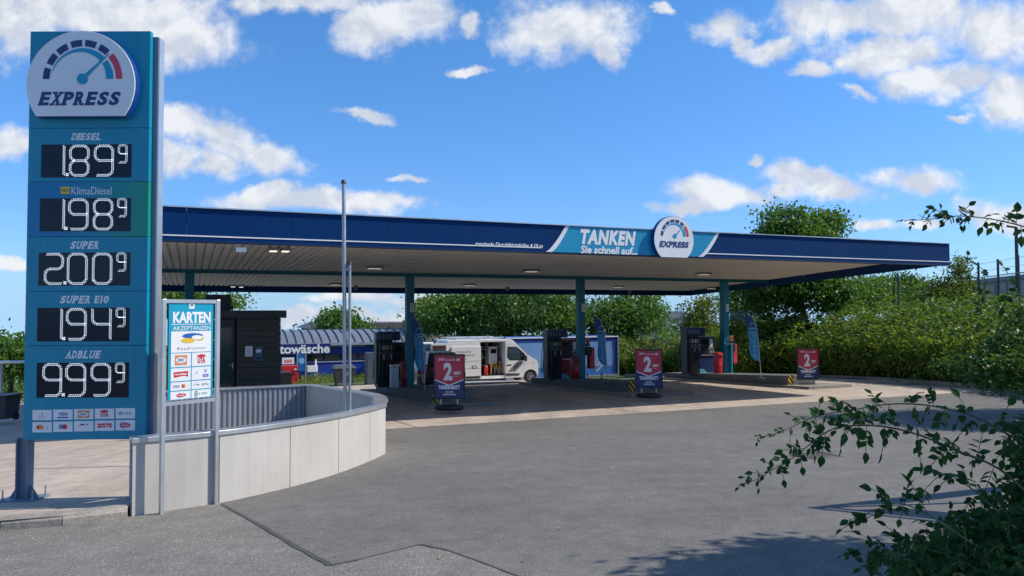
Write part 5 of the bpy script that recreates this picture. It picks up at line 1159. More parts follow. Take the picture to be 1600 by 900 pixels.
# local frame: x right, y forward (away from the camera), z up; sections along y
sec = [(0.0, .80, .35, .95), (.12, .86, .22, 1.02), (.6, .88, .18, 1.04), (1.6, .89, .18, 1.02), (2.6, .89, .18, .98), (3.5, .87, .2, .90), (3.95, .78, .28, .70)]
b = M(); vs = []
for y, w, z0, z1 in sec: vs += [V((-w, y, z0)), V((w, y, z0)), V((w + .02, y, (z0 + z1) / 2)), V((w - .04, y, z1)), V((-w + .04, y, z1)), V((-w - .02, y, (z0 + z1) / 2))]
n = len(sec); b.add(vs, [(i * 6 + k, i * 6 + (k + 1) % 6, (i + 1) * 6 + (k + 1) % 6, (i + 1) * 6 + k) for i in range(n - 1) for k in range(6)] + [tuple(range(6))[::-1], tuple(range((n - 1) * 6, n * 6))]); part('body', b, CARP, car, False, smooth=True, bevel=.03)
b = M(); b.add([V(p) for p in ((-.76, .12, 1.0), (.76, .12, 1.0), (.58, .5, 1.44), (-.58, .5, 1.44), (-.8, 2.9, .98), (.8, 2.9, .98), (.6, 1.9, 1.46), (-.6, 1.9, 1.46))], [(0, 1, 2, 3), (1, 5, 6, 2), (5, 4, 7, 6), (4, 0, 3, 7), (3, 2, 6, 7)]); part('cabin_glass', b, glass('car_glass', (.03, .04, .05), .04), car, False)
b = M(); b.add([V(p) for p in ((-.60, .46, 1.455), (.60, .46, 1.455), (.62, 1.95, 1.475), (-.62, 1.95, 1.475), (-.52, .6, 1.49), (.52, .6, 1.49), (.54, 1.8, 1.505), (-.54, 1.8, 1.505))], [(0, 1, 5, 4), (1, 2, 6, 5), (2, 3, 7, 6), (3, 0, 4, 7), (4, 5, 6, 7)]); part('roof', b, CARP, car, False)
for s in (-1, 1):
    b = M(); b.prism([V((s * .80, .02, .80)), V((s * .52, -.01, .80)), V((s * .52, -.01, .92)), V((s * .80, .02, .96))][::s * -1], (0, .04, 0)); part('tail_light', b, REDL, car, False)
    for y in (.75, 3.2): b = M().lathe((s * .80, y, .31), [(.12, -.1), (.31, -.1), (.31, .1), (.12, .1)], 18, ax=V((1, 0, 0))); part('wheel', b, TYRE, car, False, smooth=True)
b = M().box(-.26, .26, -.02, .0, .55, .66); part('number_plate', b, WHITEB, car, False)
b = M().box(-.78, .78, -.06, .1, .30, .48); part('bumper', b, BLACK, car, False, bevel=.03)
# ================================================================== CAR WASH and things before it
CV = 58.0; P0 = CP(0, CV, 0); cz = lambda px, py, v=CV: atP(px, py, CP(0, v, 0), N).z
cw = thing('car_wash', 'long blue car wash hall with ribbed grey barrel roof and white Autowäsche lettering', 'car wash', uv(pxu(560, CV), CV + 4))
CB = pbr('car_wash_blue', (.012, .045, .30), .45, var=.12, scale=.8); CN = pbr('car_wash_navy', (.010, .022, .13), .45, var=.1)
ua, ub = pxu(380, CV), pxu(706, CV); zg_ = zv(CV) - .2; ze = cz(560, 536.5); zr = cz(560, 516, CV + 2.5)
f_ = lambda a, c, h: CP(a, CV - h, c)
b = M(); b.ob(CP((ua + ub) / 2, CV + 4, (zg_ + ze) / 2), U * (ub - ua) / 2, N * 4, V((0, 0, (ze - zg_) / 2))); part('wall', b, CB, cw)
us_ = pxu(515, CV); zs0, zs1 = cz(480, 553), cz(480, 537)
b = M(); b.ob(CP((ua + us_) / 2, CV - .56, (zs0 + zs1) / 2), U * (us_ - ua) / 2, N * .05, V((0, 0, (zs1 - zs0) / 2))); sb = part('sign_board', b, CN, cw)
b = M(); fTxt(b, 'Autowäsche', lambda a, c, h: CP(a, CV - .61 - h, c), pxu(411, CV), pxu(513.5, CV), cz(460, 552), cz(460, 537.5), .01, .03); part('lettering', b, WHITE, sb)
b = M(); b.ob(CP((us_ + pxu(572, CV)) / 2, CV - .06, cz(545, 538.3)), U * (pxu(572, CV) - us_) / 2, N * .05, V((0, 0, .16))); part('pale_band', b, pbr('pale_band', (.35, .38, .42), .5), cw)
x = pxu(480, CV)
for k in range(9):
    u0, u1 = x + k * 1.28, x + k * 1.28 + 1.18
    if u1 > ub - .5: break
    z0, z1 = cz(540, 563), cz(540, 552); b = M(); b.ob(CP((u0 + u1) / 2, CV - .03, (z0 + z1) / 2), U * (u1 - u0) / 2, N * .03, V((0, 0, (z1 - z0) / 2))); w_ = part('window', b, CN, cw)
    b = M(); b.ob(CP((u0 + u1) / 2, CV - .064, (z0 + z1) / 2), U * ((u1 - u0) / 2 - .05), N * .003, V((0, 0, (z1 - z0) / 2 - .05))); part('pane', b, DGLASS, w_)
b = M(); b.ob(CP((ua + ub) / 2, CV - .03, cz(540, 564.5)), U * (ub - ua) / 2, N * .03, V((0, 0, .04))); part('rail', b, pbr('pale_band', (.35, .38, .42)), cw)
# barrel roof: an arc from the front eave up to the ridge and down again, standing seams along it
DP = 8.2; RH = zr - ze
arc = [(DP * k / 14, RH * math.sin(math.pi * (k / 14)) ** .8) for k in range(15)]
b = M(); vs = []
ue = ub + .2
for u_, in ((ua - .2,), (ue,)): vs += [CP(u_, CV - .4 + d, ze + .05 + h) for d, h in arc]
b.add(vs, [(k, k + 15, k + 16, k + 1) for k in range(14)] + [tuple(range(15)), tuple(range(29, 14, -1))]); RFM = pbr('zinc_roof', (.30, .32, .34), .4, metal=.5, var=.15); rf = part('roof', b, RFM, cw)
k = ua
while k < ue - .2:
    b = M(); vs = []
    for d, h in arc[:9]: vs += [CP(k, CV - .4 + d, ze + .05 + h), CP(k, CV - .4 + d, ze + .13 + h), CP(k + .06, CV - .4 + d, ze + .13 + h), CP(k + .06, CV - .4 + d, ze + .05 + h)]
    b.add(vs, [(4 * i + a, 4 * i + 4 + a, 4 * i + 4 + (a + 1) % 4, 4 * i + (a + 1) % 4) for i in range(8) for a in range(3)] + [(0, 1, 2, 3)]); part('roof_seam', b, DGREY, rf)
    k += .62
b = M(); b.ob(CP((ua + ue) / 2, CV - .42, ze + .0), U * (ue - ua) / 2, N * .05, V((0, 0, .09))); part('gutter', b, ALU, cw)
# flat roofed hall beyond
v2 = 75.; o = thing('flat_hall', 'dark flat roofed industrial hall behind the car wash', 'building', uv(pxu(560, v2), v2))
P2 = CP(0, v2, 0); b = M(); u0, u1 = pxu(497, v2), pxu(662, v2); z1 = atP(600, 510, P2, N).z; b.ob(CP((u0 + u1) / 2, v2 + 6, (z1 - 6) / 2), U * (u1 - u0) / 2, N * 6, V((0, 0, (z1 + 6) / 2))); part('wall', b, pbr('far_wall', (.10, .10, .105), .7), o)
b = M(); b.prism([CP(u0 - .6, v2 - .3, z1 - .2), CP(u1, v2 - .3, z1 - .2), CP(u1, v2 - .3, z1 + .35), CP(u0 + .9, v2 - .3, z1 + .35)], N * 12.6); part('roof', b, pbr('far_roof', (.09, .085, .08), .6, var=.3), o)
# red vacuum station, bins, posters
def stn(px, py): return atG(px, py)
q = atG(452, 600); sc = q.y / F
o = thing('vacuum_station', 'red vacuum cleaner station with a white sign on top beside the kiosk', 'vacuum station', q, UA)
b = M().box(-12 * sc, 12 * sc, -.3, .3, 14 * sc, 29 * sc); part('housing', b, RED, o, False, bevel=.03)
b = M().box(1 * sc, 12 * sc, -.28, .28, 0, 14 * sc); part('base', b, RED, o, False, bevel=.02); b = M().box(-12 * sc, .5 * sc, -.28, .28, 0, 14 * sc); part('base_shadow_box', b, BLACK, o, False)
b = M().box(-11 * sc, 7 * sc, -.03, .03, 31 * sc, 41 * sc); sg = part('sign', b, WHITEB, o, False); b = M().box(-8 * sc, 4 * sc, -.036, -.031, 33 * sc, 38 * sc); part('sign_print', b, pbr('pink_print', (.6, .25, .25), .5), sg, False)
for x in (-9, 5): b = M().tube([(x * sc, 0, 29 * sc), (x * sc, 0, 31.5 * sc)], .02, 6); part('sign_post', b, ALU, o, False)
b = M().lathe((8 * sc, -.31, 22 * sc), [(.09, 0), (.07, .03)], 12, ax=V((0, -1, 0))); part('hose_socket', b, WHITEB, o, False)
b = M().tube([(8 * sc, -.33, 22 * sc), (13 * sc, -.5, 19 * sc), (15.5 * sc, -.5, 12 * sc), (14 * sc, -.45, 3 * sc)], .045, 8); part('suction_hose', b, BLACK, o, False, smooth=True)
q = atG(446.5, 602.5); o = thing('black_bin', 'black waste bin with slanted lid in front of the red vacuum station', 'bin', q, UA)
b = M().box(-.36, .32, -.3, .3, 0, .74); part('bin_body', b, BLACK, o, False, bevel=.03); b = M(); b.prism([V((-.38, -.33, .745)), V((.34, -.33, .745)), V((.22, -.33, .86)), V((-.25, -.33, .86))], (0, .66, 0)); part('lid', b, DGREY, o, False)
q = atG(471, 598); o = thing('blue_poster_board', 'blue framed poster on posts in front of the car wash', 'poster board', q, UA); sc = q.y / F
for x in (-6.5, 6.5): b = M().box(x * sc - .03, x * sc + .03, -.03, .03, 0, 46 * sc); part('post', b, ALU, o, False)
b = M().box(-6 * sc, 6 * sc, -.02, .02, 18 * sc, 45 * sc); pn = part('poster', b, pbr('poster_blue', (.02, .12, .38), .4, var=.5, scale=4), o, False)
b = M(); fEll(b, lambda a, c, h: V((a, -.021 - h, c)), 0, 34 * sc, 4.5 * sc, 5 * sc, .004, n=16); part('poster_mark', b, FPALE, pn, False)
q = atG(486.5, 596); o = thing('glinting_panel', 'white panel on thin legs glinting in the sun before the car wash', 'panel', q, UA); sc = q.y / F
WG = pbr('glossy_white', (.85, .85, .85), .12, coat=1)
b = M().ob((0, 0, 20 * sc), (8 * sc, 0, 0), (0, .5, 0), (0, 0, 5 * sc)); part('panel', b, WG, o, False, bevel=.03)
for x in (-7, 7): b = M().box(x * sc - .03, x * sc + .03, -.03, .03, 0, 15 * sc); part('leg', b, ALU, o, False)
b = M().box(5.5 * sc, 8 * sc, -.05, .05, 25 * sc, 34 * sc); part('handle_post', b, WG, o, False)
# four-wheeled container
q = atG(537, 603); sc = q.y / F; o = thing('waste_container', 'dark four wheeled waste container with lid before the grass strip', 'container', q, UA)
b = M(); w, d = 16 * sc, .45; z0, z1 = 5 * sc, 28 * sc; b.add([V(p) for p in ((-w * .84, -d * .8, z0), (w * .84, -d * .8, z0), (w * .84, d * .8, z0), (-w * .84, d * .8, z0), (-w, -d, z1), (w, -d, z1), (w, d, z1), (-w, d, z1))], [(3, 2, 1, 0), (4, 5, 6, 7), (0, 1, 5, 4), (1, 2, 6, 5), (2, 3, 7, 6), (3, 0, 4, 7)]); part('tub', b, pbr('container_dark', (.03, .035, .045), .5), o, False, bevel=.03)
b = M().box(-w - .04, w + .04, -d - .04, d + .04, z1, z1 + .05); part('rim', b, MGREY, o, False, bevel=.01)
b = M(); b.prism([V((-w, -d, z1 + .05)), V((w, -d, z1 + .05)), V((w * .9, -d, z1 + .16)), V((-w * .9, -d, z1 + .16))], (0, 2 * d, 0)); part('lid', b, pbr('container_lid', (.12, .14, .16), .5), o, False)
for x in (-.7, .7):
    for y in (-.3, .3): b = M().lathe((x * w, y, .1), [(.1, -.03), (.1, .03)], 12, ax=V((1, 0, 0))); part('wheel', b, BLACK, o, False)
b = M().box(-.12, .16, -d - .012, -d * .9, z1 - .42, z1 - .18); part('sticker', b, MGREY, o, False)
# street lamps
for px, py, pt, lab in ((458.5, 588, 508, 'slim street lamp in front of the car wash left of the vent pipes'), (605, 588, 513, 'slim street lamp rising behind the first fuel pump')):
    q = atG(px, py); sc = q.y / F; o = thing('street_lamp', lab, 'street lamp', q, 0, 'street lamps before the car wash')
    b = M().tube([(0, 0, 0), (0, 0, (py - pt) * sc)], [.07, .045], 8); part('pole', b, GALV, o, False, smooth=True)
    b = M().ob((2 * sc, 0, (py - pt) * sc), V((3.2 * sc, 0, 1 * sc)), V((0, .12, 0)), V((0, 0, .05))); part('lamp_head', b, DGREY, o, False)
# white cylinder-like heater near container is too small to tell: grass strip before the car wash instead
# ------------------------------------------------------------------ far right: house, billboards, masts, fence, long beige building
def bld(name, lab, pxa, pxb, pt, pe, v, mt, rmt, n, gable=True, cat='house'):
    P_ = CP(0, v, 0); u0, u1 = pxu(pxa, v), pxu(pxb, v); zt = atP((pxa + pxb) / 2, pe, P_, N).z; zr_ = atP((pxa + pxb) / 2, pt, P_, N).z; zg = zv(v) - .3
    o = thing(name, lab, cat, uv((u0 + u1) / 2, v + 4)); b = M(); b.ob(CP((u0 + u1) / 2, v + 4, (zg + zt) / 2), U * (u1 - u0) / 2, N * 4, V((0, 0, (zt - zg) / 2))); part('wall', b, mt, o)
    b = M()
    if gable: b.prism([CP(u0 - .3, v - .3, zt), CP(u1 + .3, v - .3, zt), CP(u1 + .3, v + 3.9, zr_), CP(u0 - .3, v + 3.9, zr_)], V((0, 0, .15))); b.prism([CP(u0 - .3, v + 3.9, zr_), CP(u1 + .3, v + 3.9, zr_), CP(u1 + .3, v + 8.3, zt), CP(u0 - .3, v + 8.3, zt)], V((0, 0, .15)))
    else: b.ob(CP((u0 + u1) / 2, v + 4, zt + .12), U * ((u1 - u0) / 2 + .1), N * 4.1, V((0, 0, .12)))
    part('roof', b, rmt, o)
    for k in range(n):
        for fl in (0, 1):
            uu = u0 + (u1 - u0) * (k + .5) / n; zz_ = zt - 1.3 - 2.7 * fl
            if zz_ < zg + .8: continue
            b = M(); b.ob(CP(uu, v - .02, zz_), U * .5, N * .04, V((0, 0, .6))); w_ = part('window', b, WHITE, o); b = M(); b.ob(CP(uu, v - .065, zz_), U * .42, N * .004, V((0, 0, .52))); part('pane', b, DGLASS, w_)
    return o
WALLW = pbr('render_white', (.48, .50, .52), .7); SLR = pbr('slate_roof', (.07, .075, .085), .6); BEI = pbr('beige_cladding', (.42, .36, .32), .6, var=.15, scale=.4)
bld('white_house', 'pale two storey house with slate roof seen between the trees left of the right column', 1046, 1092, 488, 499, 85., WALLW, SLR, 3)
bld('beige_hall', 'long beige flat roofed hall beyond the hedge and fence at the far right', 1500, 2250, 430, 436, 30., BEI, MGREY, 0, False, 'hall') if False else None
def wallbox(name, lab, cat, A, B_, zt0, zt1, th, mt, par=None):
    d = (B_ - A); d.z = 0; d.normalize(); n = V((-d.y, d.x, 0)); o = thing(name, lab, cat, (A + B_) / 2)
    b = M(); b.add([V((A.x, A.y, -6)), V((B_.x, B_.y, -6)), V((B_.x, B_.y, zt1)), V((A.x, A.y, zt0))] + [V((p.x + n.x * th, p.y + n.y * th, z)) for p, z in ((A, -6), (B_, -6), (B_, zt1), (A, zt0))], [(0, 1, 2, 3), (7, 6, 5, 4), (1, 5, 6, 2), (4, 0, 3, 7), (3, 2, 6, 7)]); part('wall', b, mt, o)
    return o, d, n
A = atY(1500, 446, 52); B_ = atY(1760, 418, 38)
o, d, n = wallbox('beige_hall', 'long beige clad hall beyond the hedge and tall fence at the right edge', 'hall', A, B_, A.z, B_.z, 12, BEI)
b = M(); b.add([A + V((0, 0, 0)) - n * .15, B_ - n * .15, B_ - n * .15 + V((0, 0, .25)), A - n * .15 + V((0, 0, .25)), A + n * 12.1, B_ + n * 12.1, B_ + n * 12.1 + V((0, 0, .25)), A + n * 12.1 + V((0, 0, .25))], [(0, 1, 2, 3), (3, 2, 6, 7), (5, 4, 7, 6), (4, 0, 3, 7), (1, 5, 6, 2), (0, 4, 5, 1)]); part('roof_edge', b, MGREY, o)
L_ = (B_ - A).length
for k in range(int(L_ / 1.1)): 
    p = A + d * (1.1 * k + .5) - n * .03; zt = A.z + (B_.z - A.z) * (1.1 * k + .5) / L_; b = M(); b.ob(V((p.x, p.y, (zt - 4) / 2 - .1)), d * .02, n * .03, V((0, 0, (zt + 4) / 2))); part('seam', b, MGREY, o)
A = atY(1386, 459, 60); B_ = atY(1470, 456, 57)
o, d, n = wallbox('grey_hall', 'low grey and brick coloured shed wall between trees beyond the hedge', 'shed', A, B_, A.z, B_.z, 6, pbr('shed_grey', (.36, .35, .33), .7)); b = M(); p = A + d * 3; b.ob(V((p.x - n.x * .04, p.y - n.y * .04, A.z - 1.3)), d * 1.4, n * .04, V((0, 0, 1.1))); part('brick_panel', b, pbr('brick_tone', (.30, .15, .09), .7), o)
# billboards
for k, (xa_, xb2, mt) in enumerate(((1141, 1156, pbr('billboard_grey', (.12, .12, .16), .5, var=.6, scale=2)), (1158, 1173, pbr('billboard_lilac', (.35, .28, .38), .5, var=.5, scale=2)), (1174, 1190, pbr('billboard_cream', (.45, .38, .28), .5, var=.4, scale=2)))):
    Yb = 70.; A = atY(xa_, 485, Yb); B_ = atY(xb2, 507, Yb); o = thing('billboard', ['dark grey billboard left of three behind the right column', 'lilac banner billboard in the middle of three beyond the hedge', 'cream billboard, right of three beyond the hedge'][k], 'billboard', V((A.x, Yb, gz(A.x, Yb))), 0, 'billboards beyond the hedge')
    b = M().box(A.x, B_.x, Yb - .1, Yb + .1, B_.z, A.z); bd_ = part('board', b, mt, o); b = M()
    for q in range(3): z = A.z - .35 - q * .35; b.box(A.x + .1, B_.x - .1, Yb - .12, Yb - .104, z - .06, z + .05)
    part('print_bar', b, (MGREY, WHITEB, MGREY)[k], bd_, kind='stuff')
    for x in (A.x + .08, B_.x - .08): b = M().box(x - .06, x + .06, Yb + .1, Yb + .22, gz(x, Yb), A.z); part('post', b, DGREY, o)
# masts
for px, pt, Ym, r, lab in ((1058.5, 475, 62, .055, 'leftmost of four thin masts before the white house'), (1062.5, 474, 62, .055, 'second of four thin masts before the white house'), (1065, 474, 62, .045, 'third of four thin masts before the white house'), (1068, 473, 62, .07, 'rightmost and thickest of four masts before the white house'), (1124, 466, 60, .05, 'pale flagless mast just left of the right column'), (1156, 462, 64, .05, 'thin pale mast rising above the billboards'), (1172, 460, 64, .05, 'thin mast between billboards and dark tree'), (1587.5, 355, 30, .085, 'tall dark lamp mast at the right edge behind the overhanging branch'), (1403, 427, 34, .06, 'dark mast left of the young birch beyond the hedge')):
    p = atY(px, pt, Ym); zg = gz(p.x, Ym); o = thing('mast', lab, 'mast', (p.x, Ym, zg), 0, 'masts and poles beyond the hedge')
    b = M().tube([(p.x, Ym, zg), (p.x, Ym, p.z)], [r, r * .7], 8); part('pole', b, GALV if Ym > 40 else DGREY, o, smooth=True)
    if px > 1580: b = M().tube([(p.x, Ym, p.z), (p.x - .35, Ym, p.z + .05)], .05, 6); part('lamp_arm', b, DGREY, o)
# tall post and wire fence
fo = thing('wire_fence', 'tall dark posts with taut wires running beyond the hedge at the right', 'fence', atY(1528, 470, 31))
FP = [(1396, 446, 36), (1528.5, 410, 31), (1559, 405, 29.5), (1590.5, 399, 28), (1624, 393, 26.5), (1660, 387, 25)]
tops = []
for px, pt, Y in FP:
    p = atY(px, pt, Y); tops.append(p); b = M(); b.ob(V((p.x, Y, (p.z - 1.5) / 2)), (.032, 0, 0), (0, .032, 0), (0, 0, (p.z + 1.5) / 2)); part('post', b, DGREY, fo)
for k in range(9):
    for a, c in zip(tops[1:], tops[2:]): b = M().tube([a - V((0, 0, .08 + .3 * k)), c - V((0, 0, .08 + .3 * k))], .008, 4); part('wire', b, GALV, fo)
# left: bin, guard rail
q = atG(4, 657, KZ); o = thing('wheelie_bin', 'dark grey wheeled bin cut by the left photo edge behind the pylon', 'bin', q); sc = q.y / F
w, d = 17 * sc, .3; z1 = 38 * sc; b = M(); b.add([V(p) for p in ((-w * .85, -d * .8, .06), (w * .85, -d * .8, .06), (w * .85, d * .8, .06), (-w * .85, d * .8, .06), (-w, -d, z1), (w, -d, z1), (w, d, z1), (-w, d, z1))], [(3, 2, 1, 0), (4, 5, 6, 7), (0, 1, 5, 4), (1, 2, 6, 5), (2, 3, 7, 6), (3, 0, 4, 7)]); part('tub', b, pbr('bin_grey', (.045, .05, .06), .5), o, False, bevel=.02)
b = M().box(-w - .02, w + .03, -d - .03, d + .03, z1, z1 + .04); part('lid', b, BLACK, o, False, bevel=.01); b = M().lathe((w * .85, d * .5, .09), [(.09, -.03), (.09, .03)], 12, ax=V((1, 0, 0))); part('wheel', b, BLACK, o, False)
gq = atY(2, 566, 24); o = thing('guard_rail', 'pale horizontal guard rail in front of the bushes at the left edge', 'guard rail', (gq.x, 24, gz(gq.x, 24)))
b = M().tube([(gq.x - 12, 24, gq.z - .15), (gq.x, 24, gq.z), (gq.x + 5, 24, gq.z + .06)], .05, 8); part('rail', b, ALU, o)
for dx in (-9, -6, -3, 0, 3): b = M().tube([(gq.x + dx, 24.03, gz(gq.x + dx, 24)), (gq.x + dx, 24.03, gq.z)], .035, 6); part('post', b, GALV, o)
# kerb along the hedge
hk = [(975, 587.5), (1130, 588), (1290, 591), (1370, 594.5), (1440, 600), (1520, 606), (1600, 613), (1700, 624)]
hk = [atG(*p) for p in hk]; hkc = catmull(hk, 6); ho = thing('hedge_kerb', 'long low kerb edging the bed in front of the hedge', 'kerb', hk[3])
for a, c in zip(hkc, hkc[1:]):
    d = (c - a); d.z = 0; n = V((-d.y, d.x, 0)).normalized() * .12; dd = d.normalized() * .005
    b = M(); b.prism([a + dd + V((0, 0, .13)), c - dd + V((0, 0, .13)), c - dd + n + V((0, 0, .13)), a + dd + n + V((0, 0, .13))], (0, 0, -.2)); part('kerb_stone', b, MKERB, ho)
hb = [W2(p) for p in hk]; bx = [W2(p + V((4.5, 9, 0))) for p in hk][::-1]
sheet('planting_bed', [(hb[2][0] + .1, hb[2][1] + .1)] + [(a + .08, c + .08) for a, c in hb[3:]] + [(40, 20), (40, 60), (hb[0][0], 60), (hb[0][0] + .2, hb[0][1] + .3), (hb[1][0] + .1, hb[1][1] + .2)], MSOIL, .05)
# white line strips and parking edge behind the canopy
for px0, px1, py, lab in ((725, 830, 604.5, 0), (960, 1010, 601, 1)): pass
# ================================================================== FOLIAGE
LEAF_T = leaf_mat('leaf_tree', (.040, .105, .018), (.088, .185, .032), (.165, .250, .046), .34)
LEAF_D = leaf_mat('leaf_dark', (.028, .075, .017), (.058, .130, .027), (.120, .195, .040), .28)
LEAF_Y = leaf_mat('leaf_yellow', (.065, .115, .020), (.130, .175, .028), (.210, .215, .040), .35)
LEAF_H = leaf_mat('leaf_hedge', (.055, .130, .018), (.145, .230, .030), (.260, .310, .046), .38, .9)
LEAF_R = leaf_mat('leaf_rose', (.016, .045, .014), (.030, .075, .020), (.060, .115, .028), .30, 3)
BARK = pbr('bark', (.07, .055, .042), .85, var=.4, scale=6, bump=.5, bscale=30)
def leaves_mesh(name, pos, size, mt, parent, nrm=None, asp=.55, kind='stuff'):
    """pos (n,3) world; one folded leaf of four corners per point"""
    n = len(pos); pos = np.asarray(pos, float); size = np.broadcast_to(np.asarray(size, float), (n,))
    t = rng.normal(size=(n, 3)); t /= np.linalg.norm(t, axis=1)[:, None]
    a = rng.normal(size=(n, 3))
    if nrm is not None: a = nrm + a * .55
    a /= np.linalg.norm(a, axis=1)[:, None]
    t -= (t * a).sum(1)[:, None] * a; t /= np.linalg.norm(t, axis=1)[:, None] + 1e-9
    s = np.cross(a, t); sz = size[:, None]
    v = np.stack([pos - t * sz * .5, pos + s * sz * asp * .5 + a * sz * .08, pos + t * sz * .5, pos - s * sz * asp * .5 + a * sz * .08], 1).reshape(-1, 3)
    if parent is not None:
        inv = np.array(rootmat(parent).inverted()); v = v @ inv[:3, :3].T + inv[:3, 3]
    me = bpy.data.meshes.new(name); me.vertices.add(4 * n); me.vertices.foreach_set('co', v.ravel())
    me.loops.add(4 * n); me.loops.foreach_set('vertex_index', np.arange(4 * n)); me.polygons.add(n); me.polygons.foreach_set('loop_start', np.arange(0, 4 * n, 4)); me.polygons.foreach_set('loop_total', np.full(n, 4))
    me.update(); me.validate(); me.materials.append(mt)
    o = bpy.data.objects.new(name, me); C.objects.link(o)
    if parent is not None: o.parent = parent
    if kind: o['kind'] = kind
    return o
def clumps(c, r, nc, per, spread, shell=.55, low=-.75):
    """leaf positions in clumps spread over an ellipsoid's outer part"""
    c = np.array(c); r = np.array(r); out = []
    k = 0
    while k < nc:
        d = rng.normal(size=3); d /= np.linalg.norm(d)
        if d[2] < low: continue
        rr = shell + (1.05 - shell) * rng.random() ** .7; p = c + d * r * rr; s = spread * (.6 + .8 * rng.random())
        q = rng.normal(size=(int(per * (.6 + .8 * rng.random())), 3)) * s * np.array([1, 1, .62]); out.append(p + q); k += 1
    return np.concatenate(out)
def tree(name, lab, base, crowns, mt, leaf, nc, per, spread, trunk_r=.16, group=None, cat='tree', shell=.5, forks=7, low=-.75):
    """crowns: list of (centre, radii)"""
    base = V(base); o = thing(name, lab, cat, base, 0, group)
    tot = sum(r[0] * r[2] for _, r in crowns); P = []
    for c, r in crowns: P.append(clumps(c, r, max(4, int(nc * r[0] * r[2] / tot)), per, spread, shell, low))
    P = np.concatenate(P); leaves_mesh('crown', P, leaf * (.7 + .6 * rng.random(len(P))), mt, o)
    b = M(); c0 = V(crowns[0][0]); mid = base.lerp(c0, .55); mid.x += rng.normal() * .1
    b.tube([base - V((0, 0, .1)), base.lerp(mid, .5), mid, c0 + V((0, 0, crowns[0][1][2] * .3))], [trunk_r * 1.2, trunk_r, trunk_r * .75, trunk_r * .25], 8); part('trunk', b, BARK, o, smooth=True)
    for k in range(forks):
        c, r = crowns[k % len(crowns)]; d = V(rng.normal(size=3)); d.z = abs(d.z) * .7; d.normalize(); e = V((c[0] + d.x * r[0] * .8, c[1] + d.y * r[1] * .8, c[2] + d.z * r[2] * .8)); s = base.lerp(c0, .45 + .4 * random.random())
        m_ = s.lerp(e, .5) + V((0, 0, .12 * (e - s).length)); b = M(); b.tube([s, m_, e], [trunk_r * .5, trunk_r * .3, trunk_r * .1], 6); part('limb', b, BARK, o, smooth=True)
    return o
def ell(px, py, rx, ry, Y, dy=None):
    c = atY(px, py, Y); k = Y / F; return ((c.x, c.y, c.z), (rx * k, (dy if dy else rx * k), ry * k))
def gp(px, Y, h=0): x = (px - 800) / F * Y; return V((x, Y, gz(x, Y) + h))
# big trees behind the van (Y about 54)
tree('broadleaf_tree', 'yellowish green tree at the left of the big tree group behind the car wash roof', gp(672, 62), [ell(672, 492, 24, 30, 62), ell(660, 505, 14, 18, 62)], LEAF_Y, .30, 46, 75, .55, .2, 'trees behind the forecourt')
tree('broadleaf_tree', 'large dark green tree behind the open rear doors of the van', gp(722, 57), [ell(722, 485, 48, 40, 57), ell(700, 500, 36, 30, 56), ell(752, 505, 34, 30, 56)], LEAF_T, .28, 120, 85, .6, .3, 'trees behind the forecourt')
tree('broadleaf_tree', 'broad dark tree above the white van roof', gp(800, 55), [ell(792, 482, 52, 38, 55), ell(820, 500, 48, 26, 54), ell(770, 508, 36, 20, 54)], LEAF_D, .27, 120, 85, .6, .3, 'trees behind the forecourt')
tree('broadleaf_tree', 'green tree left of the middle column above the blue trailer', gp(870, 56), [ell(866, 485, 42, 34, 56), ell(890, 505, 36, 20, 55)], LEAF_T, .27, 70, 80, .55, .25, 'trees behind the forecourt')
tree('broadleaf_tree', 'round green tree right of the middle column above the trailer end', gp(985, 56), [ell(985, 487, 44, 36, 56), ell(1010, 500, 34, 26, 55), ell(960, 506, 30, 20, 55)], LEAF_T, .26, 95, 80, .55, .28, 'trees behind the forecourt')
tree('broadleaf_tree', 'thin open crowned tree directly behind the middle column', gp(925, 60), [ell(926, 490, 30, 30, 60)], LEAF_D, .25, 26, 60, .5, .2, 'trees behind the forecourt', shell=.2)
tree('slender_tree', 'slender young tree left of the right pump column', gp(1096, 48), [ell(1097, 490, 22, 30, 48), ell(1092, 512, 26, 20, 48)], LEAF_Y, .20, 44, 70, .4, .12)
tree('slender_tree', 'small dark rounded tree behind the billboards', gp(1158, 78), [ell(1158, 472, 22, 20, 78)], LEAF_D, .35, 28, 70, .6, .2)
tree('garden_tree', 'light green tree rising above the car wash roof', gp(535, 72), [ell(532, 503, 28, 16, 72), ell(515, 505, 16, 10, 72), ell(548, 512, 24, 9, 72)], LEAF_T, .36, 44, 75, .55, .25)
tree('garden_tree', 'green tree peeping out above the kiosk roof', gp(330, 40), [ell(290, 466, 34, 16, 40), ell(350, 474, 26, 9, 40), ell(262, 478, 20, 12, 40)], LEAF_T, .22, 36, 75, .4, .2)
# tall tree at the right end of the canopy
tree('tall_tree', 'tall leafy tree rising above the right tip of the canopy', gp(1270, 40), [ell(1232, 352, 34, 30, 40), ell(1290, 352, 26, 26, 40), ell(1255, 385, 66, 30, 40), ell(1195, 372, 20, 16, 40), ell(1225, 440, 68, 34, 39), ell(1280, 460, 56, 34, 39), ell(1210, 475, 44, 18, 39), ell(1250, 420, 60, 34, 39)], LEAF_T, .21, 330, 100, .36, .2, forks=14)
tree('bushy_tree', 'rounded dark green tree right of the tall tree behind the hedge', gp(1355, 42), [ell(1350, 462, 46, 28, 42), ell(1390, 456, 34, 26, 44), ell(1320, 470, 30, 22, 41)], LEAF_T, .19, 90, 85, .38, .15)
tree('bushy_tree', 'bluish green distant tree between the rounded tree and the birch', gp(1412, 55), [ell(1412, 446, 26, 20, 55)], LEAF_D, .25, 28, 70, .5, .15)
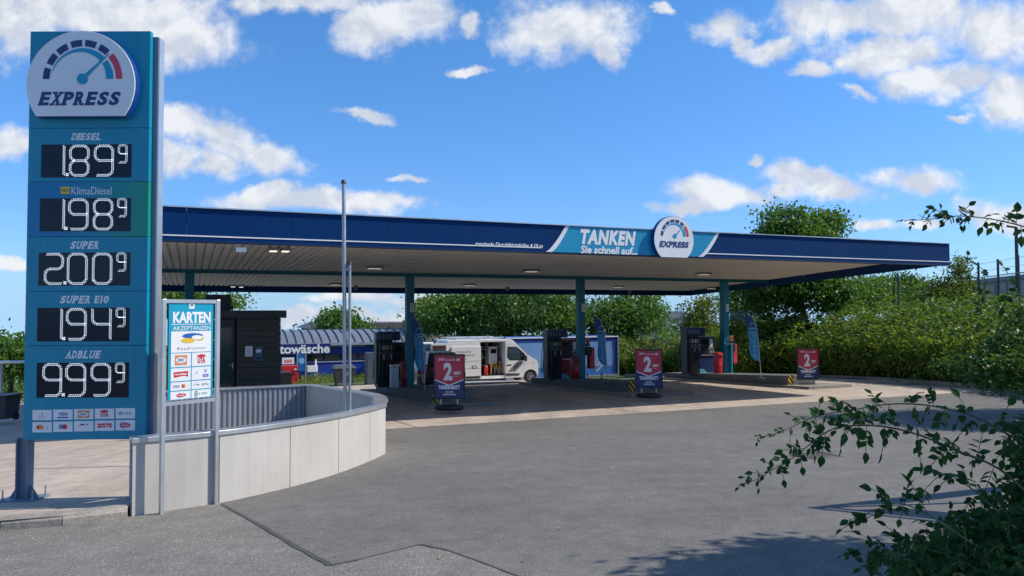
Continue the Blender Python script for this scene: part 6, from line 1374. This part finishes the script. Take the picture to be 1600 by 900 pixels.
tree('birch_tree', 'feathery yellow green young tree with pointed top beyond the hedge', gp(1488, 34), [ell(1498, 418, 13, 22, 34), ell(1488, 448, 30, 22, 34), ell(1465, 462, 36, 18, 34), ell(1512, 462, 24, 20, 34)], LEAF_Y, .13, 90, 60, .26, .08, shell=.25)
tree('garden_tree', 'green bushes and young trees behind the guard rail at the left edge', gp(15, 30), [ell(20, 560, 40, 30, 30), ell(-40, 556, 50, 34, 31), ell(45, 570, 26, 22, 30)], LEAF_T, .17, 90, 90, .4, .1)
# distant tree lines so that the horizon is never bare
def band(name, lab, pxs, Y, h, mt, leaf, nc, per):
    P = []
    for px in pxs:
        q = gp(px, Y); P.append(clumps((q.x, q.y, q.z + h * .5), (Y / F * 46, 2.5, h * (.48 + .12 * random.random())), nc, per, .8, .45, -.9))
    P = np.concatenate(P); o = leaves_mesh(name, P, leaf * (.7 + .6 * rng.random(len(P))), mt, None); o['label'] = lab; o['kind'] = 'stuff'; return o
band('far_wood', 'distant dark wood along the horizon behind the trees', range(-900, 2700, 75), 150, 4.6, LEAF_D, .9, 9, 40)
band('far_bushes', 'bushes behind the car wash and trailer', range(640, 1250, 45), 66, 2.6, LEAF_T, .36, 12, 70)
band('left_bushes', 'bushes at the left behind the rail', range(-500, 250, 60), 36, 2.2, LEAF_T, .22, 10, 70)

# ------------------------------------------------------------------ hedge on a bank: dark front face, sunlit sloping top
def hedge():
    tops = [(960, 530), (1010, 520), (1060, 512), (1110, 508), (1160, 500), (1210, 492), (1260, 486), (1310, 482), (1360, 478), (1410, 478), (1460, 482), (1510, 480), (1560, 476), (1600, 468), (1660, 455), (1760, 440), (1900, 430)]
    bots = catmull([atG(*p) for p in ((955, 587), (1050, 587), (1130, 588), (1210, 588), (1290, 590), (1370, 594), (1440, 599.5), (1520, 606), (1600, 612), (1700, 624), (1900, 648))], 10)
    o = thing('hedge', 'long thick yellow green hedge on a bank along the right side of the forecourt', 'hedge', bots[len(bots) // 2])
    L_ = [0]
    for a, c in zip(bots, bots[1:]): L_.append(L_[-1] + (c - a).length)
    n = 52000; P = []; Nn = []
    tx = [t[0] for t in tops]; ty = [t[1] for t in tops]
    # the hedge's back line and height, in world coordinates, from the top line seen 3.6 m behind the front
    def sec(s):
        i = min(max(int(np.searchsorted(L_, s)) - 1, 0), len(bots) - 2); t = (s - L_[i]) / (L_[i + 1] - L_[i] + 1e-9); p = bots[i].lerp(bots[i + 1], t); d = (bots[i + 1] - bots[i]); d.z = 0; d.normalize(); nn = V((-d.y, d.x, 0))
        px = 800 + F * p.x / p.y; py = np.interp(px, tx, ty); q = p + nn * 4.2; zt = CAMZ + (489 - py) / F * q.y
        return p, nn, max(1.6, zt - p.z)
    cache = [sec(L_[-1] * k / 399) for k in range(400)]
    nz = rng.random((60, 14))
    s = rng.random(n); a = rng.random(n)
    for k in range(n):
        i = int(s[k] * 399); p, nn, H = cache[i]; t = a[k]
        lump = .28 * math.sin(i * .37 + t * 7) + .30 * math.sin(i * .93 + t * 11) + .24 * math.sin(i * 2.3 + t * 17) + .15 * math.sin(i * 5.1 + t * 23)
        if t < .34:   # front face
            h = t / .34; w = .25 + .35 * math.sin(h * 2.2) * 1 - .45 * h + lump * .5; z = .08 + h * H * .52; nv = (-nn.x, -nn.y, .25)
            w = .60 - .50 * h + lump * .35
        else:
            h = (t - .34) / .66; w = .10 + h * 4.6; z = H * (.52 + .48 * math.sin(h * math.pi / 2)) + lump * .6; nv = (-nn.x * .3, -nn.y * .3, 1)
        j = (rng.normal() * .13, rng.normal() * .13, rng.normal() * .11)
        P.append((p.x + nn.x * w + j[0], p.y + nn.y * w + j[1], p.z + z + j[2])); Nn.append(nv)
    P = np.array(P); leaves_mesh('foliage', P, .165 * (.6 + .8 * rng.random(n)), LEAF_H, o, np.array(Nn), .6)
    # twigs poking out of the top
    Q = []
    for k in range(420):
        i = int(rng.random() * 399); p, nn, H = cache[i]; h = rng.random(); w = .35 + h * 4.4; z = H * (.52 + .48 * math.sin(h * math.pi / 2)); ln = .15 + .4 * rng.random(); m_ = 14; t = np.linspace(0, 1, m_)
        dx, dy = rng.normal(size=2) * .25; Q.append(np.stack([p.x + nn.x * w + dx * t * ln + rng.normal(size=m_) * .04, p.y + nn.y * w + dy * t * ln + rng.normal(size=m_) * .04, p.z + z + t * ln], 1))
    Q = np.concatenate(Q); leaves_mesh('shoots', Q, .11 * (.6 + .7 * rng.random(len(Q))), LEAF_H, o)
    # solid core, the shade inside the hedge put into its dark colour
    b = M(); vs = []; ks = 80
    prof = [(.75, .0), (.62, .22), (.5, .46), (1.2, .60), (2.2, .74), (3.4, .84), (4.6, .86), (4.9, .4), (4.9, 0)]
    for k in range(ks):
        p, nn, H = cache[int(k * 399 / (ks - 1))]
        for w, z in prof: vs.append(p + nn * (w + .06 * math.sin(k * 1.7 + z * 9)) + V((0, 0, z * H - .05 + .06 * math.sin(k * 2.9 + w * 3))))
    m_ = len(prof); b.add(vs, [(i * m_ + j, (i + 1) * m_ + j, (i + 1) * m_ + j + 1, i * m_ + j + 1) for i in range(ks - 1) for j in range(m_ - 1)]); part('shaded_core', b, pbr('shaded_foliage', (.018, .028, .010), .9, var=.5, scale=4, bump=1.0, bscale=14), o)
hedge()
# dark evergreen spray in front of the hedge at the right edge
tree('dark_shrub', 'dark overhanging shrub in front of the hedge at the right photo edge', atG(1640, 640), [ell(1600, 575, 75, 48, 13.5, 1.2), ell(1540, 580, 52, 22, 13.5, .9), ell(1650, 540, 60, 60, 13.5, 1.2)], LEAF_D, .085, 120, 110, .15, .07, cat='shrub', shell=.2)
# low growth before the car wash
P = []
for px in range(420, 740, 3):
    for k in range(30):
        v = 48 + 9 * rng.random(); t = ray(px + 3 * rng.random(), 500); t = t.x / t.y; Y = v / (N.x * t + N.y); P.append((t * Y, Y, gz(t * Y, Y) + .05 + .35 * rng.random() ** 2))
o = leaves_mesh('grass_strip', np.array(P), .28, LEAF_Y, None, np.tile((0, -.4, .6), (len(P), 1)), .25); o['label'] = 'rough grass strip in front of the car wash'
sheet('verge', [(-40, 45), (20, 45), (20, 57.5), (-40, 57.5)], MGRASSG, .013)
# trees standing right of the view: their shade falls across the asphalt
tree('roadside_tree', 'broad roadside tree just outside the right edge, shading the near asphalt', (6.6, 4.6, gz(6.6, 4.6)), [((6.9, 4.4, 3.7), (1.6, 1.4, 1.0)), ((5.7, 4.7, 3.0), (.9, .9, .6)), ((7.8, 3.4, 4.4), (1.4, 1.3, 1.0))], LEAF_D, .13, 190, 190, .20, .09)
tree('roadside_tree', 'roadside tree outside the right edge, shading the strip before the hedge', (15.2, 15.6, gz(15.2, 15.6)), [((15.2, 15.4, 5.0), (2.4, .8, 1.5)), ((13.6, 15.6, 4.2), (1.4, .6, .8)), ((16.5, 15.0, 5.6), (2.0, 1.0, 1.4))], LEAF_D, .13, 150, 110, .34, .14)
tree('roadside_tree', 'unseen tree far outside the right edge, added to shade the branchy shrub', (7.3, 2.0, gz(7.3, 2.0)), [((6.9, 2.3, 4.0), (2.1, 1.7, 1.6)), ((6.0, 2.9, 3.0), (1.2, 1.2, 1.0))], LEAF_D, .1, 170, 150, .26, .12)  # unseen tree, crown made broad and dense to shade the shrub
# ================================================================== BRANCHY SHRUB in the near right corner
shr = thing('branchy_shrub', 'dog rose like shrub with arching leafy branches in the near right corner', 'shrub', (2.45, 2.9, gz(2.45, 2.9)))
LT = []      # one leaflet mesh (pointed oval with a folded midrib), shared by all the leaflets
_v = [(0, 0, 0), (.22, .24, .05), (.50, .32, .07), (.80, .17, .03), (1.06, 0, -.08), (.80, -.17, .03), (.50, -.32, .07), (.22, -.24, .05), (.33, 0, -.03), (.66, 0, -.04)]
_f = [(0, 8, 1), (1, 8, 9, 2), (2, 9, 3), (3, 9, 4), (0, 7, 8), (7, 6, 9, 8), (6, 5, 9), (5, 4, 9)]
def leaf_mesh(mt):
    me = bpy.data.meshes.new('leaf'); me.from_pydata(_v, [], _f); me.materials.append(mt); me.polygons.foreach_set('use_smooth', [True] * len(_f)); me.update(); return me
LR1 = leaf_mat('leaflet_green', (.012, .050, .014), (.024, .082, .020), (.050, .120, .026), .36, 20); LR1.node_tree.nodes['Principled BSDF'].inputs['Specular IOR Level'].default_value = .12
LMESH = leaf_mesh(LR1)
EXTRA = []   # leaflets past the limit of single parts, joined
NL = [0]
inv_shr = rootmat(shr).inverted()
def add_leaf(p, d, up_, ln):
    """leaflet at p pointing along d"""
    x = d.normalized(); z = (up_ - x * up_.dot(x)).normalized(); y = z.cross(x)
    m4 = Matrix(((x.x, y.x, z.x, p.x), (x.y, y.y, z.y, p.y), (x.z, y.z, z.z, p.z), (0, 0, 0, 1))) @ Matrix.Scale(ln, 4)
    if NL[0] < 290:
        NL[0] += 1; o = bpy.data.objects.new('leaf', LMESH); C.objects.link(o); o.parent = shr; o.matrix_local = inv_shr @ m4
    else: EXTRA.append(m4)
def compound(p, d, n_pair, ln, droop=.5):
    """stalk with leaflets in pairs and one at the tip"""
    d = d.normalized(); st = ln * (n_pair * .62 + .5); pts = [p.copy()]; cur = p.copy(); dd = d.copy()
    for i in range(5): dd = (dd + V((0, 0, -droop * .16))).normalized(); cur = cur + dd * st / 5; pts.append(cur.copy())
    STALK.tube(pts, [.0014] * 6, 4)
    upv = V((random.gauss(0, .45), -.55 + random.gauss(0, .45), .7)); side_ = dd.cross(upv).normalized()
    for i in range(n_pair):
        q = pts[1 + int(i * 3.2 / max(1, n_pair))] if n_pair > 1 else pts[2]
        for s in (-1, 1):
            if random.random() < .06: continue
            dv = side_ * s * (1 + random.gauss(0, .12)) + dd * (.55 + random.gauss(0, .15)) + V((0, 0, -.35 * random.random()))
            add_leaf(q, dv, upv + V((random.gauss(0, .3), random.gauss(0, .3), 0)), ln * (.72 + .3 * random.random()))
    add_leaf(pts[-1], dd + V((0, 0, -.2)), upv, ln * (1.0 + .25 * random.random()))
STALK = M()
def bpath(pxs, Y0, Y1, n=9):
    P = []
    for i, (x, y) in enumerate(pxs): t = i / (len(pxs) - 1); P.append(atY(x, y, Y0 + (Y1 - Y0) * t))
    return catmull(P, n)
def branch(pxs, Y0, Y1, r0, r1, spots, nm='branch'):
    """spots: (fraction along, leaflet length, pairs, direction in the picture (dx, dy up))"""
    P = bpath(pxs, Y0, Y1); n = len(P); b = M().tube(P, [r0 + (r1 - r0) * i / (n - 1) for i in range(n)], 6); part(nm, b, pbr('green_stem', (.07, .085, .035), .6, var=.3, scale=20), shr, smooth=True)
    for f, ln, pr, (dx, dy) in spots:
        p = P[min(n - 1, int(f * (n - 1)))]; d = rt * dx + up * dy + V((0, random.gauss(0, .35), 0)); compound(p, d, pr, ln)
        if pr >= 2 and random.random() < .55: p = P[min(n - 1, int((f + .012) * (n - 1)))]; compound(p, rt * (dx - .3) - up * dy * .6 + V((0, random.gauss(0, .4), 0)), 2, ln * .72)
    return P
k = .001
LN = .042
# main arching branch, crossing the asphalt (tip at the left)
branch([(1610, 775), (1560, 732), (1500, 706), (1440, 681), (1390, 668), (1345, 664.5), (1310, 668), (1285, 679), (1262, 697), (1238, 716), (1205, 735), (1185, 748), (1158, 757)], 2.75, 3.05, .0045, .0012,
       [(.10, LN, 3, (-.4, -1)), (.13, LN, 3, (.3, 1)), (.16, LN, 3, (-.8, .8)), (.19, LN, 3, (-1, -.5)), (.23, LN * .9, 2, (-.3, 1)), (.26, LN, 3, (-.2, -1)), (.31, LN, 3, (-.6, 1)), (.335, LN, 3, (-.3, -1)), (.355, LN * .9, 2, (-.2, .9)), (.40, LN, 3, (-.15, -1)), (.415, LN, 3, (.2, 1)),
        (.44, LN, 3, (-.5, .9)), (.47, LN * .95, 3, (-.2, -1)), (.50, LN * .9, 3, (-.6, -.5)), (.52, LN * .9, 2, (.2, 1)), (.565, LN * .95, 3, (-.1, -1)), (.60, LN * .9, 2, (-.2, 1)), (.64, LN * .8, 2, (.3, -1)), (.69, LN * .8, 3, (-1, .1)), (.72, LN * .8, 2, (.3, -1)), (.76, LN * .75, 2, (-.8, .4)), (.80, LN * .75, 2, (.2, -1)), (.83, LN * .7, 2, (-.6, .8)), (.88, LN * .62, 2, (-1, .5)), (.92, LN * .6, 2, (.1, -1)), (.95, LN * .5, 2, (-1, .6)), (.99, LN * .45, 2, (-1, -.2))])
# second branch above it
branch([(1620, 705), (1570, 676), (1520, 650), (1465, 636), (1420, 631), (1375, 633), (1330, 641), (1300, 645), (1265, 654), (1240, 666), (1212, 677), (1182, 686)], 2.9, 3.35, .0040, .001,
       [(.08, LN, 3, (-.2, -1)), (.12, LN, 3, (.2, 1)), (.17, LN, 3, (-.8, -.6)), (.20, LN, 2, (-.2, 1)), (.26, LN, 3, (-.3, -1)), (.29, LN, 3, (-.4, .9)), (.35, LN, 3, (-.3, -1)), (.38, LN * .9, 3, (.1, .8)), (.43, LN, 3, (-.3, -1)), (.46, LN * .8, 2, (-.3, 1)), (.51, LN * .9, 3, (-.2, -1)), (.54, LN * .8, 2, (-.6, .7)), (.585, LN * .9, 3, (-.1, -1)),
        (.62, LN * .8, 2, (-.5, .8)), (.66, LN * .85, 2, (-.4, -1)), (.70, LN * .8, 2, (.1, .9)), (.74, LN * .75, 2, (-.2, -1)), (.78, LN * .7, 2, (-.6, .8)), (.83, LN * .6, 2, (-.3, -1)), (.87, LN * .55, 2, (-1, .5)), (.92, LN * .5, 2, (-1, -.1)), (.97, LN * .45, 1, (-1, .6)), (.99, LN * .4, 1, (-.6, -1))])
# spray against the sky
branch([(1660, 372), (1600, 354), (1570, 346.5), (1540, 341), (1500, 337.5), (1475, 340), (1440, 343.5), (1410, 344)], 2.8, 2.9, .0032, .001,
       [(.17, LN * .85, 1, (-.2, -1)), (.20, LN * 1.0, 1, (.15, 1)), (.28, LN * .8, 1, (.5, .5)), (.34, LN * .75, 1, (-.7, -.9)), (.42, LN * .75, 1, (-.7, -.9)), (.46, LN * .7, 1, (.7, .5)), (.53, LN * .7, 1, (-.5, -1)), (.58, LN * .7, 2, (.5, .8)), (.70, LN * .7, 2, (-.4, .7)), (.74, LN * .5, 2, (.0, 1)), (.80, LN * .7, 1, (-1, -.6)), (.87, LN * .5, 1, (.2, .9)), (.93, LN * .45, 1, (-.4, -.8)), (.99, LN * .35, 1, (-1, .2)), (.31, LN * .6, 2, (.3, .9)), (.50, LN * .6, 2, (-.6, .6)), (.62, LN * .6, 2, (-.9, -.3)), (.66, LN * .55, 2, (-.9, .4)), (.83, LN * .45, 2, (.3, 1)), (.90, LN * .4, 2, (-1, .3))])
branch([(1660, 427), (1610, 425), (1575, 428), (1545, 432), (1520, 433), (1511, 425), (1512, 403)], 2.85, 2.9, .0022, .0008, [(.35, LN * .7, 1, (-.3, .8)), (.5, LN * .7, 2, (-.5, .9)), (.55, LN * .7, 1, (-.6, -.8)), (.68, LN * .6, 1, (-1, .3)), (.78, LN * .5, 1, (.2, -1)), (.97, LN * .5, 1, (.2, 1))])
branch([(1650, 470), (1600, 463), (1570, 458), (1540, 458), (1528, 470)], 2.85, 2.95, .002, .0008, [(.35, LN * .8, 1, (-.2, .9)), (.45, LN * .8, 2, (-.5, -.8)), (.65, LN * .7, 1, (-.6, .5)), (.8, LN * .7, 2, (-.3, -1)), (.99, LN * .6, 1, (-.4, -.8))])
# low shoots lifting from the mass
branch([(1560, 800), (1520, 765), (1490, 745), (1470, 742), (1440, 770)], 2.6, 2.8, .003, .001, [(.3, LN, 3, (-.5, 1)), (.5, LN, 3, (-.7, .7)), (.7, LN, 2, (-.8, .4)), (.95, LN, 2, (-.8, -.5))])
branch([(1520, 850), (1460, 810), (1420, 790), (1395, 787), (1375, 800), (1335, 818)], 2.5, 2.8, .003, .001, [(.25, LN, 3, (-.3, 1)), (.45, LN, 3, (0, 1)), (.6, LN, 3, (-.8, .8)), (.75, LN * .9, 2, (-.9, -.2)), (.9, LN * .8, 3, (-1, .1)), (.99, LN * .8, 2, (-1, -.3))])
branch([(1560, 905), (1480, 868), (1420, 852), (1370, 850), (1335, 862)], 2.6, 2.75, .003, .001, [(.3, LN * .8, 3, (-.3, 1)), (.45, LN * .8, 3, (-.2, -1)), (.55, LN * .8, 3, (-.6, 1)), (.7, LN * .8, 3, (-.5, -.9)), (.8, LN * .7, 2, (-.6, .7)), (.92, LN * .7, 3, (-1, -.2)), (.99, LN * .6, 2, (-1, .3))])
branch([(1540, 930), (1450, 895), (1400, 880), (1352, 886)], 2.6, 2.7, .003, .001, [(.3, LN * .8, 3, (-.3, 1)), (.5, LN * .8, 3, (-.2, 1)), (.65, LN * .8, 3, (-.6, .6)), (.8, LN * .8, 3, (-.8, .5)), (.95, LN * .7, 2, (-1, .2))])
part('stalks', STALK, pbr('green_stem', (.07, .085, .035)), shr, kind='stuff'); STALK = M()
# the dense body of the shrub
def mass(cells):
    for (x, y, rx, ry, Y, n) in cells:
        for q in range(n):
            while True:
                a, c, e = random.uniform(-1, 1), random.uniform(-1, 1), random.uniform(-1, 1)
                if a * a + c * c + e * e < 1: break
            p = atY(x + a * rx, y + c * ry, Y + e * .45); compound(p, V((random.gauss(-.2, 1), random.gauss(-.2, .8), random.gauss(.1, .8))), random.choice((2, 3, 3)), LN * random.uniform(.55, .9), .8)
NL[0] = 999
mass([(1610, 850, 95, 70, 3.1, 330), (1530, 885, 110, 40, 2.9, 230), (1430, 905, 70, 26, 2.8, 70), (1630, 750, 45, 80, 3.2, 170), (1650, 650, 45, 50, 3.3, 80), (1570, 800, 60, 40, 3.1, 110), (1490, 835, 55, 30, 3.0, 60), (1600, 690, 26, 36, 3.2, 40), (1690, 800, 90, 160, 3.0, 200), (1400, 865, 40, 24, 2.8, 18)])
vs = np.array(_v); E = np.array([np.array(e) for e in EXTRA]); allv = (np.einsum('nij,kj->nki', E[:, :3, :3], vs) + E[:, None, :3, 3]).reshape(-1, 3)
iv = np.array(inv_shr); allv = allv @ iv[:3, :3].T + iv[:3, 3]
fs = [tuple(i + 10 * q for i in f) for q in range(len(EXTRA)) for f in _f]
me = bpy.data.meshes.new('foliage'); me.from_pydata(allv.tolist(), [], fs); me.polygons.foreach_set('use_smooth', [True] * len(fs)); me.materials.append(LR1); me.update()
o = bpy.data.objects.new('foliage', me); C.objects.link(o); o.parent = shr; o['kind'] = 'stuff'
part('stalks', STALK, pbr('green_stem', (.07, .085, .035)), shr, kind='stuff')
for (a, c_) in (((1700, 1100), (1560, 800)), ((1720, 1120), (1600, 700)), ((1690, 1120), (1500, 860)), ((1760, 1100), (1650, 520))):
    P = [atY(a[0], a[1], 3.1), atY((a[0] + c_[0]) / 2 + 20, (a[1] + c_[1]) / 2, 3.1), atY(c_[0], c_[1], 3.0)]; P[0].z = gz(P[0].x, P[0].y); b = M().tube(catmull(P, 5), [.012 - .0009 * i for i in range(11)], 7); part('stem', b, BARK, shr, smooth=True)
# ================================================================== unseen angled frame, added to cast a forked shadow on the asphalt
p0 = V((5.47, 7.05, 0)); zt = gz(2.72, 7.05) + 2.55
o = thing('shadow_frame', 'unseen two winged frame on posts, added to cast a forked shadow on the asphalt', 'shadow caster', (p0.x, p0.y, gz(p0.x, p0.y)))
b = M().tube([(p0.x, p0.y, gz(p0.x, p0.y)), (p0.x, p0.y, zt)], .03, 8); part('post', b, GALV, o)
for (dx, dy), ln in (((.945, .327), 2.6), ((.753, -.658), 1.5)):
    d = V((dx, dy, 0)); nn_ = V((-dy, dx, 0))
    for z, h in ((zt, .02), (zt - .14, .02)): b = M(); b.ob(p0 + d * ln / 2 + V((0, 0, z)), d * ln / 2, nn_ * .02, V((0, 0, h))); part('rail', b, GALV, o)
    b = M(); b.ob(p0 + d * (ln / 2 + .1) + V((0, 0, zt - .38)), d * (ln / 2 - .1), nn_ * .006, V((0, 0, .20))); part('board', b, WHITEB, o)
    q = p0 + d * ln; b = M().tube([(q.x, q.y, gz(q.x, q.y)), (q.x, q.y, zt)], .03, 8); part('post', b, GALV, o)
# ================================================================== small litter: dry leaves on the asphalt
LIT = pbr('dry_leaf', (.40, .28, .08), .7, var=.4); LMY = leaf_mesh(LIT)
for q in range(26):
    x, y = random.choice(((random.uniform(480, 1250), random.uniform(690, 880)), (random.uniform(620, 1150), random.uniform(675, 800)))); p = atG(x, y, .018); o = bpy.data.objects.new('fallen_leaf', LMY); C.objects.link(o)
    o.location = p; o.rotation_euler = (random.gauss(0, .3), random.gauss(0, .3), random.uniform(0, 6.3)); o.scale = (random.uniform(.018, .04),) * 3
    tag(o, 'small dry yellow leaf lying on the open asphalt', 'fallen leaf', 'dry leaves scattered on the asphalt')
